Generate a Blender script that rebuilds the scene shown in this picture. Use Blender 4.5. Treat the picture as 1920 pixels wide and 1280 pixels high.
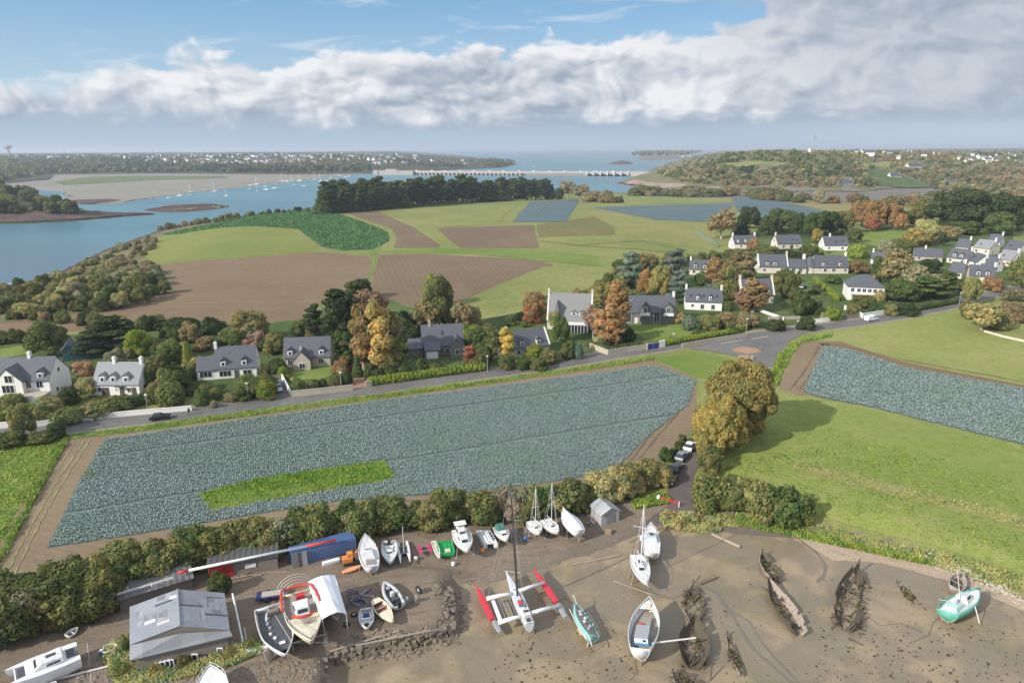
import bpy, math, random
import numpy as np
from mathutils import Vector, Matrix
from mathutils.geometry import delaunay_2d_cdt
R = math.radians
random.seed(7); rng = np.random.default_rng(7)
for o in list(bpy.data.objects): bpy.data.objects.remove(o)
SC = bpy.context.scene; COL = SC.collection
# ------------------------------------------------------------------ camera
CAMH = 62.0; SEA = -1.2
cam_d = bpy.data.cameras.new('camera'); cam = bpy.data.objects.new('camera', cam_d); COL.objects.link(cam)
cam_d.sensor_width = 36; cam_d.lens = 24; cam_d.clip_start = 1; cam_d.clip_end = 120000
CR = Matrix.Rotation(R(90-15.75), 3, 'X') @ Matrix.Rotation(-0.0042, 3, 'Z')
cam.matrix_world = Matrix.Translation((0, 0, CAMH)) @ CR.to_4x4()
SC.camera = cam
# ------------------------------------------------------------------ light
SUN_AZ, SUN_EL = 56, 29          # shadows fall towards azimuth 56 (from +Y to +X)
sd = Vector((math.sin(R(SUN_AZ))*math.cos(R(SUN_EL)), math.cos(R(SUN_AZ))*math.cos(R(SUN_EL)), -math.sin(R(SUN_EL))))
sl = bpy.data.lights.new('sun', 'SUN'); sl.energy = 4.5; sl.angle = R(.5); sl.color = (1, .94, .85)
so = bpy.data.objects.new('sun', sl); COL.objects.link(so); so.rotation_euler = sd.to_track_quat('-Z', 'Y').to_euler()
SC.view_settings.view_transform = 'Standard'; SC.view_settings.look = 'None'; SC.view_settings.gamma = 1
SC.view_settings.exposure = 0.26
SC.cycles.max_bounces = 6; SC.cycles.transparent_max_bounces = 8; SC.cycles.volume_bounces = 0; SC.cycles.sample_clamp_indirect = 4
# ------------------------------------------------------------------ node helper
class G:
    def __init__(s, tree): s.t = tree
    def n(s, typ, **k):
        nd = s.t.nodes.new(typ)
        for a, b in k.items():
            if a.startswith('i_'):
                key = a[2:]; key = int(key) if key.isdigit() else key.replace('_', ' ')
                s.put(nd.inputs[key], b)
            else: setattr(nd, a, b)
        return nd
    def put(s, sock, v):
        if isinstance(v, V): s.t.links.new(v.s, sock)
        elif isinstance(v, bpy.types.NodeSocket): s.t.links.new(v, sock)
        else:
            if isinstance(v, (tuple, list)) and sock.type == 'RGBA' and len(v) == 3: v = (*v, 1)
            sock.default_value = v
    def m(s, op, *a, clamp=False):
        nd = s.t.nodes.new('ShaderNodeMath'); nd.operation = op; nd.use_clamp = clamp
        for i, x in enumerate(a): s.put(nd.inputs[i], x)
        return V(s, nd.outputs[0])
    def mix(s, f, a, b, blend='MIX'):
        nd = s.t.nodes.new('ShaderNodeMix'); nd.data_type = 'RGBA'; nd.blend_type = blend
        s.put(nd.inputs[0], f); s.put(nd.inputs[6], a); s.put(nd.inputs[7], b); return V(s, nd.outputs[2])
    def step(s, v, lo, hi, a=0., b=1.):
        nd = s.t.nodes.new('ShaderNodeMapRange'); nd.interpolation_type = 'SMOOTHSTEP'
        for i, x in enumerate((v, lo, hi, a, b)): s.put(nd.inputs[i], x)
        return V(s, nd.outputs[0])
    def noise(s, vec, scale, det=4, rough=.55, dist=0):
        nd = s.n('ShaderNodeTexNoise', i_Scale=scale, i_Detail=det, i_Roughness=rough, i_Distortion=dist); s.put(nd.inputs['Vector'], vec)
        return V(s, nd.outputs[0])
    def voro(s, vec, scale, feature='F1', out='Distance', rnd=1):
        nd = s.n('ShaderNodeTexVoronoi', i_Scale=scale, feature=feature); s.put(nd.inputs['Vector'], vec); nd.inputs['Randomness'].default_value = rnd
        return V(s, nd.outputs[out])
    def xyz(s, x, y, z=0.):
        nd = s.n('ShaderNodeCombineXYZ')
        for i, q in enumerate((x, y, z)): s.put(nd.inputs[i], q)
        return V(s, nd.outputs[0])
    def sep(s, v):
        nd = s.n('ShaderNodeSeparateXYZ'); s.put(nd.inputs[0], v); return [V(s, o) for o in nd.outputs]
class V:
    def __init__(s, g, sock): s.g = g; s.s = sock
    def __add__(s, o): return s.g.m('ADD', s, o)
    def __radd__(s, o): return s.g.m('ADD', o, s)
    def __sub__(s, o): return s.g.m('SUBTRACT', s, o)
    def __rsub__(s, o): return s.g.m('SUBTRACT', o, s)
    def __mul__(s, o): return s.g.m('MULTIPLY', s, o)
    def __rmul__(s, o): return s.g.m('MULTIPLY', o, s)
    def __truediv__(s, o): return s.g.m('DIVIDE', s, o)
def lin(r, g, b):
    f = lambda c: (c/255/12.92) if c <= 10 else ((c/255+.055)/1.055)**2.4
    return (f(r), f(g), f(b))
# ------------------------------------------------------------------ world: clear sky with a bank of cumulus
w = bpy.data.worlds.new('World'); SC.world = w; w.use_nodes = True; w.node_tree.nodes.clear(); g = G(w.node_tree)
sky = g.n('ShaderNodeTexSky', sky_type='NISHITA', sun_disc=False, sun_elevation=R(SUN_EL), sun_rotation=R(180+SUN_AZ), altitude=60, air_density=1.0, dust_density=1.2, ozone_density=1.5)
dirv = V(g, g.n('ShaderNodeTexCoord').outputs['Generated'])
dx, dy, dz = g.sep(dirv)
az = g.m('ARCTAN2', dx, dy); el = g.m('ARCSINE', dz)
def fcurve(g, val, pts, lo, hi):
    nd = g.n('ShaderNodeFloatCurve'); c = nd.mapping.curves[0]
    P_ = [((x-lo)/(hi-lo), y) for x, y in pts]
    while len(c.points) < len(P_): c.points.new(.5, .5)
    for q, (x, y) in zip(c.points, P_): q.location = (x, y)
    nd.mapping.update(); g.put(nd.inputs['Value'], (val-lo)/(hi-lo)); return V(g, nd.outputs[0])
# image column -> azimuth (radians) and image row -> elevation used only to write the numbers down
def azp(x): return math.atan((x-960)/1330)
def elp(y): return math.atan((640-y)/1280)-R(15.75)
def skycol(c, k=1): r, g_, b = lin(*c); return (r*k, g_*k, b*k)
top = fcurve(g, az, [(azp(x), elp(y)/.3) for x, y in ((-900, 120), (0, 128), (140, 128), (230, 116), (400, 105), (480, 112), (560, 118), (640, 88), (760, 92), (900, 74), (1060, 62), (1180, 60), (1300, 45), (1420, 0), (1600, -60), (1920, -40), (2600, 40))], -1.2, 1.2)*.3
ev = el*1.7
wx = g.noise(g.xyz(az, ev, 5.), 7, 4, .5); wy = g.noise(g.xyz(az, ev, 9.), 7, 4, .5)
def puff(ax, ey, k, z):      # rounded cumulus heads: bright in the middle, creased between
    v = g.n('ShaderNodeTexVoronoi', feature='SMOOTH_F1' if k < 50 else 'F1', voronoi_dimensions='2D', i_Scale=k)
    if k < 50: v.inputs['Smoothness'].default_value = .4
    g.put(v.inputs['Vector'], g.xyz(ax+(wx-.5)*.11+z, ey+(wy-.5)*.11, 0.)); return 1-V(g, v.outputs['Distance'])*1.25
def field(ax, ey): return puff(ax, ey, 11, .2)*.55+puff(ax, ey, 25, .7)*.28+puff(ax, ey, 60, .4)*.14
f0 = field(az, ev); f1 = field(az-.011, ev+.017)
big = g.noise(g.xyz(az, ev, 0.), 5, 7, .55, .2); bil = g.noise(g.xyz(az, ev, .3), 40, 5, .55)
d_ = (top-el) - .004 + (f0-.55)*.055 + (big-.5)*.075 + (bil-.5)*.006
al1 = g.step(d_, -.004, .011+g.step(az, azp(500), azp(100))*.02)
relief = (f0-f1)*1.35
depth = g.step(el, elp(236), elp(90))
soft = g.noise(g.xyz(az, el*3.6, 4.), 3.6, 5, .5, .5)
br = g.m('ADD', depth*.30+.50+(soft-.5)*2.1+(f0-.6)*.35-g.step(az, azp(560), azp(120))*.20, relief, clamp=True)
edge = g.step(d_, .03, .0)*.35*g.step(az, azp(1500), azp(1250)); br = g.m('ADD', br, edge, clamp=True)
rightdark = g.step(az+el*1.2, azp(1320), azp(1900)); br = g.m('MULTIPLY', br, 1-rightdark*.55, clamp=True)
ccol = g.mix(br, skycol((154, 167, 184)), skycol((231, 232, 235)))
# hazy underside between the cloud base and the horizon
base_n = g.noise(g.xyz(az*.5, el*5, .5), 7, 4, .5)
under = g.mix(g.step(el, 0., elp(235)), skycol((172, 192, 209)), skycol((166, 184, 203)))
under = g.mix(g.step(az, azp(1300), azp(1800))*.5, under, skycol((196, 206, 215)))
bd = (base_n-.5)*.022
under = g.mix(g.step(az, azp(100), azp(900), .15, .6)*g.step(el+bd, elp(246), elp(226))*g.step(el+bd, elp(198), elp(220)), under, skycol((152, 168, 188)))
low = g.step(el+(base_n-.5)*.035+(f0-.6)*.035, elp(246), elp(208))
cloudcol = g.mix(low, under, ccol)
# blue sky with wisps, upper grey sheet at the right
wis = g.noise(g.xyz(az*1.2, el*7, 2.), 5, 6, .6, .6)
blue = g.mix(.72, g.mix(1., sky.outputs[0], (.095, .10, .115), 'MULTIPLY'), g.mix(g.step(el, .03, .22), skycol((186, 212, 230)), skycol((122, 174, 214))))
blue = g.mix(g.step(wis, .53, .72)*.55, blue, skycol((215, 224, 232)))
up = g.step(wis*.06+ (big-.5)*.05 + el + az*.085, .215, .262)*g.step(az, azp(700), azp(1300))
blue = g.mix(up*.85, blue, skycol((172, 182, 194)))
final = g.mix(al1, blue, cloudcol)
high = g.step(el, .24, .42)  # sky above the view, brightened as added fill light
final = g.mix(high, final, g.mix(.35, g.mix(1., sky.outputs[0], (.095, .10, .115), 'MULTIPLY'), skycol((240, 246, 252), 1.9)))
final = g.mix(g.step(el, -.004, .0), skycol((166, 183, 200)), final)
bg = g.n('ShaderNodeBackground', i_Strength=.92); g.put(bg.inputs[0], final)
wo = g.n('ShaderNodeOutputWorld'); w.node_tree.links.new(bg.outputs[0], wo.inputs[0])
w.cycles.sampling_method = 'MANUAL'; w.cycles.sample_map_resolution = 512
# ------------------------------------------------------------------ terrain heights
NU, NY = 420, 520
US = np.linspace(-1.9, 1.9, NU)
s_ = np.linspace(0, 1, NY); APEX = 70.
YS = -50 + (np.exp(s_*math.log(9000/20+1))-1)*20     # geometric spacing away from the viewer
YS = np.interp(s_, np.linspace(0,1,NY), YS)
def sea_pt(px, py, z=SEA):
    d = CR @ Vector((px-960, 640-py, -1280)); t = (z-CAMH)/d.z if d.z < -1e-6 else 30000/d.y
    t = min(t, 30000/d.y) if t > 0 else 30000/d.y
    return (d.x*t, d.y*t)
def sdist(poly, X, Y):
    """signed distance, positive inside"""
    P_ = np.array(poly, float); D = np.full(X.shape, 1e18); inside = np.zeros(X.shape, bool)
    for i in range(len(P_)):
        a = P_[i]; b = P_[(i+1) % len(P_)]; e = b-a; L = (e**2).sum()+1e-9
        t = np.clip(((X-a[0])*e[0]+(Y-a[1])*e[1])/L, 0, 1)
        D = np.minimum(D, (X-a[0]-t*e[0])**2+(Y-a[1]-t*e[1])**2)
        c = ((a[1] > Y) != (b[1] > Y)) & (X < (b[0]-a[0])*(Y-a[1])/(b[1]-a[1]+1e-12)+a[0])
        inside ^= c
    D = np.sqrt(D); return np.where(inside, D, -D)
def sm(x, a, b): t = np.clip((x-a)/(b-a), 0, 1); return t*t*(3-2*t)
def lump(X, Y, sc, seed=0):
    r = np.random.default_rng(seed); o = np.zeros(X.shape)
    for k in range(7):
        a = r.uniform(0, 6.28); f = (.6+.25*k)*6.28/sc; o += np.sin((X*math.cos(a)+Y*math.sin(a))*f+r.uniform(0, 6.28))/(1+.35*k)
    return o/3
def pxpoly(pts, z=SEA): return [sea_pt(x, y, z) for x, y in pts]
PEN = pxpoly([(-1500, 640), (-300, 600), (0, 540), (70, 525), (110, 512), (150, 492), (200, 468), (260, 446), (310, 428), (400, 412), (500, 400), (590, 388), (640, 378), (800, 365), (1000, 358), (1100, 358), (1170, 362), (1230, 366)]) \
    + pxpoly([(1300, 372), (1480, 375), (1600, 380), (1740, 372), (1830, 352), (2100, 335), (3200, 330)]) + [(3000, -60), (-3000, -60)]
HILL = pxpoly([(1160, 344), (1190, 334), (1222, 320), (1245, 309), (1275, 300), (1300, 292)]) + [(1500, 5200), (6500, 9500), (14000, 9500)] + pxpoly([(3200, 330), (2100, 333), (1830, 347), (1700, 353), (1620, 362), (1490, 362), (1440, 356), (1300, 358), (1240, 356)])
TOWN = pxpoly([(-1500, 400), (0, 346), (95, 338), (100, 328), (300, 326), (560, 328), (690, 326), (720, 323), (770, 322), (860, 318), (940, 315), (968, 309), (960, 303), (925, 300), (860, 292), (780, 285.5)]) + [(-2500, 8900), (-16000, 8900)]
HEAD = pxpoly([(-1200, 430), (-300, 424), (0, 421), (60, 420), (150, 415), (235, 407), (300, 402), (285, 399), (240, 400), (170, 397), (145, 385), (125, 372), (0, 352), (-300, 350), (-1200, 360)])
SPIT = pxpoly([(262, 394), (300, 399), (360, 397), (420, 391), (440, 387), (400, 384), (340, 386), (300, 388), (285, 392)])
FLAT = pxpoly([(-300, 350), (0, 352), (110, 360), (140, 384), (215, 384), (260, 376), (330, 366), (420, 356), (520, 344), (600, 335), (700, 326), (560, 325), (300, 323), (0, 330)])
CREEK = pxpoly([(1225, 357), (1300, 351), (1400, 352), (1480, 350), (1600, 350), (1740, 345), (1860, 340), (2200, 325), (2500, 330), (2400, 380), (1800, 390), (1500, 385), (1300, 378), (1240, 368)])
XX = US[None, :]*(YS[:, None]+APEX); YY = np.repeat(YS[:, None], NU, 1)
hY = [-50, 80, 100, 112, 125, 150, 200, 260, 330, 450, 560, 700, 900]
hZ = [2.2, 1.9, 1.8, 2.0, 2.3, 3, 4.6, 6.5, 9.5, 12.5, 11, 7, 4]
hb = np.interp(YY, hY, hZ)
dp = sdist(PEN, XX, YY)
Hh = np.full(XX.shape, -4.0)
hp = np.where(dp > 0, SEA+(hb-SEA)*sm(dp, -4, 95)**.8, np.maximum(-4, SEA+dp*.08)); Hh = np.maximum(Hh, hp)
dh = sdist(HILL, XX, YY); hz = (42+15*np.exp(-((XX-560)**2+(YY-1500)**2)/(2*330.**2)))*sm(dh, -20, 270)**.75+4*lump(XX, YY, 500, 3)*sm(dh, 0, 200); Hh = np.maximum(Hh, np.where(dh > 0, SEA+hz, np.maximum(-4, SEA+dh*.1)))
# the creek floor between the near fields and the far hill
cr = sm(YY, 600, 760)*(XX > 150)
dt = sdist(TOWN, XX, YY); hz = 36*sm(dt, 0, 700)+3.0*lump(XX, YY, 900, 5)*sm(dt, 0, 400); Hh = np.maximum(Hh, np.where(dt > 0, SEA+hz+.5, -4))
dn = sdist(HEAD, XX, YY); Hh = np.maximum(Hh, np.where(dn > 0, SEA+16*sm(dn, 0, 90), -4))
dn = sdist(SPIT, XX, YY); Hh = np.maximum(Hh, np.where(dn > 0, SEA+2.6*sm(dn, 0, 12), -4))
dn = sdist(FLAT, XX, YY); Hh = np.maximum(Hh, np.where(dn > 0, SEA+.5*sm(dn, 0, 60)+.05, -4))
dn = sdist(CREEK, XX, YY); Hh = np.maximum(Hh, np.where(dn > 0, SEA+.4*sm(dn, 0, 20), -4))
MUD = pxpoly([(618, 1500), (617, 1236), (670, 1232), (760, 1215), (850, 1190), (850, 1125), (840, 1100), (900, 1075), (1000, 1040), (1130, 1005), (1260, 985), (1370, 985), (1500, 1000), (1640, 1022), (1760, 1060), (1920, 1118), (2300, 1260), (2600, 1700), (600, 1900)], 0.)
dm = sdist(MUD, XX, YY)
wst = sm(-XX, 5.5, 8)*sm(91-YY, 0, 5); slope = .085+2.3*wst+.14*sm(XX, 38, 50)
mudh = np.clip(-dm*slope, 0, 99)
Hh = np.where(YY < 170, np.where(dm > 0, 0.03*lump(XX, YY, 18, 9)*sm(dm, 0, 6), np.minimum(Hh, mudh)), Hh)
LU0, DU = US[0], US[1]-US[0]
def H(x, y):
    x = np.asarray(x, float); y = np.asarray(y, float)
    yi = np.interp(y, YS, np.arange(NY)); ui = np.clip((x/(np.maximum(y, -60)+APEX)-LU0)/DU, 0, NU-1.001)
    i = np.clip(yi.astype(int), 0, NY-2); j = np.clip(ui.astype(int), 0, NU-2); fy = yi-i; fu = ui-j
    return (Hh[i, j]*(1-fu)+Hh[i, j+1]*fu)*(1-fy)+(Hh[i+1, j]*(1-fu)+Hh[i+1, j+1]*fu)*fy
TT = np.concatenate([np.linspace(40, 400, 260), np.geomspace(402, 9000, 420)])
def P(px, py, dz=0.):
    """the point of the ground seen at this place of the photograph (1920 x 1280)"""
    d = CR @ Vector((px-960, 640-py, -1280)); d.normalize()
    x = d.x*TT; y = d.y*TT; z = CAMH+d.z*TT
    f = z-dz-np.maximum(H(x, y), SEA-.05); k = np.argmax(f < 0)
    if f[k] >= 0: k = len(TT)-1
    if k == 0: k = 1
    a, b = f[k-1], f[k]; t = TT[k-1]+(TT[k]-TT[k-1])*(a/(a-b) if a != b else 0)
    return Vector((d.x*t, d.y*t, CAMH+d.z*t-dz))
def px_per_m(p):
    q = CR.transposed() @ (Vector(p)-Vector((0, 0, CAMH))); return 1280/(-q.z)
# ------------------------------------------------------------------ object helpers
def tag(o, label=None, cat=None, group=None, kind=None):
    for k, v in (('label', label), ('category', cat), ('group', group), ('kind', kind)):
        if v: o[k] = v
    return o
def link(name, me, mat=None, parent=None):
    o = bpy.data.objects.new(name, me); COL.objects.link(o)
    if mat is not None and me is not None and not me.materials:
        for q in (mat if isinstance(mat, (list, tuple)) else [mat]): me.materials.append(q)
    if parent: o.parent = parent
    return o
def empty(name, loc=(0, 0, 0), rz=0., label=None, cat=None, group=None, rot=None):
    o = bpy.data.objects.new(name, None); COL.objects.link(o); o.location = loc
    o.rotation_euler = rot if rot else (0, 0, rz); o.empty_display_size = .2
    return tag(o, label, cat, group)
def mesh_np(name, verts, faces, smooth=False, mi=None):
    me = bpy.data.meshes.new(name); faces = np.asarray(faces, np.int32); k = faces.shape[1]
    me.vertices.add(len(verts)); me.vertices.foreach_set('co', np.asarray(verts, np.float32).ravel())
    me.loops.add(faces.size); me.loops.foreach_set('vertex_index', faces.ravel())
    me.polygons.add(len(faces)); me.polygons.foreach_set('loop_start', np.arange(0, faces.size, k, dtype=np.int32))
    if mi is not None: me.polygons.foreach_set('material_index', np.asarray(mi, np.int32))
    me.polygons.foreach_set('use_smooth', np.full(len(faces), smooth)); me.update(); return me
class MB:
    """collects shapes for ONE mesh"""
    def __init__(s): s.v = []; s.f = []; s.mi = []; s.cur = 0
    def add(s, vs, fs):
        n = len(s.v); s.v += [tuple(q) for q in vs]; s.f += [tuple(i+n for i in f) for f in fs]; s.mi += [s.cur]*len(fs); return s
    def box(s, c, d, rz=0., M=None):
        x, y, z = (q/2 for q in d); vs = [Vector((a*x, b*y, e*z)) for e in (-1, 1) for a, b in ((-1, -1), (1, -1), (1, 1), (-1, 1))]
        m = M if M else Matrix.Rotation(rz, 3, 'Z'); vs = [m @ q+Vector(c) for q in vs]
        return s.add(vs, [(3, 2, 1, 0), (4, 5, 6, 7), (0, 1, 5, 4), (1, 2, 6, 5), (2, 3, 7, 6), (3, 0, 4, 7)])
    def tube(s, pts, r, n=6, cap=True):
        pts = [Vector(p) for p in pts]; rs = r if isinstance(r, (list, tuple)) else [r]*len(pts); base = []; vs = []
        for i, p in enumerate(pts):
            t = (pts[min(i+1, len(pts)-1)]-pts[max(i-1, 0)]).normalized()
            a = t.cross(Vector((0, 0, 1)) if abs(t.z) < .9 else Vector((1, 0, 0))).normalized(); b = t.cross(a)
            vs += [p+(a*math.cos(6.2832*k/n)+b*math.sin(6.2832*k/n))*rs[i] for k in range(n)]
        fs = [(i*n+k, i*n+(k+1) % n, (i+1)*n+(k+1) % n, (i+1)*n+k) for i in range(len(pts)-1) for k in range(n)]
        if cap: fs += [tuple(range(n))[::-1], tuple((len(pts)-1)*n+k for k in range(n))]
        return s.add(vs, fs)
    def quad(s, *p): return s.add(p, [tuple(range(len(p)))])
    def loft(s, secs, closed=False, capa=False, capb=False):
        n = len(secs[0]); vs = [q for sec in secs for q in sec]; m = n if closed else n-1
        fs = [(i*n+k, i*n+(k+1) % n, (i+1)*n+(k+1) % n, (i+1)*n+k) for i in range(len(secs)-1) for k in range(m)]
        if capa: fs.append(tuple(range(n))[::-1])
        if capb: fs.append(tuple((len(secs)-1)*n+k for k in range(n)))
        return s.add(vs, fs)
    def build(s, name, mat, parent=None, smooth=False, bevel=0):
        me = bpy.data.meshes.new(name); me.from_pydata(s.v, [], s.f); 
        if smooth: me.polygons.foreach_set('use_smooth', [True]*len(me.polygons))
        o = link(name, me, mat, parent)
        if any(s.mi): me.polygons.foreach_set('material_index', s.mi)
        if bevel: b = o.modifiers.new('bevel', 'BEVEL'); b.width = bevel; b.segments = 2; b.limit_method = 'ANGLE'
        return o
def copy_tree(o, parent=None):
    c = o.copy(); COL.objects.link(c); c.parent = parent
    for ch in o.children: copy_tree(ch, c)
    return c
# ------------------------------------------------------------------ materials
MATS = {}
def mat(name, col, rough=.7, var=.15, scale=3., metal=0., spec=.4, bump=0., bscale=None, dirt=0.):
    if name in MATS: return MATS[name]
    m = bpy.data.materials.new(name); m.use_nodes = True; t = m.node_tree; t.nodes.clear(); g = G(t)
    pos = V(g, g.n('ShaderNodeTexCoord').outputs['Object'])
    nz = g.noise(pos, scale, 5, .6); c = g.mix(nz, tuple(q*(1-var) for q in col), tuple(min(1, q*(1+var)) for q in col))
    if dirt: c = g.mix(g.step(g.noise(pos, scale*.7+1, 6, .7), .45, .75)*dirt, c, (.09, .075, .055))
    b = g.n('ShaderNodeBsdfPrincipled', i_Roughness=rough, i_Metallic=metal); g.put(b.inputs['Base Color'], c)
    b.inputs['Specular IOR Level'].default_value = spec
    if bump:
        bp = g.n('ShaderNodeBump', i_Strength=1., i_Distance=bump); g.put(bp.inputs['Height'], g.noise(pos, bscale or scale*4, 4)); t.links.new(bp.outputs[0], b.inputs['Normal'])
    o = g.n('ShaderNodeOutputMaterial'); t.links.new(b.outputs[0], o.inputs[0]); MATS[name] = m; return m
def ground(name, ca, cb, cc=None, s1=.05, s2=.6, s3=6., rough=.95, stripe=None, bump=.1, spec=.15, extra=None, fine=.45):
    m = bpy.data.materials.new(name); m.use_nodes = True; t = m.node_tree; t.nodes.clear(); g = G(t)
    pos = V(g, g.n('ShaderNodeNewGeometry').outputs['Position'])
    n1 = g.noise(pos, s1, 5, .6, .4); n2 = g.noise(pos, s2, 5, .65); n3 = g.noise(pos, s3, 3, .6)
    c = g.mix(g.step(n1*.6+n2*.4, .36, .64), ca, cb)
    if cc: c = g.mix(g.step(n2*.7+n1*.3, .52, .68), c, cc)
    c = g.mix(1., c, g.mix(n3, (1-fine,)*3, (1+fine,)*3), 'MULTIPLY'); hgt = n3
    x, y, z = g.sep(pos)
    if stripe:      # (angle of the rows, spacing m, strength)
        a, sp, st = stripe; q = x*math.cos(a)+y*math.sin(a)
        wv = g.m('SINE', (q+(n2-.5)*sp*.5)*(6.2832/sp)); c = g.mix(g.step(wv, -.6, .9)*st, c, tuple(v*.55 for v in ca)); hgt = hgt+wv*.5*st
        q2 = g.noise(g.xyz(q*(1/sp)*.25, (x*-math.sin(a)+y*math.cos(a))*.01), 1., 3); c = g.mix(g.step(q2, .4, .7)*.35*min(1, st*2), c, tuple(v*1.25 for v in cb))
    rg = rough
    if extra: c, hgt, rg = extra(g, pos, x, y, n1, n2, n3, c, hgt, rough)
    b = g.n('ShaderNodeBsdfPrincipled'); g.put(b.inputs['Roughness'], rg); g.put(b.inputs['Base Color'], c); b.inputs['Specular IOR Level'].default_value = spec
    if bump: bp = g.n('ShaderNodeBump', i_Strength=1., i_Distance=bump); g.put(bp.inputs['Height'], hgt); t.links.new(bp.outputs[0], b.inputs['Normal'])
    o = g.n('ShaderNodeOutputMaterial'); t.links.new(b.outputs[0], o.inputs[0]); MATS[name] = m; return m
# ------------------------------------------------------------------ ground sheets
def clump(g, pos, x, y, n1, n2, n3, c, h, r):
    v = g.noise(pos, .5, 7, .78); c = g.mix(g.step(v, .53, .68)*.55, c, (.065, .095, .022)); q_ = g.noise(g.xyz(x*.035, y*.09), 1., 5, .65, .5); c = g.mix(g.step(q_, .5, .7)*.35, c, (.26, .235, .10)); return c, h+v, r
m_meadow = ground('meadow_grass', (.165, .19, .055), (.235, .245, .08), (.28, .255, .11), .02, .4, 3., extra=clump, bump=.15)
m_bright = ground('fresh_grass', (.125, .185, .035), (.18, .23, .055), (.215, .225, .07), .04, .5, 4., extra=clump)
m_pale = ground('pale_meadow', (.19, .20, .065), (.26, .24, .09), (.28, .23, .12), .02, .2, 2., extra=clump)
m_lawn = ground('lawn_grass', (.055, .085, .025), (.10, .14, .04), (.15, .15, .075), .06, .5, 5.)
m_soil = ground('bare_soil', (.175, .122, .074), (.218, .152, .095), (.19, .145, .088), .02, .3, 4., stripe=(1.45, 2.6, .18))
m_soilb = ground('harrowed_soil', (.155, .11, .07), (.195, .138, .09), (.17, .14, .078), .02, .3, 4., stripe=(.25, 2.4, .16))
m_headland = ground('trodden_soil', (.20, .15, .095), (.25, .185, .12), (.18, .18, .07), .06, .5, 5., stripe=(1.25, 1.8, .12))
m_asph = ground('asphalt', (.11, .105, .10), (.165, .158, .148), (.135, .12, .10), .08, .7, 20., rough=.85, bump=.01, spec=.3, fine=.12)
m_verge = ground('verge_gravel', (.24, .21, .16), (.32, .28, .21), (.15, .16, .06), .2, 1.2, 8.)
m_cgrey = ground('distant_cabbage', (.085, .125, .135), (.115, .155, .165), (.095, .14, .13), .02, .5, 2.2, stripe=(.7, 1.6, .15), fine=.3)
m_cgreen = ground('distant_leafy_crop', (.05, .10, .045), (.08, .14, .065), (.06, .12, .055), .03, .4, 1.2, stripe=(-.35, 1.8, .25), fine=.55)
m_csoil = ground('grey_green_crop_soil', (.115, .145, .135), (.135, .165, .15), None, .1, 1., 6.)  # greenish grey soil, kept close to the leaf colour
m_scrub = ground('rough_scrub', (.13, .13, .06), (.19, .17, .09), (.23, .185, .12), .03, .3, 2., extra=clump, bump=.3)
m_woodfloor = ground('woodland_floor', (.045, .05, .022), (.075, .07, .035), None, .02, .2, 1.)
m_flatm = ground('tidal_flat', (.215, .20, .165), (.27, .25, .21), (.15, .165, .08), .004, .03, .3)
m_rockshore = ground('rocky_shore', (.075, .05, .045), (.12, .085, .072), (.18, .14, .11), .03, .3, 2., bump=.4)
m_sand = ground('foreshore_sand', (.36, .27, .19), (.42, .32, .23), (.25, .21, .15), .08, .5, 3.)
def mudx(g, pos, x, y, n1, n2, n3, c, h, r):
    a = g.noise(pos, .09, 6, .6, 1.2); c = g.mix(g.step(a, .46, .66)*.6, c, (.19, .165, .08))
    b = g.noise(pos, 1.4, 5, .7); msk = g.noise(pos, .07, 3, .5, .5); c = g.mix(g.step(b, .60, .66)*g.step(msk, .46, .6), c, (.05, .045, .022))
    e = g.noise(g.xyz(x*.5, y*1.2), .35, 6, .65, .8); c = g.mix(g.step(e, .55, .72)*.4, c, (.34, .29, .22))
    wet = g.step(g.noise(pos, .12, 4, .55, .6), .46, .60); c = g.mix((1-wet)*.45, c, (.12, .10, .07)); return c, h*.5+b, .3+wet*.58
m_mud = ground('tidal_mud', (.255, .195, .12), (.32, .245, .158), (.275, .208, .128), .03, .4, 5., bump=.05, extra=mudx, spec=.5, fine=.22)
def yardx(g, pos, x, y, n1, n2, n3, c, h, r):
    a = g.noise(g.xyz(x*.25+y*.1, y*1.4-x*.35), .7, 5, .6, .3); c = g.mix(g.step(a, .5, .66)*.55, c, (.13, .10, .08))
    b = g.noise(pos, 2.5, 5, .75); c = g.mix(g.step(b, .6, .7)*.5, c, (.36, .29, .21)); return c, h+b, r
m_yard = ground('yard_dirt', (.185, .145, .105), (.245, .19, .14), (.165, .135, .085), .05, .5, 6., extra=yardx, fine=.25)
m_terr = [m_meadow, m_yard, m_rockshore, m_scrub]
def scene_struct(name, me, m): return tag(link(name, me, m), kind='structure')
V3 = np.stack([XX.ravel(), YY.ravel(), Hh.ravel()], 1)
ii, jj = np.meshgrid(np.arange(NY-1), np.arange(NU-1), indexing='ij'); a_ = (ii*NU+jj).ravel()
YARD = [P(*q).xy[:] for q in ((-700, 1300), (-60, 1180), (0, 1190), (330, 1062), (700, 982), (1190, 935), (1250, 930), (1330, 955), (1500, 988), (1700, 1035), (1900, 1105), (2500, 1330))]+[(200, -50), (-200, -50)]
_c = V3[a_]; _me = mesh_np('terrain', V3, np.stack([a_, a_+1, a_+1+NU, a_+NU], 1), True, np.where(sdist(YARD, _c[:, 0], _c[:, 1]) > 0, 1, np.where((_c[:, 2] < SEA+2.2) & (_c[:, 1] > 170), 2, np.where(_c[:, 1] > 1000, 3, 0)))); scene_struct('terrain', _me, m_terr)
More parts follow.
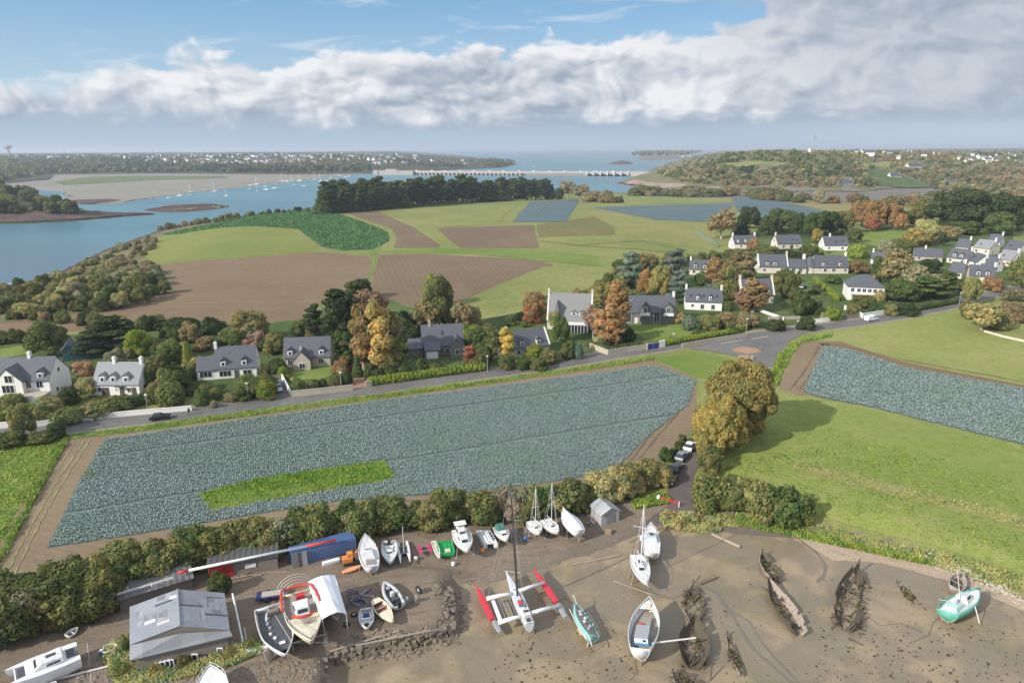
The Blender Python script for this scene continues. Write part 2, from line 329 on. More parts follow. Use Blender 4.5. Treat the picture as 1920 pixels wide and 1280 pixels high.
def patch(name, poly, m, off=.04, world=False, cell=None, jit=.25, sub=None, straight=False):
    """a thin sheet lying on the ground inside the given outline"""
    pts = [Vector((*p, 0)) if world else P(*p) for p in poly]
    c = sum(pts, Vector())/len(pts); dist = math.hypot(c.x, c.y)
    cell = cell or max(1.2, dist*.012); edge = max(.5, dist*.004)
    out = []
    for i, a in enumerate(pts):
        b = pts[(i+1) % len(pts)]; L = (b-a).xy.length; n = max(1, min(150, int(L/(edge*2))))
        for k in range(n):
            q = a.lerp(b, k/n); j = jit*edge if 0 < k else jit*.2*edge
            if jit: q = q+Vector((random.uniform(-j, j), random.uniform(-j, j), 0))
            out.append((q.x, q.y))
    A = np.array(out); x0, y0 = A.min(0); x1, y1 = A.max(0)
    nx = min(260, int((x1-x0)/cell)+1); ny = min(260, int((y1-y0)/cell)+1)
    gx, gy = np.meshgrid(np.linspace(x0, x1, nx+2)[1:-1] if nx > 1 else np.array([(x0+x1)/2]), np.linspace(y0, y1, ny+2)[1:-1] if ny > 1 else np.array([(y0+y1)/2]))
    sdv = sdist(out, gx, gy); k = sdv > cell*.3
    inner = list(zip(gx[k], gy[k]))
    vs = [Vector(q) for q in out]+[Vector(q) for q in inner]; n = len(out)
    r = delaunay_2d_cdt(vs, [], [list(range(n))], 1, 1e-4)
    co = np.array([(v.x, v.y) for v in r[0]]); z = H(co[:, 0], co[:, 1])+off*max(1, dist/250)
    me = bpy.data.meshes.new(name); me.from_pydata([(a, b, c_) for (a, b), c_ in zip(co, z)], [], [tuple(f) for f in r[2]])
    me.polygons.foreach_set('use_smooth', [True]*len(me.polygons))
    return tag(link(name, me, m), kind='structure')
def strip_poly(px, wl, wr=None):
    """outline (world) of a strip along a px polyline; widths in metres"""
    pts = [P(*p) for p in px]; wr = wl if wr is None else wr; L_, R_ = [], []
    for i, p in enumerate(pts):
        t = (pts[min(i+1, len(pts)-1)]-pts[max(i-1, 0)]); t.z = 0; t.normalize(); n = Vector((-t.y, t.x, 0))
        L_.append((p+n*wl).xy[:]); R_.append((p-n*wr).xy[:])
    return L_+R_[::-1]
# sea
me = bpy.data.meshes.new('sea_water'); me.from_pydata([(-32000, -100, SEA), (32000, -100, SEA), (32000, 32000, SEA), (-32000, 32000, SEA)], [], [(0, 1, 2, 3)])
ms = bpy.data.materials.new('sea_water'); ms.use_nodes = True; t = ms.node_tree; t.nodes.clear(); g = G(t)
pos = V(g, g.n('ShaderNodeNewGeometry').outputs['Position']); x, y, z = g.sep(pos)
big_ = g.noise(g.xyz(x*.35, y), .004, 4, .55, .4); med = g.noise(g.xyz(x*.5, y), .03, 4, .6)
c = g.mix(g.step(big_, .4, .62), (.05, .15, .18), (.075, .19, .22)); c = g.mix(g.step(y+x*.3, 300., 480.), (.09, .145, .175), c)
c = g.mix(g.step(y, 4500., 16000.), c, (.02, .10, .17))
b = g.n('ShaderNodeBsdfPrincipled', i_Roughness=.32, i_IOR=1.33); g.put(b.inputs['Base Color'], c); b.inputs['Specular IOR Level'].default_value = .35
bp = g.n('ShaderNodeBump', i_Strength=.6, i_Distance=.5); g.put(bp.inputs['Height'], g.noise(g.xyz(x*.6, y), .35, 6, .65)+med*2); t.links.new(bp.outputs[0], b.inputs['Normal'])
o_ = g.n('ShaderNodeOutputMaterial'); t.links.new(b.outputs[0], o_.inputs[0])
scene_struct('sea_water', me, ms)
# --- near ground
patch('mudflat', [(616, 1500), (616, 1236), (670, 1232), (762, 1213), (852, 1190), (852, 1125), (850, 1095), (900, 1072), (1000, 1037), (1130, 1000), (1260, 980), (1370, 985), (1500, 1000), (1640, 1022), (1760, 1060), (1920, 1118), (2300, 1260), (2600, 1650)], m_mud, .02, cell=1.)
patch('boatyard_ground', [(-250, 1330), (-120, 1240), (0, 1222), (200, 1150), (330, 1075), (520, 1040), (680, 995), (900, 990), (1080, 975), (1180, 945), (1260, 930), (1310, 945), (1330, 985), (1240, 995), (1130, 1015), (1010, 1052), (905, 1085), (846, 1110), (846, 1186), (760, 1208), (668, 1226), (612, 1230), (608, 1400), (-100, 1450)], m_yard, .035, cell=1.)
patch('foreshore_sand', [(1450, 985), (1500, 1000), (1600, 1025), (1760, 1062), (1920, 1125), (1930, 1150), (1800, 1095), (1650, 1055), (1560, 1050), (1545, 1040), (1480, 1005), (1400, 990)], m_sand, .05, cell=1.2)
patch('track_mud', [(1230, 985), (1260, 962), (1330, 955), (1400, 975), (1480, 990), (1560, 1003), (1500, 1010), (1380, 1000)], ground('dark_track', (.13, .11, .09), (.17, .14, .11), None), .06)
# lane down to the yard
lane = ground('lane_asphalt', (.10, .085, .08), (.14, .115, .105), (.12, .10, .085), .1, 1., 20., rough=.85, bump=.01, fine=.15)
patch('lane_surface', [(1253, 948), (1248, 930), (1262, 890), (1283, 856), (1300, 835), (1345, 790), (1400, 720), (1425, 690), (1452, 696), (1440, 712), (1400, 780), (1345, 830), (1322, 850), (1302, 890), (1298, 920), (1310, 945), (1330, 960), (1262, 966), (1220, 990), (1190, 990)], lane, .06, jit=.1)
# big cabbage field and its bare margins
patch('cabbage_field_margin', [(-60, 1120), (30, 960), (122, 820), (186, 806), (330, 790), (600, 745), (900, 706), (1110, 682), (1215, 672), (1306, 708), (1306, 730), (1303, 800), (1240, 880), (1160, 925), (1000, 945), (860, 960), (700, 968), (430, 1030), (240, 1075), (60, 1120), (-30, 1180)], m_headland, .04)
FIELD1 = [(88, 1028), (150, 900), (196, 824), (420, 792), (700, 753), (960, 720), (1226, 686), (1262, 697), (1306, 714), (1290, 760), (1222, 812), (1150, 884), (1030, 905), (860, 926), (630, 940), (420, 975), (250, 1003)]
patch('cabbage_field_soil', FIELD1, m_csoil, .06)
patch('weed_patch', [(372, 925), (500, 893), (560, 885), (722, 862), (742, 892), (730, 900), (560, 930), (440, 950), (395, 958)], m_bright, .1, jit=.6)
patch('right_field_margin', [(1458, 728), (1500, 640), (1560, 640), (1530, 700), (1510, 745), (1480, 735)], m_headland, .04)
patch('right_field_edge_soil', [(1530, 640), (1575, 640), (1700, 680), (1920, 722), (2200, 770), (2200, 792), (1920, 733), (1700, 690), (1550, 655)], m_soil, .04)
FIELD2 = [(1506, 735), (1520, 700), (1545, 648), (1590, 655), (1700, 690), (1800, 708), (1920, 728), (2150, 770), (2150, 900), (1920, 834), (1780, 800), (1640, 765), (1530, 744)]
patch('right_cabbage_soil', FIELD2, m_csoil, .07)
patch('left_grass_field', [(-300, 880), (0, 822), (122, 816), (60, 930), (0, 1045), (-60, 1120), (-400, 1300)], m_bright, .03)
patch('right_grass_field', [(1322, 870), (1400, 800), (1440, 740), (1500, 742), (1560, 752), (1780, 800), (1920, 836), (2200, 905), (2300, 1250), (1920, 1075), (1760, 1025), (1600, 985), (1500, 955), (1380, 935)], ground('right_meadow', (.175, .225, .05), (.235, .265, .07), (.275, .27, .10), .03, .35, 3., extra=clump, bump=.15), .05)
patch('dry_grass_band', [(1475, 865), (1560, 880), (1700, 915), (1850, 950), (1990, 985), (1990, 1010), (1850, 972), (1700, 935), (1560, 900), (1490, 880)], m_pale, .09, jit=.9)
patch('upper_right_field', [(1450, 720), (1475, 650), (1540, 620), (1700, 595), (1800, 580), (1840, 590), (1920, 635), (2300, 700), (2300, 800), (1920, 722), (1700, 680), (1560, 642)], ground('upper_meadow', (.20, .23, .065), (.26, .27, .085), (.28, .25, .11), .03, .4, 3., extra=clump), .03)
patch('junction_lawn', [(1225, 672), (1310, 660), (1370, 672), (1400, 690), (1400, 715), (1306, 708)], m_bright, .05)
# road
ROADC = [(-260, 850), (-60, 820), (120, 803), (320, 780), (500, 757), (700, 731), (900, 703), (1040, 684), (1160, 664), (1260, 649), (1360, 636), (1460, 624), (1600, 606), (1700, 590), (1790, 571), (1840, 556), (1920, 540)]
VERGE = strip_poly([(x, y) for x, y in ROADC], 5.2, 4.0); patch('road_verge', VERGE, m_verge, .05, world=True, jit=.4)
ROADP = strip_poly(ROADC, 2.9, 2.9); patch('road_surface', ROADP, m_asph, .09, world=True, jit=.05)
patch('junction_surface', [(1290, 653), (1350, 642), (1440, 630), (1520, 619), (1480, 640), (1466, 665), (1452, 700), (1418, 694), (1404, 672), (1340, 660)], m_asph, .11, jit=.1)
patch('junction_gravel', [(1372, 655), (1392, 650), (1420, 654), (1428, 660), (1405, 664), (1378, 660)], ground('ochre_gravel', (.34, .20, .11), (.40, .25, .15), None), .13)
line_m = ground('road_paint', (.5, .5, .48), (.62, .62, .6), None, bump=0)
for a, b in (((1352, 644), (1392, 638)), ((1410, 636), (1440, 631)), ((1432, 688), (1447, 691))):
    patch('road_marking', strip_poly([a, b], .12), line_m, .13, world=True, jit=0)
patch('pavement_strip', strip_poly([(-60, 808), (120, 792), (320, 769), (510, 745)], .9), ground('pale_pavement', (.22, .2, .17), (.28, .26, .22), None), .1, world=True, jit=.15)
# verge grass between the road and the cabbage field
patch('road_grass_bank', [(110, 818), (300, 794), (500, 766), (700, 741), (900, 714), (1110, 686), (1225, 668), (1225, 675), (1110, 693), (900, 722), (700, 750), (500, 776), (300, 804), (110, 826)], m_bright, .12, jit=.5)
patch('lane_grass_bank', [(1438, 718), (1455, 690), (1468, 660), (1490, 640), (1560, 622), (1560, 632), (1500, 645), (1480, 672), (1455, 728)], m_bright, .12, jit=.4)
# garden ground
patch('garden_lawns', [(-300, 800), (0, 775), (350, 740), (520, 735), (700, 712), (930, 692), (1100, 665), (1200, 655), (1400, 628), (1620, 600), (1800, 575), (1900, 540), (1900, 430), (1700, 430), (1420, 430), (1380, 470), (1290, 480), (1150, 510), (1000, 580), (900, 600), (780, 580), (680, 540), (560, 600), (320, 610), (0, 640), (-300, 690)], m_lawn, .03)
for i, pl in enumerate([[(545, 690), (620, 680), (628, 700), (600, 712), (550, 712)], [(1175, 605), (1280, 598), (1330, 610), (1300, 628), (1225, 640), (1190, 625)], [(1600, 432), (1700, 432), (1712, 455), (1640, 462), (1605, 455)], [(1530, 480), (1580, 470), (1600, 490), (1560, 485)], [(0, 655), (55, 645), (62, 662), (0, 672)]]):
    patch('bright_lawn', pl, m_bright, .06)  # lawn patches in the brighter fresh grass
drive = ground('brick_drive', (.30, .17, .12), (.36, .22, .16), None, .3, 2., 10.)
patch('driveway', [(640, 688), (672, 684), (690, 724), (662, 728)], drive, .08)
patch('paved_drive', [(1625, 578), (1668, 566), (1680, 574), (1648, 590)], ground('pale_paving', (.38, .35, .30), (.45, .42, .36), None), .08)
patch('paved_drive', [(522, 690), (532, 712), (545, 742), (515, 748), (500, 700)], m_asph, .08)
# --- fields beyond the gardens
patch('tall_crop_field', [(330, 432), (420, 415), (560, 393), (600, 396), (640, 402), (728, 436), (730, 452), (700, 468), (640, 470), (600, 462), (560, 430), (480, 424), (330, 440), (300, 440)], m_cgreen, .05)
patch('pasture', [(268, 480), (300, 442), (360, 437), (480, 424), (540, 428), (600, 462), (580, 472), (440, 485), (270, 498)], ground('smooth_pasture', (.155, .185, .045), (.195, .21, .055), (.21, .20, .075), .015, .1, 2., stripe=(1.5, 5, .08)), .05)
patch('ploughed_field', [(-150, 605), (0, 600), (300, 510), (268, 500), (440, 486), (600, 472), (694, 482), (696, 510), (680, 545), (560, 600), (400, 612), (230, 610), (100, 625), (0, 632), (-150, 650)], m_soil, .04)
patch('ploughed_field', [(712, 478), (800, 476), (1010, 488), (1040, 497), (1000, 510), (920, 540), (860, 566), (780, 578), (690, 545), (704, 505)], m_soilb, .04)
patch('grass_track', [(690, 466), (712, 466), (706, 500), (690, 530), (660, 560), (600, 580), (560, 592), (600, 572), (660, 545), (686, 520), (696, 495)], m_bright, .07)
patch('ploughed_strip', [(640, 398), (700, 392), (720, 402), (780, 430), (826, 460), (822, 465), (740, 465), (742, 445), (736, 430)], m_soilb, .05)
patch('ploughed_field', [(820, 430), (840, 427), (1000, 422), (1010, 465), (866, 466), (840, 448)], m_soilb, .05)
patch('stubble_field', [(1006, 422), (1020, 420), (1140, 402), (1155, 440), (1010, 445)], ground('stubble', (.14, .135, .05), (.18, .16, .065), None, stripe=(1.0, 3, .1)), .05)
patch('rough_pasture', [(700, 392), (800, 382), (990, 376), (960, 418), (830, 426), (780, 420)], m_meadow, .05)
patch('cabbage_plot', [(962, 417), (994, 378), (1086, 375), (1062, 416)], m_cgrey, .08, jit=.08)
patch('plot_furrow', strip_poly([(994, 415), (1034, 377)], .7), m_csoil, .14, world=True, jit=0)
patch('cabbage_field_far', [(1112, 389), (1160, 387), (1300, 384), (1374, 380), (1370, 392), (1372, 417), (1300, 415), (1230, 412), (1180, 402)], m_cgrey, .07)
patch('cabbage_field_far', [(1368, 364), (1440, 368), (1470, 378), (1560, 400), (1545, 415), (1400, 414), (1380, 392), (1375, 378)], m_cgrey, .07)
patch('dry_field', [(1470, 376), (1560, 375), (1720, 378), (1730, 388), (1560, 398), (1500, 385)], ground('dry_field', (.22, .19, .075), (.27, .22, .09), None), .07)
patch('bright_strip', [(1660, 378), (1730, 376), (1728, 388), (1680, 388)], m_bright, .1)
patch('pasture', [(1150, 376), (1180, 366), (1360, 362), (1372, 378), (1300, 382), (1180, 384)], m_meadow, .06)
patch('pasture', [(1090, 395), (1112, 392), (1180, 405), (1230, 415), (1300, 418), (1345, 420), (1340, 470), (1200, 450), (1140, 420)], m_pale, .05)
patch('pasture', [(860, 568), (930, 536), (1020, 500), (1130, 505), (1140, 515), (1100, 545), (1010, 570), (905, 580)], m_meadow, .05)
patch('green_bank', [(712, 472), (760, 466), (880, 466), (1010, 470), (1120, 480), (1130, 500), (1040, 492), (880, 476), (770, 474)], m_bright, .08, jit=.5)
patch('bank_rough_grass', [(1400, 958), (1500, 978), (1600, 1000), (1760, 1045), (1860, 1070), (1960, 1110), (1960, 1138), (1860, 1098), (1760, 1062), (1600, 1020), (1500, 1000), (1400, 985)], m_pale, .06, jit=.8)
rut = ground('rut_grass', (.24, .22, .10), (.30, .26, .13), None); rutd = ground('rut_soil', (.14, .105, .075), (.17, .13, .09), None)
for pts, wd, m_ in (([(168, 826), (120, 900), (70, 990), (22, 1085)], .14, rut), ([(158, 826), (108, 900), (56, 990), (6, 1085)], .14, rut), ([(140, 830), (92, 905), (44, 985), (-10, 1075)], .1, rut), ([(1548, 650), (1528, 690), (1500, 730)], .2, rutd), ([(1535, 650), (1512, 690), (1482, 730)], .2, rutd), ([(1296, 735), (1230, 805), (1160, 890), (1100, 918)], .12, rutd), ([(1302, 740), (1238, 812), (1170, 896)], .12, rutd),
                    ([(699, 470), (696, 505), (680, 532), (640, 560), (590, 590)], .22, m_soil), ([(705, 470), (702, 505), (686, 534), (648, 560), (600, 592)], .22, m_soil), ([(290, 569), (420, 568), (560, 566), (650, 560)], .5, m_pale), ([(300, 975), (600, 950), (880, 935)], .12, rutd), ([(935, 417), (950, 400), (975, 382)], .25, m_soil), ([(1180, 640), (1060, 660)], .02, m_soil), ([(1080, 460), (1200, 452), (1290, 470)], .5, m_scrub), ([(1012, 452), (1100, 462), (1200, 468), (1300, 478)], .8, m_scrub), ([(1540, 640), (1700, 676), (1920, 716)], .3, m_soil)):
    patch('wheel_track', strip_poly(pts, wd), m_, .1, world=True, jit=.35)
# coast slopes
patch('coast_scrub', [(-400, 600), (0, 545), (70, 530), (110, 516), (150, 496), (200, 472), (260, 450), (310, 432), (400, 417), (430, 416), (300, 442), (270, 480), (320, 520), (330, 545), (200, 585), (0, 605), (-400, 640)], m_scrub, .06)
# --- far masses
patch('headland_floor', HEAD, m_woodfloor, .1, world=True)
patch('rocky_shore', [(-100, 419), (0, 418), (60, 417), (150, 412), (235, 405), (300, 401), (285, 399), (240, 400), (170, 398), (140, 402), (0, 402), (-100, 402)], m_rockshore, .3)
patch('rock_spit', pxpoly([(255, 395), (300, 401), (365, 400), (425, 393), (446, 387), (402, 382.5), (340, 384.5), (296, 386.5), (280, 391)]), ground('spit_rock', (.07, .042, .036), (.11, .07, .06), None, .03, .3, 2., bump=.5), .08, world=True)
patch('tidal_flat', pxpoly([(-310, 349), (0, 353), (108, 361.5), (138, 386), (217, 385.5), (262, 377), (332, 367), (422, 357), (522, 345), (602, 335.8), (704, 326), (560, 324.5), (300, 322.5), (0, 329)]), m_flatm, .1, world=True)
patch('saltmarsh', [(100, 342), (160, 333), (260, 330), (420, 331), (430, 335), (300, 338), (180, 345), (120, 348)], ground('saltmarsh_green', (.11, .14, .05), (.14, .16, .07), None, .01, .1, .5), .12)
patch('mud_ridge', [(130, 376), (200, 374), (228, 376), (200, 381), (150, 384)], m_rockshore, .2)
patch('creek_mud', [(1228, 362), (1240, 356), (1300, 352), (1400, 353), (1480, 351), (1600, 351), (1740, 346), (1860, 341), (2200, 328), (2400, 360), (1860, 372), (1720, 378), (1600, 380), (1480, 374), (1300, 370)], ground('creek_mud', (.15, .135, .115), (.19, .17, .15), None), .1)
patch('hill_scrub', HILL, m_scrub, .1, world=True, cell=28)
patch('town_ground', TOWN, m_woodfloor, .1, world=True, cell=60)
patch('hill_meadow', [(1340, 311), (1400, 305), (1430, 303), (1480, 308), (1450, 313), (1380, 314)], m_meadow, .35)
patch('hill_meadow', [(1626, 322), (1640, 318), (1665, 320), (1700, 335), (1760, 352), (1720, 354), (1650, 350), (1625, 338)], m_lawn, .35)
patch('hill_meadow', [(1612, 309), (1670, 305), (1668, 316), (1620, 315)], m_meadow, .35)
patch('far_field', [(0, 296), (40, 293), (44, 300), (0, 303)], m_lawn, .35)
patch('far_shore', [(1170, 345), (1190, 338), (1230, 345), (1300, 352), (1360, 352), (1360, 356), (1240, 355)], ground('pale_rock', (.26, .19, .15), (.33, .25, .20), None), .3)
for nm, pl, hh in (('far_headland', [(1182, 299), (1190, 301), (1240, 301), (1310, 297), (1320, 287), (1230, 287), (1190, 291)], 26), ('rock_islet', [(1134, 307), (1150, 309), (1188, 308), (1190, 305.5), (1160, 305)], 9), ('horizon_island', [(1030, 284), (1060, 285), (1150, 285), (1150, 283.2), (1040, 283)], 22)):
    W_ = pxpoly(pl); A = np.array(W_); x0, y0 = A.min(0); x1, y1 = A.max(0); n_ = 60
    gx, gy = np.meshgrid(np.linspace(x0, x1, n_), np.linspace(y0, y1, n_)); d = sdist(W_, gx, gy); z = SEA-.5+hh*sm(d, 0, min(x1-x0, y1-y0)*.3)*(1+.4*lump(gx, gy, (x1-x0)*.3, 4))
    a2, b2_ = np.meshgrid(np.arange(n_-1), np.arange(n_-1), indexing='ij'); q = (a2*n_+b2_).ravel()
    scene_struct(nm, mesh_np(nm, np.stack([gx.ravel(), gy.ravel(), z.ravel()], 1), np.stack([q, q+1, q+1+n_, q+n_], 1), True), m_rockshore if nm == 'rock_islet' else m_scrub)
# haze
# ------------------------------------------------------------------ foliage
def foliage_mat():
    m = bpy.data.materials.new('foliage'); m.use_nodes = True; t = m.node_tree; t.nodes.clear(); g = G(t)
    oi = g.n('ShaderNodeObjectInfo'); geo = g.n('ShaderNodeNewGeometry'); ri = V(g, geo.outputs['Random Per Island']); pos = V(g, geo.outputs['Position'])
    c = V(g, oi.outputs['Color']); n1 = g.noise(pos, .45, 3, .6); n2 = g.noise(pos, .12, 2)
    c = g.mix(1., c, g.mix(g.step(n1, .35, .65), (.72, .86, .80), (1.28, 1.12, .95)), 'MULTIPLY')
    c = g.mix(1., c, g.mix(ri, (.7, .72, .7), (1.3, 1.27, 1.22)), 'MULTIPLY')
    c = g.mix(1., c, g.mix(n2, (1.25, 1.5, 1.4), (1.68, 1.66, 1.55)), 'MULTIPLY')
    d = g.n('ShaderNodeBsdfDiffuse'); g.put(d.inputs[0], c); tr = g.n('ShaderNodeBsdfTranslucent'); g.put(tr.inputs[0], c)
    mx = g.n('ShaderNodeMixShader', i_0=.42); t.links.new(d.outputs[0], mx.inputs[1]); t.links.new(tr.outputs[0], mx.inputs[2])
    o = g.n('ShaderNodeOutputMaterial'); t.links.new(mx.outputs[0], o.inputs[0]); return m
m_fol = foliage_mat()
m_bark = mat('bark', (.12, .095, .07), .9, .3, 2.); m_palebark = mat('pale_bark', (.34, .31, .27), .9, .25, 2.)
def leafcloud(lobes, n, leaf, seed=0, up=0., thin=.0, stretch=1.):
    r = np.random.default_rng(seed); Lb = np.array(lobes, float); wts = (Lb[:, 3]*Lb[:, 4]+Lb[:, 3]*Lb[:, 5]); wts /= wts.sum()
    k = r.choice(len(Lb), int(n*1.5), p=wts); d = r.normal(size=(len(k), 3)); d /= np.linalg.norm(d, axis=1)[:, None]
    rad = 1.06-np.abs(r.normal(0, .2+thin, len(k)))+.10*np.sin(d[:, 0]*7+k)*np.sin(d[:, 1]*6+k*2); c = Lb[k, :3]+d*Lb[k, 3:6]*rad[:, None]
    keep = np.ones(len(k), bool)
    for i, q in enumerate(Lb): keep &= ~(((((c-q[:3])/q[3:6])**2).sum(1) < .62) & (k != i))
    keep &= c[:, 2] > .02; c = c[keep][:n]; d = d[keep][:n]; m = len(c)
    nr = d+r.normal(0, .38, (m, 3)); nr[:, 2] += up+.15; nr /= np.linalg.norm(nr, axis=1)[:, None]
    a = np.cross(nr, r.normal(size=(m, 3))); a /= np.linalg.norm(a, axis=1)[:, None]; b = np.cross(nr, a)
    s = leaf*r.uniform(.55, 1.35, m)[:, None]; a = a*s*.5; b = b*s*.5*stretch
    j = lambda: 1+r.uniform(-.35, .35, (m, 1))
    v = np.stack([c-a*j()-b*j(), c+a*j()-b*j(), c+a*j()+b*j(), c-a*j()+b*j()], 1).reshape(-1, 3)
    return v
def crown(name, lobes, n, leaf, seed=0, **k):
    v = leafcloud(lobes, n, leaf, seed, **k); f = np.arange(len(v)).reshape(-1, 4)
    me = mesh_np(name, v, f); me.materials.append(m_fol); return me
def lobes_round(w, h, n, seed, z0=.25, sz=.42, flat=1.):
    r = random.Random(seed); L = [(0, 0, h*(z0+(1-z0)*.5), w*.32, w*.32, h*(1-z0)*.42)]
    for i in range(n):
        a = i*2.4+r.uniform(-.4, .4); t = (i+.5)/n; zz = z0+.1+(1-z0)*t*.78; rr = r.uniform(.72, 1.22)*w*.5*math.sqrt(max(.05, 1-((zz-z0-.25*(1-z0))/(1-z0)*1.25)**2))*.62
        s = w*.5*sz*r.uniform(.6, 1.3); L.append((math.cos(a)*rr, math.sin(a)*rr, h*zz, s, s, s*r.uniform(.75, 1.)*flat))
    return L
PROTO = {}
def trunk_mesh(name, h, r, kind, m, seed):
    q = random.Random(seed); b = MB(); lean = q.uniform(-.03, .03)*h
    top = .92 if kind in ('conifer', 'pine', 'column') else .55
    b.tube([(0, 0, -.4), (0, 0, h*.1), (lean, 0, h*.3), (lean*1.5, lean, h*top)], [r*1.35, r, r*.8, r*.25], 7)
    for i in range(6 if kind != 'conifer' else 0):
        a = i*2.4; z = h*(.22+.06*i); L = h*.3
        b.tube([(lean*.8, 0, z), (math.cos(a)*L*.5, math.sin(a)*L*.5, z+L*.35), (math.cos(a)*L, math.sin(a)*L, z+L*.85)], [r*.5, r*.3, r*.1], 5)
    me = bpy.data.meshes.new(name); me.from_pydata(b.v, [], b.f); me.materials.append(m); return me
def proto(kind, size, lobes, n, leaf, nv=3, bark=None, **k):
    PROTO[kind] = (size, [(crown(kind+'_crown', lobes(i), n, leaf, i*7+1, **k), trunk_mesh(kind+'_trunk', size[1], size[1]*.028, kind, bark or m_bark, i)) for i in range(nv)])
proto('round', (8, 8), lambda i: lobes_round(8, 8, 20, i, .16, .33), 6000, .31)
proto('oak', (20, 17), lambda i: lobes_round(20, 17, 60, i+5, .10, .235), 40000, .34, 1)
proto('column', (6, 13), lambda i: [(math.sin(j*2.1+i)*1.1, math.cos(j*1.7+i)*1.1, 2.2+j*.95, 1.9-abs(j-4)*.16, 1.9-abs(j-4)*.16, 1.5) for j in range(11)], 3600, .38, bark=m_palebark, stretch=1.5)
proto('conifer', (5, 11), lambda i: [(math.sin(j*2.3+i)*.25, math.cos(j*2.3+i)*.25, .9+j*1.0, 2.6*(1-j/11)+.3, 2.6*(1-j/11)+.3, .75) for j in range(10)], 2800, .38, thin=.12)
proto('cedar', (12, 10), lambda i: [(math.cos(j*2.4+i)*(3.6-j*.22), math.sin(j*2.4+i)*(3.6-j*.22), 2.4+j*.68, 2.7-j*.09, 2.7-j*.09, .55) for j in range(12)], 4200, .42, up=.5)
proto('pine', (8, 13), lambda i: [(0, 0, 8., 2.4, 2.4, 4.2)]+[(math.cos(j*2.4+i)*(2.6-j*.1), math.sin(j*2.4+i)*(2.6-j*.1), 3.+j*.72, 1.6, 1.6, .85) for j in range(14)], 4200, .40, thin=.06)
proto('bush', (5, 4), lambda i: [(x, y, max(.9, z), a*1.05, b, c) for x, y, z, a, b, c in lobes_round(5, 4, 16, i+20, .04, .38)], 5600, .195, 4)
proto('clip', (4, 3), lambda i: [(0, 0, 1.3, 2, 2, 1.7)], 1500, .24, 2)
proto('bare', (8, 9), lambda i: lobes_round(8, 9, 13, i+40, .25, .36), 1900, .3, 3, bark=m_palebark, thin=.2, stretch=2.)
proto('scrub', (5, 3), lambda i: [(x, y, max(.6, z), a*1.1, b*1.1, c) for x, y, z, a, b, c in lobes_round(5, 3, 7, i+60, .03, .5)], 1300, .32, 3)
PAL = {'olive': (0.125, 0.128, 0.058), 'dark': (0.055, 0.07, 0.036), 'green': (0.085, 0.108, 0.045), 'bright': (0.19, 0.22, 0.05), 'gold': (0.33, 0.235, 0.1), 'orange': (0.29, 0.175, 0.09), 'rust': (0.24, 0.15, 0.09), 'red': (0.3, 0.12, 0.085), 'plum': (0.25, 0.165, 0.135), 'brown': (0.22, 0.17, 0.105), 'blue': (0.13, 0.16, 0.145), 'yellow': (0.38, 0.30, 0.09), 'tan': (0.3, 0.255, 0.14), 'khaki': (0.185, 0.168, 0.08), 'grey': (0.235, 0.205, 0.155), 'bronze': (0.235, 0.185, 0.085)}
DESC = {'olive': 'olive green', 'dark': 'dark green', 'green': 'mid green', 'bright': 'bright lime green', 'gold': 'golden', 'orange': 'orange', 'rust': 'rust brown', 'red': 'red', 'plum': 'dull purple', 'brown': 'brown',
        'blue': 'blue grey', 'yellow': 'yellow', 'tan': 'straw coloured', 'khaki': 'khaki', 'grey': 'greyish', 'bronze': 'bronze leaved'}
KD = {'round': ('leafy_tree', 'round crowned tree', 'tree'), 'oak': ('oak_tree', 'big spreading oak', 'tree'), 'column': ('birch_tree', 'tall narrow birch', 'tree'), 'conifer': ('conifer_tree', 'pointed conifer', 'tree'),
      'cedar': ('cedar_tree', 'layered cedar', 'tree'), 'pine': ('pine_tree', 'pine', 'tree'), 'bush': ('bush', 'bushy shrub', 'shrub'), 'clip': ('clipped_shrub', 'rounded clipped shrub', 'shrub'),
      'bare': ('sparse_tree', 'thin leafed tree', 'tree'), 'scrub': ('scrub_bush', 'low wild bush', 'shrub')}
PAL['pinegreen'] = (.075, .095, .045); DESC['pinegreen'] = 'deep green'; PAL['goldb'] = (.265, .20, .085); DESC['goldb'] = 'golden brown'
PLANTS = []; HOUSES = []
def plant(kind, px, py, wpx, hpx, col, where=None, group=None, parts=True, world=None, nested=False):
    size, vs = PROTO[kind]; i = random.randrange(len(vs)); cm, tm = vs[i]
    p = world if world is not None else P(px, py); k = px_per_m(p)
    sw, sh = wpx/k/size[0], hpx/k/size[1]
    c = PAL[col]; v = random.uniform(.85, 1.17); c = tuple(q*v*random.uniform(.95, 1.05) for q in c)
    nm, d, cat = KD[kind]; rz = random.uniform(0, 6.28); twopart = kind not in ('clip', 'scrub', 'bush') and parts
    if twopart:
        root = empty(nm, p, rz); root.scale = (sw, sw, sh)
        cr = link('crown', cm, parent=root); cr.color = (*c, 1); link('trunk', tm, parent=root)
    else:
        root = link(nm, cm); root.location = p; root.rotation_euler = (0, 0, rz); root.scale = (sw, sw, sh); root.color = (*c, 1)
    for a_1, b_1 in NMS.items():
        if where and where.startswith(a_1) and not twopart and kind in ('bush', 'scrub', 'clip', 'round', 'bare'): root.name = b_1 if kind not in ('round', 'bare') else b_1.split('_')[0]+'_tree'
    root['category'] = cat; PLANTS.append([root, DESC[col]+' '+d, where, group, px, py, hpx, cat]); return root
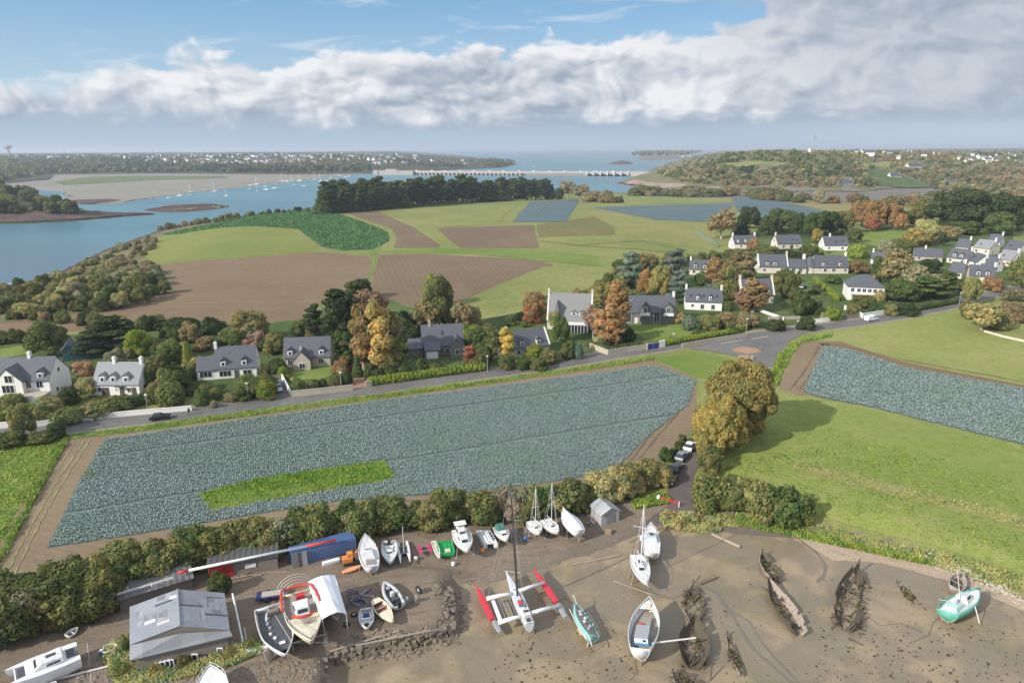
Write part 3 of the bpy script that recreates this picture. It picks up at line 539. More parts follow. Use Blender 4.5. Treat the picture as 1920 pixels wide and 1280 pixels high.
def inpoly(poly, n, seed=0):
    r = random.Random(seed); xs = [p[0] for p in poly]; ys = [p[1] for p in poly]; out = []
    while len(out) < n:
        x, y = r.uniform(min(xs), max(xs)), r.uniform(min(ys), max(ys)); c = False
        for i in range(len(poly)):
            a, b = poly[i], poly[i-1]
            if (a[1] > y) != (b[1] > y) and x < (b[0]-a[0])*(y-a[1])/(b[1]-a[1])+a[0]: c = not c
        if c: out.append((x, y))
    return sorted(out, key=lambda q: q[1])
# big oaks by the lane
NMS = {}
plant('oak', 1384, 815, 150, 142, 'bronze', 'standing in the meadow beside the lane')
plant('oak', 1345, 850, 105, 112, 'goldb', 'nearest to the parked cars on the lane')
plant('bush', 1328, 888, 48, 52, 'olive', 'at the foot of the smaller oak beside the lane')
# hedge between the cabbages and the yard
NMS = {'in the hedge': 'hedgerow_bush', 'in the thicket': 'thicket_bush', 'in the coastal': 'coastal_bush', 'along the creek': 'creek_bush', 'in the gardens': 'garden_shrub', 'on the boundary': 'boundary_bush', 'on the field edge': 'boundary_bush'}
def band(up, lo, n, kinds, cols, hm, where, group, seed, wm=1.15, parts=True, jit=.42):
    r = random.Random(seed); ux = [p[0] for p in up]; 
    for i in range(n):
        x = ux[0]+(ux[-1]-ux[0])*(i+.5+r.uniform(-.6, .6))/n; t = r.random(); y = np.interp(x, ux, [p[1] for p in up])*(1-t)+np.interp(x, [p[0] for p in lo], [p[1] for p in lo])*t
        k = px_per_m(P(x, y)); h = hm*r.uniform(1-jit, 1+jit)
        plant(r.choice(kinds), x, y, h*wm*k*r.uniform(.9, 1.2), h*k, r.choice(cols), where, group, parts)
NC = ['olive', 'olive', 'khaki', 'green', 'olive', 'grey', 'olive']
band([(-90, 1160), (0, 1140), (120, 1110), (250, 1085)], [(-90, 1240), (0, 1215), (120, 1180), (250, 1135)], 56, ['bush', 'bush', 'bare'], NC, 4.5, 'in the thicket left of the big workshop', 'bushes of the thicket beside the workshop', 1)
band([(240, 1085), (340, 1062), (450, 1040), (620, 1002), (700, 990)], [(240, 1120), (340, 1075), (450, 1052), (620, 1012), (700, 1000)], 50, ['bush', 'bush', 'bare'], NC, 4.1, 'in the hedge behind the long timber shed', 'bushes of the hedge above the boatyard', 2)
band([(700, 985), (860, 968), (1000, 955), (1100, 945)], [(700, 1000), (860, 985), (1000, 975), (1100, 955)], 42, ['bush', 'bush', 'bare'], NC, 3.8, 'in the hedge behind the row of laid-up boats', 'bushes of the hedge above the boatyard', 3)
band([(1110, 930), (1180, 915), (1245, 898)], [(1110, 940), (1180, 930), (1234, 915)], 13, ['bush'], ['olive', 'khaki', 'tan', 'olive'], 4.3, 'in the hedge behind the grey garden hut', 'bushes of the hedge above the boatyard', 4)
band([(1226, 884), (1250, 858), (1282, 822)], [(1236, 892), (1258, 866), (1286, 830)], 12, ['bush'], ['green', 'green', 'olive'], 1.9, 'beside the parked cars on the lane', 'bright bushes along the lane', 5)
band([(1312, 925), (1360, 925), (1420, 940), (1500, 965)], [(1312, 955), (1360, 960), (1420, 975), (1495, 985)], 22, ['bush', 'scrub'], ['olive', 'olive', 'green', 'khaki'], 3.6, 'in the thicket between the lane and the meadow', 'bushes of the thicket right of the lane', 6)
band([(1245, 972), (1290, 968), (1340, 975)], [(1250, 990), (1290, 995), (1350, 998)], 14, ['scrub'], ['tan', 'khaki', 'tan'], 1.4, 'on the grassy island beside the slipway', 'low bushes on the island by the slipway', 7)
plant('bush', 412, 1112, 42, 42, 'green', 'beside the red shed door'); plant('bush', 160, 1160, 60, 60, 'green', 'at the edge of the thicket above the small dinghy')
plant('scrub', 236, 1222, 18, 34, 'khaki', 'against the left wall of the workshop'); plant('scrub', 225, 1262, 30, 18, 'khaki', 'below the left corner of the workshop')
plant('scrub', 345, 1246, 26, 18, 'olive', 'below the workshop eaves'); plant('scrub', 470, 1212, 26, 14, 'olive', 'below the leaning white pole')
plant('scrub', 290, 1258, 26, 14, 'khaki', 'under the workshop windows'); plant('scrub', 430, 1228, 26, 14, 'khaki', 'right of the workshop windows')
# --- gardens, left to right
T = [
 ('round', 92, 668, 70, 66, 'olive'), ('round', 62, 655, 30, 24, 'dark'), ('cedar', 215, 655, 130, 62, 'dark'), ('cedar', 170, 672, 70, 50, 'dark'), ('round', 262, 668, 50, 50, 'bright'), ('bush', 160, 705, 40, 50, 'plum'), ('bush', 163, 730, 24, 24, 'yellow'),
 ('bush', 130, 757, 36, 30, 'dark'), ('bush', 95, 775, 46, 34, 'tan'), ('bush', 22, 768, 60, 50, 'olive'), ('round', 45, 822, 46, 66, 'khaki'), ('bush', 108, 820, 34, 30, 'dark'), ('bush', 75, 828, 50, 20, 'olive'), ('bush', 20, 835, 60, 26, 'olive'),
 ('clip', 75, 790, 50, 32, 'olive'), ('clip', 130, 790, 60, 26, 'olive'), ('clip', 190, 776, 70, 26, 'olive'), ('clip', 225, 766, 60, 24, 'olive'), ('clip', 262, 756, 34, 18, 'green'), ('clip', 290, 755, 30, 34, 'olive'), ('clip', 322, 758, 50, 44, 'olive'), ('clip', 362, 738, 30, 22, 'olive'),
 ('clip', 385, 742, 26, 24, 'olive'), ('clip', 405, 748, 26, 22, 'olive'), ('bush', 382, 760, 30, 30, 'green'), ('clip', 402, 764, 14, 14, 'grey'), ('clip', 435, 752, 26, 18, 'brown'), ('bush', 480, 735, 76, 60, 'olive'), ('bush', 455, 750, 40, 34, 'green'), ('bush', 500, 748, 40, 34, 'bright'),
 ('bush', 282, 728, 34, 46, 'olive'), ('bush', 312, 732, 36, 44, 'khaki'), ('bush', 300, 692, 40, 30, 'olive'), ('round', 322, 672, 44, 34, 'khaki'), ('clip', 355, 700, 16, 60, 'bright'), ('clip', 350, 660, 14, 20, 'bright'), ('bush', 368, 692, 16, 26, 'green'), ('clip', 356, 715, 14, 28, 'green'),
 ('bush', 385, 655, 40, 22, 'rust'), ('bush', 430, 640, 50, 22, 'olive'), ('round', 470, 640, 70, 56, 'khaki'), ('bush', 480, 655, 50, 34, 'plum'), ('bush', 395, 625, 40, 22, 'dark'), ('bush', 345, 620, 60, 24, 'dark'), ('bush', 290, 612, 50, 20, 'olive'),
 ('cedar', 590, 632, 56, 60, 'dark'), ('pine', 640, 650, 74, 110, 'dark'), ('pine', 672, 620, 60, 95, 'dark'), ('round', 680, 560, 40, 36, 'dark'), ('bush', 510, 660, 40, 30, 'green'), ('bush', 520, 700, 40, 26, 'green'), ('round', 630, 662, 28, 30, 'green'),
 ('column', 683, 695, 60, 125, 'rust'), ('column', 714, 698, 62, 138, 'gold'), ('column', 700, 690, 60, 110, 'orange'), ('column', 738, 690, 50, 110, 'khaki'), ('bare', 700, 640, 70, 100, 'plum'), ('column', 655, 692, 24, 40, 'green'), ('conifer', 671, 706, 20, 46, 'green'),
 ('bush', 642, 698, 34, 26, 'rust'), ('clip', 560, 732, 26, 22, 'olive'), ('clip', 588, 728, 22, 18, 'olive'), ('clip', 605, 725, 16, 16, 'dark'), ('clip', 630, 724, 26, 22, 'olive'), ('clip', 650, 720, 24, 22, 'dark'), ('clip', 531, 708, 18, 22, 'bright'), ('bush', 692, 706, 20, 24, 'olive'), ('bush', 725, 704, 40, 26, 'khaki'), ('bush', 750, 700, 30, 20, 'green'),
 ('round', 824, 620, 66, 100, 'olive'), ('round', 812, 575, 36, 56, 'bright'), ('bare', 800, 630, 60, 66, 'brown'), ('bare', 770, 655, 60, 50, 'dark'), ('bush', 790, 695, 24, 26, 'green'), ('bush', 745, 640, 60, 50, 'olive'), ('bush', 765, 625, 50, 40, 'dark'),
 ('column', 882, 688, 28, 44, 'red'), ('bare', 870, 625, 50, 60, 'brown'), ('round', 890, 620, 34, 46, 'tan'), ('bush', 905, 690, 34, 34, 'olive'), ('bush', 898, 660, 50, 44, 'green'), ('bush', 925, 670, 44, 40, 'olive'), ('bush', 918, 640, 46, 26, 'olive'), ('bush', 880, 640, 50, 30, 'bright'),
 ('column', 950, 672, 38, 60, 'yellow'), ('bush', 950, 690, 36, 26, 'olive'), ('bush', 1000, 672, 40, 28, 'bright'), ('bush', 1030, 678, 40, 32, 'khaki'), ('bush', 1066, 672, 30, 34, 'olive'), ('bush', 985, 690, 36, 22, 'green'), ('bush', 1010, 692, 40, 22, 'olive'), ('round', 1052, 640, 34, 46, 'green'),
 ('clip', 1084, 672, 20, 30, 'blue'), ('round', 1002, 604, 50, 56, 'rust'), ('bush', 998, 605, 34, 36, 'red'), ('bare', 1038, 618, 30, 36, 'tan'), ('column', 1140, 645, 60, 76, 'orange'), ('column', 1155, 625, 50, 100, 'orange'), ('bare', 1112, 632, 44, 60, 'plum'), ('round', 1130, 580, 60, 50, 'khaki'), ('column', 1160, 590, 44, 70, 'bronze'),
 ('cedar', 1180, 540, 60, 66, 'blue'), ('cedar', 1262, 535, 66, 66, 'blue'), ('cedar', 1270, 570, 50, 60, 'blue'), ('round', 1210, 555, 34, 48, 'orange'), ('round', 1236, 560, 44, 60, 'bronze'), ('bare', 1215, 508, 44, 34, 'brown'), ('bush', 1165, 508, 34, 22, 'green'), ('bare', 1260, 500, 50, 26, 'brown'), ('bush', 1195, 505, 30, 26, 'olive'),
 ('bush', 1272, 605, 24, 22, 'tan'), ('clip', 1292, 618, 28, 28, 'blue'), ('bush', 1330, 618, 44, 26, 'khaki'), ('bush', 1360, 612, 40, 28, 'brown'), ('bush', 1400, 612, 50, 44, 'brown'), ('bush', 1340, 600, 30, 14, 'green'), ('bush', 1310, 632, 30, 14, 'green'), ('bush', 1180, 640, 26, 34, 'dark'), ('bush', 1372, 625, 30, 14, 'green'),
 ('column', 1410, 585, 60, 64, 'rust'), ('bare', 1398, 585, 50, 70, 'plum'), ('round', 1348, 540, 60, 54, 'rust'), ('column', 1390, 532, 60, 60, 'brown'), ('bare', 1374, 545, 50, 50, 'khaki'), ('bush', 1315, 535, 30, 30, 'green'), ('bush', 1362, 560, 50, 34, 'olive'), ('clip', 1364, 582, 20, 18, 'olive'), ('bush', 1335, 555, 36, 26, 'blue'),
 ('bare', 1352, 448, 60, 50, 'brown'), ('conifer', 1388, 440, 30, 40, 'dark'), ('round', 1440, 440, 40, 34, 'green'), ('round', 1405, 428, 44, 38, 'dark'), ('bush', 1380, 480, 50, 12, 'olive'), ('round', 1465, 432, 60, 38, 'green'), ('round', 1495, 440, 30, 38, 'dark'), ('round', 1525, 445, 46, 44, 'green'), ('round', 1548, 440, 50, 42, 'dark'), ('round', 1578, 438, 44, 40, 'khaki'),
 ('bush', 1412, 470, 24, 22, 'rust'), ('bush', 1532, 455, 22, 24, 'gold'), ('clip', 1606, 483, 36, 26, 'bright'), ('round', 1600, 455, 30, 26, 'olive'), ('bush', 1440, 480, 50, 18, 'olive'), ('bush', 1515, 480, 40, 18, 'olive'), ('bush', 1475, 490, 60, 20, 'dark'),
 ('round', 1615, 425, 50, 46, 'rust'), ('round', 1640, 428, 50, 50, 'orange'), ('round', 1672, 428, 44, 44, 'rust'), ('round', 1636, 434, 26, 26, 'red'), ('round', 1688, 432, 26, 30, 'orange'), ('round', 1700, 425, 30, 30, 'olive'), ('round', 1730, 420, 40, 46, 'khaki'), ('round', 1735, 455, 50, 40, 'tan'), ('bush', 1715, 460, 50, 30, 'gold'), ('round', 1764, 462, 16, 24, 'dark'),
 ('round', 1800, 425, 110, 66, 'dark'), ('round', 1845, 425, 90, 60, 'dark'), ('round', 1895, 430, 90, 58, 'dark'), ('round', 1870, 440, 60, 40, 'green'), ('round', 1770, 415, 60, 50, 'dark'), ('round', 1940, 420, 80, 60, 'dark'), ('bush', 1810, 440, 50, 24, 'green'), ('bare', 1782, 450, 50, 24, 'brown'),
 ('bare', 1680, 545, 70, 76, 'brown'), ('bare', 1712, 552, 56, 50, 'grey'), ('round', 1650, 530, 40, 46, 'green'), ('round', 1690, 565, 60, 40, 'green'), ('cedar', 1735, 560, 76, 40, 'green'), ('bare', 1760, 545, 60, 50, 'grey'), ('cedar', 1775, 560, 60, 50, 'green'), ('bare', 1800, 540, 56, 54, 'khaki'), ('round', 1818, 570, 34, 50, 'khaki'),
 ('bare', 1905, 565, 60, 44, 'grey'), ('round', 1915, 540, 50, 60, 'olive'), ('bush', 1905, 600, 60, 30, 'brown'), ('bare', 1840, 618, 76, 52, 'tan'), ('bush', 1870, 616, 44, 26, 'tan'), ('bush', 1815, 595, 40, 30, 'khaki'), ('bush', 1620, 575, 50, 20, 'olive'), ('bush', 1650, 585, 40, 18, 'green'), ('bush', 1600, 590, 30, 18, 'khaki'),
 ('clip', 1648, 566, 22, 22, 'tan'), ('bush', 1500, 590, 40, 46, 'green'), ('bush', 1480, 560, 34, 44, 'olive'), ('bush', 1560, 600, 30, 24, 'bright'), ('bush', 1530, 590, 24, 24, 'green'), ('bush', 1452, 545, 30, 30, 'khaki'), ('bush', 1512, 618, 34, 22, 'dark'), ('bush', 1455, 620, 36, 20, 'dark'), ('bush', 1608, 512, 40, 26, 'rust'), ('bush', 1560, 530, 30, 14, 'green'),
 ('bush', 1470, 530, 40, 34, 'olive'), ('bush', 1530, 550, 20, 18, 'olive'), ('bush', 1700, 590, 40, 20, 'dark'), ('bush', 1670, 590, 30, 18, 'khaki'), ('round', 1742, 512, 44, 26, 'dark'), ('bush', 1690, 480, 60, 28, 'olive'), ('bush', 1860, 545, 40, 24, 'rust'), ('bush', 1660, 480, 40, 26, 'grey'),
]
GF = []
for a in T: plant(*a)
def rowplants(pts, n, kinds, cols, hm, where, group, seed, wm=1.2, parts=False): band(pts, pts, n, kinds, cols, hm, where, group, seed, wm, parts)
rowplants([(905, 690), (880, 694), (790, 702), (705, 712)][::-1], 15, ['clip'], ['olive', 'green', 'dark'], 2.2, 'in front of the long clipped hedge beside the road', 'round shrubs lining the long roadside hedge', 11)
rowplants([(60, 600), (200, 612), (330, 622), (430, 612)], 24, ['bush'], ['dark', 'olive', 'brown'], 3.2, 'on the boundary behind the gardens below the ploughed field', 'bushes of the boundary below the ploughed field', 12)
rowplants([(-120, 660), (-20, 648), (60, 638)], 8, ['bush'], ['brown', 'olive'], 3.5, 'behind the leftmost house', 'bushes of the boundary below the ploughed field', 13)
rowplants([(520, 652), (600, 650), (640, 655)], 6, ['bush'], ['dark', 'green'], 3.5, 'behind the house with the central front gable', 'bushes behind the gabled house', 14)
rowplants([(1020, 575), (1090, 560), (1140, 528)], 14, ['bush'], ['olive', 'brown', 'khaki'], 3., 'on the field edge behind the grey roofed house', 'bushes on the field edge behind the grey roofed house', 15)
rowplants([(1150, 515), (1250, 500), (1300, 490), (1420, 478)], 16, ['bush', 'scrub'], ['olive', 'dark', 'brown'], 3., 'on the field edge above the middle houses', 'bushes on the field edge above the middle houses', 16)
for i, (x, y) in enumerate([q for q in inpoly([(0, 690), (330, 622), (500, 640), (660, 600), (900, 610), (1000, 590), (1160, 520), (1300, 500), (1420, 470), (1500, 450), (1900, 440), (1900, 545), (1560, 600), (1400, 615), (1000, 680), (700, 700), (520, 720), (330, 745), (100, 780), (0, 780)], 330, 77)]): GF.append((x, y))
# pine wood on the ridge
r_ = random.Random(5)
for i in range(110):
    x = 602+(1035-602)*(i+.5)/110+r_.uniform(-6, 6); row = i % 3; y = np.interp(x, [600, 700, 800, 920, 1040], [402, 394, 386, 378, 374])-row*3
    h = np.interp(x, [600, 700, 850, 1040], [48, 48, 42, 31])*r_.uniform(.75, 1.15)
    plant('pine' if r_.random() < .75 else 'conifer', x, y, h*.66, h, r_.choice(['dark', 'dark', 'pinegreen']), 'in the dark pine wood on the ridge', 'pines of the wood on the ridge')
for a in [('bare', 1064, 374, 34, 36, 'grey'), ('bare', 1088, 376, 34, 30, 'grey'), ('bush', 1110, 378, 34, 18, 'brown'), ('bush', 1135, 380, 36, 16, 'brown'), ('round', 1140, 376, 20, 18, 'khaki'), ('bush', 1160, 380, 20, 12, 'olive'), ('bush', 1048, 374, 20, 20, 'dark')]: plant(*a, 'at the right end of the pine wood')
rowplants([(440, 410), (500, 402), (545, 398), (590, 395)], 14, ['bush', 'scrub'], ['olive', 'dark', 'khaki'], 3., 'on the shore edge left of the pine wood', 'bushes on the shore edge left of the pine wood', 17)
rowplants([(300, 432), (380, 420), (440, 412)], 16, ['bush'], ['olive', 'khaki', 'brown'], 4., 'on the shore above the tall green crop', 'bushes on the shore above the green crop', 18)
# coastal thicket at the left
for i, (x, y) in enumerate(inpoly([(-60, 556), (60, 535), (120, 515), (190, 480), (260, 452), (300, 440), (290, 462), (272, 490), (300, 520), (325, 545), (240, 580), (120, 592), (0, 602), (-60, 604)], 235, 3)):
    k = px_per_m(P(x, y)); h = random.uniform(3, 6)*k
    left = y > 530
    plant(random.choice(['round', 'bush', 'bush', 'bare'] if left else ['bush', 'scrub', 'bush']), x, y, h*1.15, h*(1 if left else .7), random.choice(['olive', 'olive', 'khaki', 'tan', 'green', 'olive', 'grey'] if left else ['grey', 'brown', 'brown', 'olive', 'khaki']), 'in the coastal thicket at the left', 'trees and bushes of the coastal thicket', parts=False)
# headland
for i, (x, y) in enumerate(inpoly([(-40, 402), (-40, 372), (0, 362), (60, 368), (100, 380), (130, 392), (145, 402)], 60, 4)):
    plant(random.choice(['round', 'bush']), x, y, random.uniform(18, 30), random.uniform(14, 22), random.choice(['olive', 'dark', 'dark', 'khaki']), 'on the wooded headland in the estuary', 'trees on the wooded headland', parts=False)
# --- creek edge and the scrub in front of the far hill
for i, (x, y) in enumerate(inpoly([(1180, 366), (1200, 358), (1240, 360), (1460, 364), (1480, 378), (1380, 368), (1300, 368)], 60, 6)):
    plant('bush', x, y+2, 26, random.uniform(9, 18), random.choice(['brown', 'olive', 'grey']), 'along the creek before the far hill', 'bushes along the creek', parts=False)
for i, (x, y) in enumerate(inpoly([(1470, 380), (1500, 374), (1660, 380), (1740, 378), (1800, 385), (1780, 400), (1700, 388), (1560, 384)], 42, 8)):
    plant(random.choice(['bush', 'bare']), x, y, 26, random.uniform(10, 22), random.choice(['brown', 'olive', 'grey', 'rust']), 'along the creek before the far hill', 'bushes along the creek', parts=False)
# --- trees of the right hill: the nearer 280 as things, the rest as one wood
def simple_tree(n, leaf, seed): return leafcloud(lobes_round(8, 8, 6, seed, .05, .5), n, leaf, seed)
PAL['heath'] = (.17, .175, .09); DESC['heath'] = 'grey green'
ST = [simple_tree(260, 1.3, i) for i in range(5)]; STM = []
for i, v in enumerate(ST): me = mesh_np('distant_tree', v, np.arange(len(v)).reshape(-1, 4)); me.materials.append(m_fol); STM.append(me)
HP = []
hillpoly = [(1225, 322), (1260, 305), (1340, 289), (1500, 285), (1700, 288), (1920, 290), (2000, 300), (2000, 400), (1860, 380), (1760, 356), (1640, 352), (1500, 352), (1380, 350), (1300, 345), (1250, 335)]
holes = [[(1335, 313), (1400, 303), (1480, 306), (1470, 315), (1380, 316)], [(1622, 324), (1640, 316), (1668, 320), (1705, 335), (1765, 354), (1715, 357), (1650, 352), (1622, 338)], [(1610, 310), (1675, 305), (1668, 317), (1618, 316)], [(1575, 333), (1602, 333), (1602, 352), (1575, 352)], [(1670, 325), (1692, 325), (1692, 338), (1668, 338)], [(1703, 302), (1732, 302), (1732, 320), (1703, 320)]]
def inside(pt, poly):
    x, y = pt; c = False
    for i in range(len(poly)):
        a, b = poly[i], poly[i-1]
        if (a[1] > y) != (b[1] > y) and x < (b[0]-a[0])*(y-a[1])/(b[1]-a[1])+a[0]: c = not c
    return c
pts = [q for q in inpoly(hillpoly, 620, 9) if not any(inside(q, h) for h in holes)]; pts.sort(key=lambda q: -q[1])
for i, (x, y) in enumerate(pts[:285]):
    p = P(x, y); o = link('distant_tree', random.choice(STM)); o.location = p; s = random.uniform(.7, 1.45); o.scale = (s*1.25, s*1.25, s*random.uniform(.75, 1.05)); o.rotation_euler.z = random.uniform(0, 6)
    col = random.choice(['khaki', 'olive', 'brown', 'tan', 'grey', 'olive', 'dark', 'rust'] if x < 1640 else ['khaki', 'olive', 'brown', 'rust', 'rust', 'dark', 'grey', 'tan', 'orange']); c = PAL[col]; o.color = (*c, 1)
    PLANTS.append([o, DESC[col]+' tree', 'on the far hillside at the right', 'trees of the far hillside', x, y, 10, 'tree']); o['category'] = 'tree'
def wood(name, samples, cols, smin, smax, seed, label, flat=1., n=90, leaf=1.9, patch_=420):
    r = np.random.default_rng(seed); pr = [simple_tree(n, leaf, 50+i) for i in range(4)]; byc = {}
    for p in samples:
        v = pr[r.integers(4)]; s = r.uniform(smin, smax); a = r.uniform(0, 6.28); c_, s_2 = math.cos(a), math.sin(a)
        w_ = np.stack([v[:, 0]*c_-v[:, 1]*s_2, v[:, 0]*s_2+v[:, 1]*c_, v[:, 2]*flat], 1)*s+np.array(p)
        ci = float(lump(np.array([p[0]]), np.array([p[1]]), patch_, 11)[0])*1.6+r.normal(0, .5); byc.setdefault(cols[int(np.clip((ci+1)/2*len(cols), 0, len(cols)-1))], []).append(w_)
    for c, L in byc.items():
        v = np.concatenate(L); me = mesh_np(name, v, np.arange(len(v)).reshape(-1, 4)); o = link(name, me, m_fol); o.color = (*PAL[c], 1)
        tag(o, DESC[c]+' trees '+label, 'wood', kind='stuff')
more = []
r2 = np.random.default_rng(3)
def scatter(poly, n, mask=None):
    A = np.array(poly); out = []
    while len(out) < n:
        x = r2.uniform(A[:, 0].min(), A[:, 0].max(), 4000); y = r2.uniform(A[:, 1].min(), A[:, 1].max(), 4000); k = sdist(poly, x, y) > 0
        out += list(zip(x[k], y[k]))
    out = out[:n]; z = H([q[0] for q in out], [q[1] for q in out]); return [(a[0], a[1], b) for a, b in zip(out, z)]
hillback = [sea_pt(1235, 316), sea_pt(1300, 300)]+[(900, 2000), (1500, 4200), (5600, 7000), (4500, 3200), (2300, 1600), (1500, 1250)]
hp2 = [q for q in inpoly(hillpoly, 1900, 19) if not any(inside(q, h) for h in holes)]
wood('far_wood', [P(x, y)[:] for x, y in pts[285:]+hp2]+scatter(hillback, 2200), ['rust', 'brown', 'tan', 'khaki', 'olive', 'heath', 'green', 'olive'], .5, 1.15, 1, 'massed on the far hill at the right', n=110, leaf=1.6, flat=.8)  # palette lightened: some distance haze is put into the tree colours
# the left shore: belt of trees along the water, then trees among the houses
belt = [P(x, y)[:] for x, y in inpoly([(-200, 330), (0, 322), (90, 314), (300, 311), (500, 314), (690, 314), (700, 322), (560, 325), (300, 324), (100, 326), (0, 342), (-200, 350)], 1300, 11)]
wood('shore_wood', belt, ['dark', 'olive', 'khaki', 'dark'], 1., 1.9, 2, 'along the far left shore')
rear = [P(x, y)[:] for x, y in inpoly([(-200, 320), (0, 312), (-200, 289), (300, 288), (800, 288), (930, 297), (960, 308), (860, 315), (700, 316), (500, 312), (300, 309)], 2600, 12)]
wood('town_trees', rear, ['dark', 'olive', 'khaki', 'olive', 'brown'], .6, 1.3, 3, 'between the houses of the far town')
wood('headland_trees', [P(x, y)[:] for x, y in inpoly([(900, 300), (960, 303), (966, 308), (940, 314), (900, 312)], 110, 13)], ['dark', 'olive'], 1.2, 2., 4, 'on the point behind the dam')
wood('far_headland_trees', [(q[0], q[1], 18) for q in scatter(pxpoly([(1186, 298), (1240, 299), (1306, 295), (1316, 288), (1230, 288), (1192, 292)]), 320)], ['dark', 'olive', 'khaki'], 1.5, 3., 5, 'on the far headland right of the dam')
# ------------------------------------------------------------------ cabbages: a rosette of leaves each, in rows
def cab_mat():
    m = bpy.data.materials.new('cabbage_leaves'); m.use_nodes = True; t = m.node_tree; t.nodes.clear(); g = G(t)
    geo = g.n('ShaderNodeNewGeometry'); ri = V(g, geo.outputs['Random Per Island']); pos = V(g, geo.outputs['Position'])
    n1 = g.noise(pos, .05, 4, .6); c = g.mix(g.step(n1, .4, .62), (.195, .25, .232), (.18, .24, .20))
    c = g.mix(1., c, g.mix(ri, (.84, .85, .86), (1.16, 1.15, 1.15)), 'MULTIPLY')
    b = g.n('ShaderNodeBsdfPrincipled', i_Roughness=.6); g.put(b.inputs['Base Color'], c); b.inputs['Specular IOR Level'].default_value = .3
    o = g.n('ShaderNodeOutputMaterial'); t.links.new(b.outputs[0], o.inputs[0]); return m
m_cab = cab_mat()
def cabbages(name, poly, ang, sp, rows, holes, label, furrows=(), leaf=.26, seed=1):
    W_ = [P(*p).xy[:] for p in poly]; A = np.array(W_); c, s = math.cos(ang), math.sin(ang); cx, cy = A.mean(0); R_ = np.hypot(*(A-A.mean(0)).T).max()
    u, v = np.meshgrid(np.arange(-R_, R_, sp), np.arange(-R_, R_, rows)); r = np.random.default_rng(seed)
    u = u+r.normal(0, sp*.14, u.shape); v = v+r.normal(0, rows*.12, v.shape); X = (cx+u*c-v*s).ravel(); Y = (cy+u*s+v*c).ravel()
    k = (sdist(W_, X, Y) > .1) & (r.random(X.shape) > .05)
    for h in holes: k &= ~(sdist([P(*p).xy[:] for p in h], X, Y) > r.normal(0, .5, X.shape))
    X, Y = X[k], Y[k]
    for f in furrows:
        a, b = P(*f[0]).xy, P(*f[1]).xy; e = (b-a).normalized(); q = np.abs(-(X-a.x)*e.y+(Y-a.y)*e.x); kk = q > f[2]; X, Y = X[kk], Y[kk]
    n = len(X); Z = H(X, Y)+.05; size = r.uniform(.75, 1.25, n)*leaf; rot = r.uniform(0, 6.28, n); out = []
    for j in range(5):
        a = rot+j*1.2566+r.normal(0, .15, n); til = r.uniform(.35, 1., n); L = size
        d = np.stack([np.cos(a)*np.cos(til), np.sin(a)*np.cos(til), np.sin(til)], 1)*L[:, None]; w_ = np.stack([-np.sin(a), np.cos(a), 0*a], 1)*L[:, None]*.42
        o = np.stack([X, Y, Z], 1)+d*.15; out.append(np.stack([o-w_*.5, o+w_*.5, o+d+w_, o+d-w_], 1))
    v_ = np.stack(out, 1).reshape(-1, 3)
    print('CAB', name, n)
    return tag(link(name, mesh_np(name, v_, np.arange(len(v_)).reshape(-1, 4)), m_cab), label, 'cabbages', kind='stuff')
_q = P(1226, 690)-P(196, 828); RA = math.atan2(_q.y, _q.x)
cabbages('cabbage_plants', FIELD1, RA, .42, .45, [[(372, 925), (500, 893), (560, 885), (722, 862), (742, 892), (730, 900), (560, 930), (440, 950), (395, 958)]], 'blue green cabbages in rows in the big field below the road', [((176, 858), (1270, 704), .45), ((130, 962), (1262, 778), .45)])
cabbages('cabbage_plants_right', FIELD2, RA+.3, .5, .56, [], 'blue green cabbages in the field right of the oaks', leaf=.33)
# ------------------------------------------------------------------ grass tufts and field edge growth (uncountable)
def tufts(name, poly, n, hgt, col, label, seed=1, wd=.35, world=False):
    W_ = [P(*p).xy[:] if not world else p for p in poly]; A = np.array(W_); r = np.random.default_rng(seed); X = np.zeros(0); Y = np.zeros(0)
    while len(X) < n:
        x = r.uniform(A[:, 0].min(), A[:, 0].max(), n*2); y = r.uniform(A[:, 1].min(), A[:, 1].max(), n*2); k = sdist(W_, x, y) > 0; X = np.append(X, x[k]); Y = np.append(Y, y[k])
    X, Y = X[:n], Y[:n]; Z = H(X, Y); h = r.uniform(.4, 1.2, n)*hgt*(.6+.6*np.clip(lump(X, Y, 9, 2)+.5, 0, 1.4)); a = r.uniform(0, 6.28, n); le = r.normal(0, .35, (n, 2))*h[:, None]
    w_ = np.stack([np.cos(a), np.sin(a), 0*a], 1)*wd*.5; b = np.stack([X, Y, Z-.02], 1); tp = b+np.concatenate([le, h[:, None]], 1)
    v = np.stack([b-w_, b+w_, tp+w_*.5, tp-w_*.5], 1).reshape(-1, 3); o = link(name, mesh_np(name, v, np.arange(len(v)).reshape(-1, 4)), m_fol); o.color = (*PAL[col], 1)
    return tag(o, label, 'grass', kind='stuff')
PAL['grass'] = (.20, .245, .07); PAL['hay'] = (.33, .32, .185); PAL['crop'] = (.085, .15, .075); PAL['haymid'] = (.27, .265, .13); PAL['grassmid'] = (.17, .205, .055); PAL['lime'] = (.165, .235, .05); PAL['edge'] = (.16, .21, .06)
tufts('road_grass', [(110, 818), (300, 794), (500, 766), (700, 741), (900, 714), (1110, 686), (1225, 668), (1225, 675), (1110, 692), (900, 721), (700, 749), (500, 775), (300, 803), (110, 826)], 9000, .45, 'grass', 'rough green grass bank between the road and the cabbages')
tufts('lane_grass', [(1438, 718), (1455, 690), (1468, 660), (1490, 640), (1560, 622), (1560, 630), (1500, 643), (1480, 670), (1455, 725)], 4500, .7, 'grass', 'bright grass bank curving right of the junction', 2)
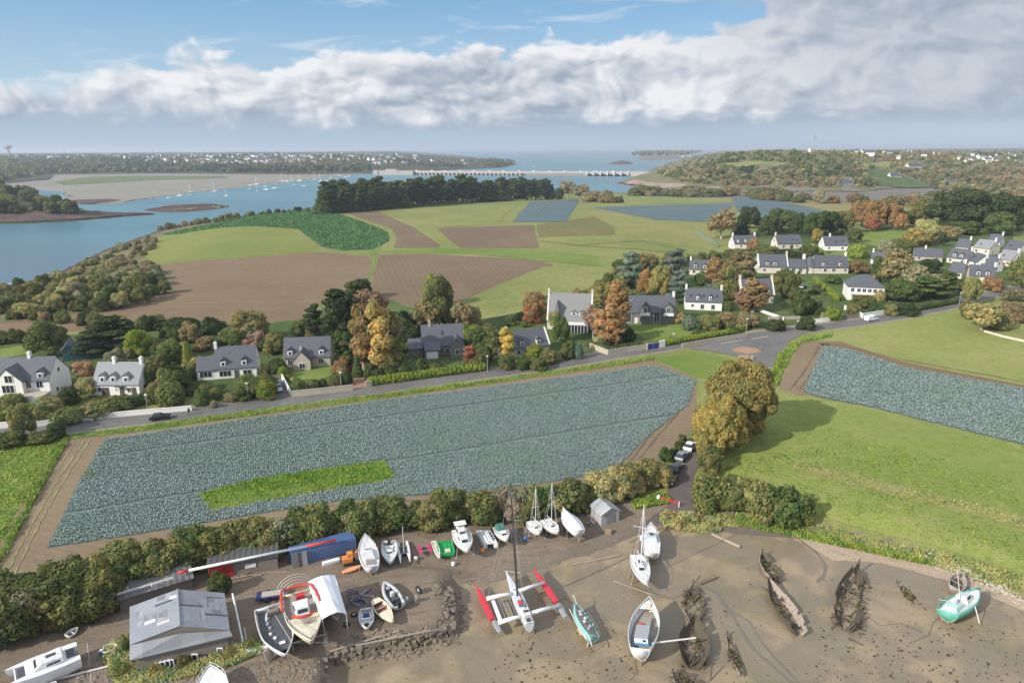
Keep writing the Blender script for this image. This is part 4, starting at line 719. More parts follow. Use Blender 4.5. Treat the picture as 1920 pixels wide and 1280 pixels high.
tufts('dry_grass', [(1475, 865), (1560, 880), (1700, 915), (1850, 950), (1990, 985), (1990, 1008), (1850, 970), (1700, 933), (1560, 898), (1490, 878)], 2600, .3, 'haymid', 'straw coloured grass band across the right meadow', 3)
tufts('shore_grass', [(1330, 960), (1500, 985), (1560, 990), (1700, 1025), (1830, 1050), (1930, 1085), (1990, 1110), (1990, 1130), (1900, 1105), (1780, 1070), (1650, 1030), (1500, 1000), (1340, 985)], 6000, .4, 'haymid', 'pale rough grass on the bank above the mudflat', 4)
tufts('bank_grass', [(1380, 970), (1500, 992), (1600, 1018), (1750, 1055), (1750, 1062), (1600, 1030), (1480, 1005), (1380, 985)], 4000, .6, 'grass', 'green grass fringe on the bank above the sand', 5)
tufts('weed_patch_leaves', [(376, 925), (500, 895), (560, 887), (720, 864), (738, 892), (730, 898), (560, 928), (440, 948), (397, 956)], 5000, .45, 'lime', 'lime green weeds growing in the cabbage field', 6)
tufts('field_edge_grass', [(122, 816), (132, 818), (70, 930), (8, 1045), (-60, 1130), (-80, 1120), (0, 1040), (60, 930)], 3500, .7, 'edge', 'tall grass edge along the left field track', 7)
tufts('thicket_grass', [(1180, 935), (1240, 925), (1262, 935), (1250, 945), (1190, 955)], 1500, .6, 'grass', 'grass beside the garden hut and lane', 8)
tufts('workshop_grass', [(190, 1225), (240, 1190), (245, 1250), (330, 1255), (440, 1215), (500, 1200), (490, 1225), (430, 1250), (330, 1275), (220, 1290)], 5500, .6, 'hay', 'overgrown grass around the foot of the workshop', 9)
tufts('creek_grass', [(1245, 968), (1290, 965), (1345, 978), (1350, 998), (1290, 997), (1245, 988)], 4500, .7, 'hay', 'pale tufted grass on the island by the slipway', 10)
tufts('meadow_tufts', [(1322, 880), (1420, 830), (1560, 800), (1900, 900), (1950, 1060), (1760, 1015), (1600, 980), (1500, 950), (1380, 930)], 7000, .22, 'grassmid', 'longer grass clumps scattered over the right meadow', 11, .5)

tufts('crop_leaves', [(330, 434), (420, 416), (560, 394), (600, 397), (640, 403), (726, 437), (728, 451), (700, 467), (640, 469), (602, 461), (560, 430), (480, 425), (330, 440), (304, 440)], 16000, 1., 'crop', 'tall dark green crop in the field by the shore', 12, 1.1)
tufts('left_field_tufts', [(-100, 870), (0, 824), (120, 818), (62, 925), (0, 1035), (-60, 1100)], 5000, .35, 'grass', 'longer grass clumps in the bright field at the left', 13, .5)
tufts('weed_spot', [(158, 885), (175, 884), (176, 892), (160, 894)], 160, .4, 'edge', 'small weedy spot at the left of the cabbage rows', 14, .4)
# ------------------------------------------------------------------ houses
m_slate = mat('slate_roof', (.085, .09, .105), .5, .28, 1.1, spec=.5, dirt=.25, bump=.02, bscale=8); m_slate_l = mat('sunlit_pale_slate', (.22, .225, .235), .6, .15, 1.5, bump=.02, bscale=8); m_slate_g = mat('pale_slate', (.20, .20, .195), .6, .12, 1.2, bump=.02, bscale=8)  # the lighter slate carries the sun of a front-lit roof in its colour
m_white = mat('white_render', (.74, .72, .67), .85, .06, 1.); m_cream = mat('cream_render', (.58, .53, .43), .85, .1, 1.2); m_stone = mat('granite_wall', (.40, .35, .28), .9, .3, 3., bump=.03); m_dstone = mat('dark_stone_wall', (.17, .15, .135), .9, .4, 3., bump=.03)
m_pink = mat('pinkish_render', (.62, .50, .42), .85, .1, 1.); m_wood = mat('weathered_boards', (.20, .17, .145), .9, .3, 4.); m_red = mat('red_paint', (.50, .035, .03), .5, .15, 2.); m_blue = mat('blue_paint', (.075, .13, .27), .5, .2, 2.)
m_frame = mat('white_joinery', (.72, .72, .70), .5, .05); m_door = mat('dark_joinery', (.09, .07, .06), .6, .2); m_teal = mat('teal_boards', (.05, .12, .15), .6, .2)
def glass():
    m = bpy.data.materials.new('window_glass'); m.use_nodes = True; b = m.node_tree.nodes['Principled BSDF']; b.inputs['Base Color'].default_value = (.025, .03, .036, 1); b.inputs['Roughness'].default_value = .12; b.inputs['Specular IOR Level'].default_value = .7; return m
m_glass = glass()
def window(par, M, x, z, w, h, y=0., fm=None, name='window', pane=True, split=True):
    """a framed window on a wall plane: M maps (x, y outwards, z)"""
    f = MB(); t = .11
    for c, d in (((x-w/2, y, z+h/2), (t, .14, h+t)), ((x+w/2, y, z+h/2), (t, .14, h+t)), ((x, y, z), (w-t, .14, t)), ((x, y, z+h), (w-t, .14, t))): f.box(c, d)
    if split and w > .9:
        for i in range(1, max(2, int(w/.9))): f.box((x-w/2+w*i/max(2, int(w/.9)), y, z+h/2), (.06, .12, h-t))
    f.v = [tuple(M @ Vector(v)) for v in f.v]; fo = f.build(name, fm or m_frame, par)
    if pane: p = MB(); p.box((x, y, z+h/2), (w-t, .05, h-t)); p.v = [tuple(M @ Vector(v)) for v in p.v]; p.build('pane', m_glass, fo)
    return fo
def gable(par, M, x0, x1, d, wh, rh, wm, rm, hip=0., oh=.35, lowback=0., name='wall', rname='roof', verge=None):
    """gabled block, ridge along x; y runs backwards from the front wall"""
    b = MB(); v = [(x0, 0, -1.5), (x1, 0, -1.5), (x1, -d, -1.5), (x0, -d, -1.5), (x0, 0, wh), (x1, 0, wh), (x1, -d, wh-lowback), (x0, -d, wh-lowback)]
    if hip: b.add(v, [(0, 1, 5, 4), (1, 2, 6, 5), (2, 3, 7, 6), (3, 0, 4, 7), (4, 5, 6, 7)])
    else: v += [(x0, -d/2, wh+rh-.08), (x1, -d/2, wh+rh-.08)]; b.add(v, [(0, 1, 5, 4), (1, 2, 6, 9, 5), (2, 3, 7, 6), (3, 0, 4, 8, 7)])
    b.v = [tuple(M @ Vector(q)) for q in b.v]; wo = b.build(name, wm, par)
    r = MB(); k = rh/(d/2); e = oh*k; t = .22; ro = .12 if not hip else oh
    if hip:
        h = hip; P1 = [(x0-ro, oh, wh-e), (x1+ro, oh, wh-e), (x1+ro, -d-oh, wh-e), (x0-ro, -d-oh, wh-e), (x0+h, -d/2, wh+rh), (x1-h, -d/2, wh+rh)]
        r.add(P1, [(0, 1, 5, 4), (2, 3, 4, 5), (1, 2, 5), (3, 0, 4), (3, 2, 1, 0)])
    else:
        for s, lb in ((1, 0), (-1, lowback)):
            yo = oh if s > 0 else -d-oh; ez = wh-e-lb; A = [(x0-ro, yo, ez), (x1+ro, yo, ez), (x1+ro, -d/2, wh+rh), (x0-ro, -d/2, wh+rh)]; B = [(a, c, z+t) for a, c, z in A]
            r.add(A+B, [(3, 2, 1, 0), (4, 5, 6, 7), (0, 1, 5, 4), (1, 2, 6, 5), (2, 3, 7, 6), (3, 0, 4, 7)] if s > 0 else [(0, 1, 2, 3), (7, 6, 5, 4), (4, 5, 1, 0), (5, 6, 2, 1), (6, 7, 3, 2), (7, 4, 0, 3)])
    r.v = [tuple(M @ Vector(q)) for q in r.v]; rr = r.build(rname, rm, par)
    if verge:
        for x in (x0-.02, x1+.02):
            g_ = MB(); g_.loft([[(x-.2, oh*.6, wh-e*.6+.1), (x+.2, oh*.6, wh-e*.6+.1), (x+.2, oh*.6, wh-e*.6+.42), (x-.2, oh*.6, wh-e*.6+.42)], [(x-.2, -d/2, wh+rh+.1), (x+.2, -d/2, wh+rh+.1), (x+.2, -d/2, wh+rh+.42), (x-.2, -d/2, wh+rh+.42)], [(x-.2, -d-oh*.6, wh-e*.6+.1), (x+.2, -d-oh*.6, wh-e*.6+.1), (x+.2, -d-oh*.6, wh-e*.6+.42), (x-.2, -d-oh*.6, wh-e*.6+.42)]], True, True, True)
            g_.v = [tuple(M @ Vector(q)) for q in g_.v]; g_.build('gable_coping', verge, par)
    return wo, rr
def dormer(par, M, x, d, wh, rh, w=1.35, h=1.5, zoff=.3, wm=None, rm=None, kind='gable', zf=None):
    k = rh/(d/2); z0 = wh+zoff; y0 = -zoff/k+.05; y1 = y0-(h+.9)/k
    b = MB(); b.box((x, (y0+y1)/2, z0+h/2-.1), (w, y0-y1, h+.1)); b.v = [tuple(M @ Vector(q)) for q in b.v]; o = b.build('dormer', wm or m_frame, par)
    r = MB(); hw = w/2+.18; zt = z0+h-.05; a = .75
    for s in (-1, 1):
        A = [(x+s*hw, y0+.2, zt), (x, y0+.2, zt+a), (x, y1-.7/k, zt+a), (x+s*hw, y1, zt)]; B = [(p, q, z+.12) for p, q, z in A]
        r.add(A+B, [(0, 1, 2, 3), (7, 6, 5, 4), (0, 4, 5, 1), (1, 5, 6, 2), (2, 6, 7, 3), (3, 7, 4, 0)])
    r.add([(x-w/2, y0+.05, zt), (x+w/2, y0+.05, zt), (x, y0+.05, zt+a-.1)], [(0, 1, 2)])
    r.v = [tuple(M @ Vector(q)) for q in r.v]; r.build('dormer_roof', rm or m_slate, o)
    wv = MB(); 
    window(o, M, x, z0+.2, w*.62, h*.66, y0+.05, name='window', pane=False, split=False)
    p = MB(); p.box((x, y0+.1, z0+.2+h*.33), (w*.5, .06, h*.56)); p.v = [tuple(M @ Vector(q)) for q in p.v]; p.build('pane', m_glass, o)
    return o
def chimney(roof, M, x, y, z, h=1.3, m=None, w=.9):
    b = MB(); b.box((x, y, z+h/2-.5), (w*.75, w, h+1)); b.box((x, y, z+h+.06), (w*.9, w*1.15, .14)); b.tube([(x, y-.2, z+h+.1), (x, y-.2, z+h+.45)], .11, 6); b.tube([(x, y+.2, z+h+.1), (x, y+.2, z+h+.45)], .11, 6)
    b.v = [tuple(M @ Vector(q)) for q in b.v]; return b.build('chimney', m or m_white, roof)
def house(label, A, B, d=8, wh=2.9, rh=4.2, wm=None, rm=None, dorm=(), win=(), doors=(), chim=(0.03, .97), hip=0, rz=0., verge=None, zl=0., back=0, chm=None, short=None, sky=(), grp=None, lowback=0., sidewin=True, ymid=None, dw=1.35, cat='house', nm='house', raise_=0):
    """A, B: the feet of the front wall in the photograph"""
    a, b = P(*A), P(*B); e = (b-a).xy; L = e.length; ang = math.atan2(e.y, e.x)+R(rz); c = a.lerp(b, .5); c.z = min(a.z, b.z)+raise_
    root = empty(nm, c, ang, label, cat, grp); M = Matrix.Diagonal((1, -1, 1)).to_3x3(); wm = wm or m_white; rm = rm or m_slate
    MM = Matrix(((1, 0, 0), (0, -1, 0), (0, 0, 1)))
    # local: x along front, +y outward (towards the road) -> world -y of the rotated frame
    class _M:
        def __matmul__(s, v): v = Vector(v); return Vector((v.x, -v.y, v.z))
    M = _M(); wo, ro = gable(root, M, -L/2, L/2, d, wh, rh, wm, rm, hip, verge=verge, lowback=lowback)
    for o in (wo, ro): o.data.flip_normals()
    for f in dorm: dormer(root, M, -L/2+f*L, d, wh, rh, w=dw, rm=rm, wm=wm if wm in (m_white, m_cream) else m_frame)
    for q in win: window(root, M, -L/2+q[0]*L, q[1], q[2], q[3], .02)
    for q in doors:
        o = MB(); o.box((-L/2+q[0]*L, .03, q[2]/2), (q[1], .12, q[2])); o.v = [tuple(M @ Vector(v)) for v in o.v]; o.build('door', q[3] if len(q) > 3 else m_door, root)
    for f in chim: chimney(ro, M, -L/2+f*L, -d/2, wh+rh, m=chm or (wm if wm in (m_white, m_cream, m_pink) else m_stone))
    for f, z in sky:
        k = rh/(d/2); s = MB(); y = -z/k; s.add([(-L/2+f*L-.4, y, wh+z+.30), (-L/2+f*L+.4, y, wh+z+.30), (-L/2+f*L+.4, y-.8, wh+z+.30+.8*k), (-L/2+f*L-.4, y-.8, wh+z+.30+.8*k)], [(0, 1, 2, 3)]); s.v = [tuple(M @ Vector(v)) for v in s.v]; s.build('skylight', m_glass, ro)
    if sidewin:
        for sx, S in ((-1, -L/2), (1, L/2)):
            for z, y in ((1., -d*.3), (wh+.5, -d*.5)):
                fm = MB(); fm.box((S+sx*.03, y, z+.6), (.1, 1., 1.2)); fm.v = [tuple(M @ Vector(v)) for v in fm.v]; f_ = fm.build('window', m_frame, root)
                fm = MB(); fm.box((S+sx*.05, y, z+.6), (.1, .8, 1.)); fm.v = [tuple(M @ Vector(v)) for v in fm.v]; fm.build('pane', m_glass, f_)
    HOUSES.append((short or label, (A[0]+B[0])/2, (A[1]+B[1])/2)); root['_L'] = L
    return root, M, L
def crossgable(root, M, x0, x1, out, wh, rh, wm, rm, d, win=()):
    """a wing whose gable faces the front, built at right angles to the main block"""
    w = x1-x0; cx = (x0+x1)/2
    class _N:
        def __matmul__(s, v): v = Vector(v); return M @ Vector((cx-v.y-w/2, -v.x, v.z))   # local x -> depth, y -> across
    N = _N(); wo, ro = gable(root, N, -out, d*.5, w, wh, rh, wm, rm, oh=.3, name='gable_wing', rname='wing_roof')
    for q in win: window(root, M, cx+q[0], q[1], q[2], q[3], out+.04)
    return wo, ro
W1 = [(.2, .9, 1.2, 1.3), (.8, .9, 1.2, 1.3)]
# front row, left to right
h, M, L = house('big cream house at the left edge with a gabled bay over a garage', (-32, 752), (98, 747), 9.5, 5.0, 4.4, m_white, dorm=(.88,), win=[(.86, 3.0, 1.5, 1.7), (.12, 3.0, 1.6, 1.6), (.7, 3., 1.2, 1.6)], chim=(.62,), hip=0, short='the big cream house at the left edge', verge=None)
crossgable(h, M, -L*.22, L*.17, 1.6, 5.2, 3.1, m_white, m_slate, 9.5, [(.3, 5.0, 1.8, 1.8), (-.2, 2.4, 2.8, 2.0)])
o = MB(); o.box((L*.2, -2.2, 1.0), (L*.62, 4.0, 2.3)); o.build('terrace', m_stone, h); o = MB(); o.box((L*.32, -4.25, .95), (3.6, .1, 1.9)); o.build('garage_door', m_frame, h)
h, M, L = house('bright white house with three slate dormers and two white chimneys', (177, 741), (263, 741), 7.5, 3.1, 4.3, m_white, m_slate_l, dorm=(.22, .45, .73), win=[(.5, 1.3, .5, .5), (.14, 1., .9, 1.1), (.78, .8, 1., 1.3)], doors=[(.26, 1.8, 2.1, m_door), (.62, 1.1, 2.1, m_door), (.88, 1.1, 2.1, m_door)], chim=(.36, .95), short='the bright white three-dormer house')
o = MB(); o.box((L*.1, -.6, 2.6), (1.6, 1.3, .25)); o.build('porch_roof', m_slate, h)
h, M, L = house('white house with a lower left wing and wide picture windows', (404, 711), (482, 705), 8, 3., 4.6, m_white, dorm=(.22, .72), win=[(.25, .6, 3., 1.6), (.78, .7, 2.2, 1.4)], doors=[(.52, 1.2, 2.1)], chim=(0.02,), short='the white house with a low left wing')
wo, ro = gable(h, M, -L/2-4.4, -L/2-.05, 6.5, 2.7, 2.6, m_white, m_slate, name='side_wing', rname='wing_roof'); wo.data.flip_normals(); ro.data.flip_normals(); window(h, M, -L/2-2.2, .7, 3., 1.5, .03)
h, M, L = house('pale stone house with a central front gable and two small dormers', (533, 690), (620, 686), 7.5, 3.1, 4.4, m_stone, m_slate, dorm=(.15, .82), win=[(.14, .9, 1.3, 1.5), (.8, .9, 1.4, 1.5)], chim=(), short='the stone house with a central front gable')
crossgable(h, M, -L*.26, L*.1, 2.6, 2.6, 2.6, m_stone, m_slate, 7.5, [(.1, .5, 1.6, 1.5)]); chimney(h, M, -L*.1, .4, 4.6, 1.2, m_stone)
h, M, L = house('dark stone house with a white garage door and a boarded front gable', (792, 668), (870, 664), 8, 3.2, 5.0, m_dstone, m_slate, win=[(.45, .5, 1.2, 1.7), (.6, .5, 1.1, 1.7)], chim=(.2,), sky=[(.5, 2.2)], short='the dark stone house with a white garage door')
crossgable(h, M, L*.16, L*.5, 3., 3.2, 2.4, m_wood, m_slate, 8, [(0, 1.0, 1.2, 1.5)])
class _S:
    def __init__(s, M, x, y): s.M, s.x, s.y = M, x, y
    def __matmul__(s, v): v = Vector(v); return s.M @ Vector((v.x+s.x, v.y+s.y, v.z))
S = _S(M, -L*.28, 2.6); wo, ro = gable(h, S, -L*.16, L*.2, 5, 2.5, 1.5, m_dstone, m_slate, name='garage', rname='garage_roof'); wo.data.flip_normals(); ro.data.flip_normals(); o = MB(); o.box((-L*.27, -2.68, 1.05), (3.2, .1, 2.1)); o.build('garage_door', m_frame, h)
S = _S(M, -L*.66, .4); wo, ro = gable(h, S, -L*.17, L*.17, 6, 2.6, 2., m_dstone, m_slate, name='side_wing', rname='wing_roof'); wo.data.flip_normals(); ro.data.flip_normals(); window(h, S, 0, .8, 1., 1.6, .04)
h, M, L = house('cream house with a white left gable half hidden by the yellow tree', (958, 672), (1030, 662), 7.5, 2.9, 4.0, m_cream, m_slate, dorm=(.3, .72), win=W1, chim=(.0,), verge=m_white, short='the cream house by the yellow tree')
h, M, L = house('large pale roofed house with tall white gables and a glazed veranda', (1026, 617), (1108, 620), 11, 3.2, 7.8, m_cream, m_slate_g, dorm=(), win=[(.18, .6, 1.2, 1.3)], chim=(.0, 1.), verge=m_white, short='the large pale roofed house')
for f in (.22, .60, .78): dormer(h, M, -L/2+f*L, 11, 3.2, 7.8, w=1.9, h=.9, zoff=1.6, wm=m_frame, rm=m_slate_g)
crossgable(h, M, -L*.36, -L*.2, .1, 3.4, 5.6, m_slate_g, m_slate_g, 8)
o = MB(); o.box((L*.17, -1.6, 1.3), (7.2, 3.2, 2.5)); o.build('veranda', m_glass, h); o = MB()
for i in range(8): o.box((L*.17-3.6+i*7.2/7, -3.25, 1.3), (.12, .12, 2.6))
o.box((L*.17, -3.25, 2.6), (7.4, .2, .2)); o.box((L*.17, -1.65, 2.75), (7.6, 3.6, .12)); o.build('veranda_frame', m_frame, h)
h, M, L = house('dark granite house with two balconied gables and tall windows', (1174, 606), (1266, 607), 8.5, 4.0, 4.6, m_dstone, m_slate, win=[(.3, 0.6, 1.5, 1.4), (.22, 3.2, .1, .1), (.62, .5, 2.0, 3.4), (.86, .2, 1.3, 2.2), (.05, .4, 1.5, 3.4)], doors=[(.2, 1., 2.1, m_frame)], chim=(.98,), chm=m_white, short='the dark granite house with balconies')
for f in (.37, .84):
    crossgable(h, M, -L/2+f*L-1.7, -L/2+f*L+1.7, .6, 5.2, 2.0, m_dstone, m_slate, 6, [(0, 3.6, 1.2, 2.1)])
    o = MB(); o.box((-L/2+f*L, -1.15, 3.1), (3.3, 1.1, .16)); o.box((-L/2+f*L, -1.65, 3.6), (3.3, .07, .85)); o.build('balcony', m_frame, h)
h, M, L = house('white cottage with two narrow dormers and three shuttered french windows', (1284, 580), (1353, 583), 7.5, 3.3, 3.8, m_white, m_slate, dorm=(.34, .68), win=[(.2, 1.1, 1., 1.1), (.47, .4, 1.3, 1.8), (.76, .4, 1.3, 1.8)], chim=(.02, .98), sky=[(.15, 1.), (.5, 1.), (.86, 1.)], short='the white cottage with two dormers', dw=1.0)
h, M, L = house('pinkish gabled house behind the rusty leaved tree', (1390, 568), (1450, 568), 8, 3.1, 5.2, m_pink, m_slate, dorm=(.8,), win=W1, chim=(0., 1.), verge=m_white, short='the pinkish gabled house')
h, M, L = house('small slate cottage half hidden behind the rust brown tree', (1292, 515), (1336, 517), 7, 2.8, 3.4, m_cream, dorm=(.25, .65), win=W1, chim=(.04,), chm=m_white, short='the half hidden slate cottage')
h, M, L = house('long slate house with a white right gable and a low garage wing', (1422, 512), (1476, 513), 8, 3.2, 4.6, m_cream, dorm=(.3, .56), win=W1, chim=(1.,), verge=m_white, short='the long slate house with a garage wing')
wo, ro = gable(h, M, L/2+.3, L/2+8, 6.5, 2.8, 3.2, m_cream, m_slate, name='side_wing', rname='wing_roof'); wo.data.flip_normals(); ro.data.flip_normals()
for f in (2.5, 5.5): window(h, M, L/2+f, .8, 1.4, 1.5, .03)
h, M, L = house('long cream house with a round slate turret at its left end', (1528, 513), (1590, 513), 8, 3., 4.4, m_cream, dorm=(.25, .75), win=[(.55, .9, 1.4, 1.4), (.9, .9, 1., 1.4), (.3, .9, 1.4, 1.4)], chim=(.98,), chm=m_white, short='the house with the round turret')
tw = MB(); tw.tube([(-L/2-1.6, 3.2, -1.5), (-L/2-1.6, 3.2, 3.)], 3.2, 18); tw.build('turret', m_cream, h); tw = MB(); tw.tube([(-L/2-1.6, 3.2, 2.9), (-L/2-1.6, 3.2, 7.6)], [3.7, .1], 18); tw.build('turret_roof', m_slate, h)
for a in (-1, -.35, .3): window(h, M, -L/2-1.6+a*2.2, .8, .9, 1.5, -.0-abs(a)*.9)
chimney(h, M, -L/2-4.4, -3., 3.6, 4.4, m_white, 1.2)
h, M, L = house('white cottage with three dormers at the top left of the hamlet', (1376, 467), (1419, 466), 7, 3., 3.6, m_white, dorm=(.2, .52, .85), win=[(.3, .8, .9, 1.3), (.6, .8, .9, 1.3), (.9, .8, .7, 1.2)], chim=(.02, .98), short='the white three-dormer cottage uphill', dw=1.2)
h, M, L = house('cream cottage with a plain slate roof and terrace doors', (1457, 467), (1503, 466), 7.5, 3., 3.8, m_cream, win=[(.25, .4, 1.2, 1.8), (.8, .8, 1., 1.2)], doors=[(.58, 1.6, 2.1)], chim=(.02,), sky=[(.65, 1.2), (.85, .8)], short='the plain roofed cream cottage')
h, M, L = house('white cottage with a small front shrub and skylights', (1545, 470), (1590, 470), 7.5, 3., 4., m_white, win=[(.75, .8, 1.3, 1.2), (.2, .8, 1., 1.2)], chim=(.3,), sky=[(.8, 1.2), (.5, .8)], short='the white cottage with skylights')
h, M, L = house('two storey villa with a hipped slate roof and a band of white windows', (1588, 562), (1655, 566), 11, 5.4, 3.8, m_white, m_slate, hip=4.5, win=[(.3, 3.3, 1.3, 1.4), (.45, 3.3, 1.3, 1.4), (.60, 3.3, 1.3, 1.4), (.75, 3.3, 1.3, 1.4), (.9, 3.3, 1.3, 1.4), (.12, 3.3, 1.2, 1.5)], chim=(), short='the hipped roof villa', sidewin=False)
o = MB(); o.box((L*.05, -.75, 2.55), (L*.95, 1.5, .18)); o.build('balcony', m_stone, h); o = MB(); o.box((-.1, -.07, 1.1), (3.2, .1, 2.1)); o.build('garage_door', m_frame, h)
chimney(h, M, L*.28, -7, 6.8, 1.8, mat('brick', (.35, .15, .09)))
h, M, L = house('small slate annex with a white gable behind the bare trees', (1632, 494), (1656, 496), 5, 2.6, 2.8, m_white, win=[(.5, .8, 1., 1.1)], chim=(.1,), short='the small slate annex')
h, M, L = house('long low slate roofed house behind the bare trees', (1712, 488), (1766, 492), 9, 2.6, 3., m_stone, win=W1, chim=(.4,), chm=m_white, short='the long low slate house')
right = [('cream house with a stepped slate roof at the right of the hamlet', (1772, 492), (1812, 497), 8, 2.9, 3.8, m_cream), ('low cream house joined at the right of the stepped roof', (1808, 496), (1834, 502), 8, 2.6, 3.2, m_white),
         ('pale slate roofed house with its gable to the right', (1822, 474), (1856, 478), 8, 3.2, 3.6, m_cream), ('dark roofed house uphill at the right edge', (1878, 476), (1910, 480), 8, 3., 3.8, m_cream), ('house with a red veranda at the right edge', (1864, 495), (1896, 500), 8, 3., 3.6, m_pink),
         ('cream house with a black slate roof above the small garden', (1816, 530), (1862, 532), 8, 3.1, 3.8, m_cream), ('white cottage half hidden by the sparse tree at the right edge', (1898, 522), (1925, 525), 7, 3., 3.6, m_white)]
for i, (lb, A, B, d, wh, rh, wm) in enumerate(right):
    h, M, L = house(lb, A, B, d, wh, rh, wm, m_slate_l if i in (2, 4) else m_slate, win=W1, dorm=(.35, .7) if i in (0, 5) else (), chim=(.98,), chm=m_white, rz=-14, short='the '+lb.split(' at the')[0].split(' in the')[0], sky=[(.3, 1.)])
    if i == 4: o = MB(); o.box((-1, -1.4, 1.3), (4.5, 2.6, .12)); [o.box((-3+k*1.4, -2.6, .6), (.15, .15, 1.6)) for k in range(4)]; o.box((-1, -2.6, 1.9), (4.6, .14, .5)); o.build('veranda', m_red, h)
    if i == 5: o = MB(); o.box((L*.45, -1.2, 1.2), (3.6, 2.6, 2.4)); o.build('shed', mat('brown_boards', (.22, .12, .07)), h)
for i, (lb, A, B, wm) in enumerate((('small gabled cottage between the long low slate house and the stepped roof', (1790, 472), (1814, 474), m_cream), ('slate roofed house uphill behind the pale slate roofed house', (1850, 462), (1874, 464), m_white), ('white gabled house just right of the low joined house', (1842, 508), (1862, 511), m_white), ('low cottage roof among trees above the road bend', (1776, 520), (1802, 523), m_cream), ('last slate roofed house cut by the right edge', (1908, 500), (1934, 503), m_cream))):
    house(lb, A, B, 7, 2.9, 3.6, wm, m_slate, win=W1, chim=(.95,), chm=m_white, rz=-12)
# far houses on the hill
for lb, A, B in (('white gabled farmhouse on the far side of the creek', (1577, 348), (1600, 348)), ('white cottage on the green hill meadow', (1670, 334), (1690, 335)), ('tall cream manor among trees on the far hill', (1704, 316), (1728, 317)), ('low white house below the trees on the far hill', (1773, 346), (1795, 348))):
    house(lb, A, B, 10, 5.5 if 'manor' in lb else 4, 5, m_white if 'white' in lb else m_cream, win=[(f, z, 1.6, 1.8) for f in (.2, .5, .8) for z in ((.8,) if 'low' in lb else (.8, 3.))], chim=(.05, .95), sidewin=False)
# blue-white shed with three small gables
root = empty('boat_shed', P(153, 674), 0, 'blue and white shed with three small slate gables behind the garden trees', 'shed'); HOUSES.append(('the blue shed', 153, 674))
a, b = P(119, 678), P(192, 668); root.rotation_euler.z = math.atan2(b.y-a.y, b.x-a.x); L = (b-a).xy.length; root.location = a.lerp(b, .5); o = MB(); o.box((0, 4, 1.2), (L, 8, 3.4)); o.build('wall', m_white, root); o = MB(); o.box((-L*.22, -.05, 1.3), (.9, .2, 3.)); o.build('door', m_teal, root)
class _I:
    def __init__(s, x): s.x = x
    def __matmul__(s, v): v = Vector(v); return Vector((s.x-v.y, -v.x, v.z))
for i in range(3):
    w = L/3; x = -L/2+i*w; wo, ro = gable(root, _I(x), -8, .4, w, 3.0, 2., m_teal, m_slate, oh=.1, name='gable', rname='roof')
    for q in (wo, ro): q.data.transform(Matrix.Rotation(0, 4, 'Z'))
# farm buildings, town
def tiny(name, w, d, wh, rh, wm, rm):
    b = MB(); x, y = w/2, d/2
    b.add([(-x, -y, -3), (x, -y, -3), (x, y, -3), (-x, y, -3), (-x, -y, wh), (x, -y, wh), (x, y, wh), (-x, y, wh), (-x, 0, wh+rh), (x, 0, wh+rh)], [(0, 1, 5, 4), (1, 2, 6, 9, 5), (2, 3, 7, 6), (3, 0, 4, 8, 7)]); b.cur = 1
    b.add([(-x-.3, -y-.4, wh-.2), (x+.3, -y-.4, wh-.2), (x+.3, 0, wh+rh+.2), (-x-.3, 0, wh+rh+.2), (x+.3, y+.4, wh-.2), (-x-.3, y+.4, wh-.2)], [(0, 1, 2, 3), (3, 2, 4, 5)]); b.cur = 2
    for i in range(3): b.box((-x+w*(i+.5)/3, -y-.05, wh*.5), (1.4, .15, 1.6))
    me = bpy.data.meshes.new(name); me.from_pydata(b.v, [], b.f); [me.materials.append(q) for q in (wm, rm, m_glass)]; me.polygons.foreach_set('material_index', b.mi); return me
TN = [tiny('distant_house', 12, 8, 4.5, 4.5, m_white, m_slate), tiny('distant_house', 16, 9, 5, 4.5, m_cream, m_slate), tiny('distant_house', 10, 9, 6.5, 4, m_white, m_slate_l), tiny('distant_house', 22, 11, 8, 4, m_white, m_slate)]
rt = random.Random(21)
def town(poly, n, label, group, seed, smin=1., smax=1.7):
    for x, y in inpoly(poly, n, seed):
        o = link('distant_house', rt.choice(TN)); p = P(x, y); o.location = p; s = rt.uniform(smin, smax); o.scale = (s, s, s*.9); o.location.z += 1.5; o.rotation_euler.z = rt.choice([0, .3, -.4, .9, 1.5])+rt.uniform(-.2, .2); tag(o, label, 'house', group)
town([(0, 294), (200, 291), (420, 289), (700, 288), (800, 289), (790, 298), (640, 304), (480, 309), (330, 306), (180, 297), (60, 299), (0, 297)], 215, 'small white or cream house among trees in the far town', 'houses of the far town across the estuary', 31, .6, 1.05)
town([(260, 296), (380, 292), (560, 292), (640, 300), (560, 305), (380, 312), (300, 304)], 60, 'small white or cream house among trees in the far town', 'houses of the far town across the estuary', 33, .7, 1.2)
town([(670, 297), (880, 293), (930, 300), (900, 310), (700, 312)], 14, 'house among trees on the far shore behind the dam', 'houses on the far shore behind the dam', 36, .7, 1.3)
town([(1480, 284), (1900, 287), (1920, 310), (1750, 305), (1600, 293)], 46, 'pale house scattered among trees on the far hill', 'houses on the far hill at the right', 34, .4, .85)
town([(1240, 290), (1312, 288), (1300, 295), (1240, 297)], 12, 'white house on the far headland by the sea', 'houses on the far headland', 35, .9, 1.5)
for q in PLANTS:      # keep the shrubs in front of the house fronts low, as in the photograph
    o, d_0, w_0, g_0, x, y, hp, cat = q
    if w_0 is None and 'bushy' in d_0 or 'thin leafed' in d_0:
        for h in HOUSES:
            if abs(x-h[1]) < 44 and 2 < y-h[2] < 45 and hp > 24: o.scale.z *= max(.55, 24/hp)
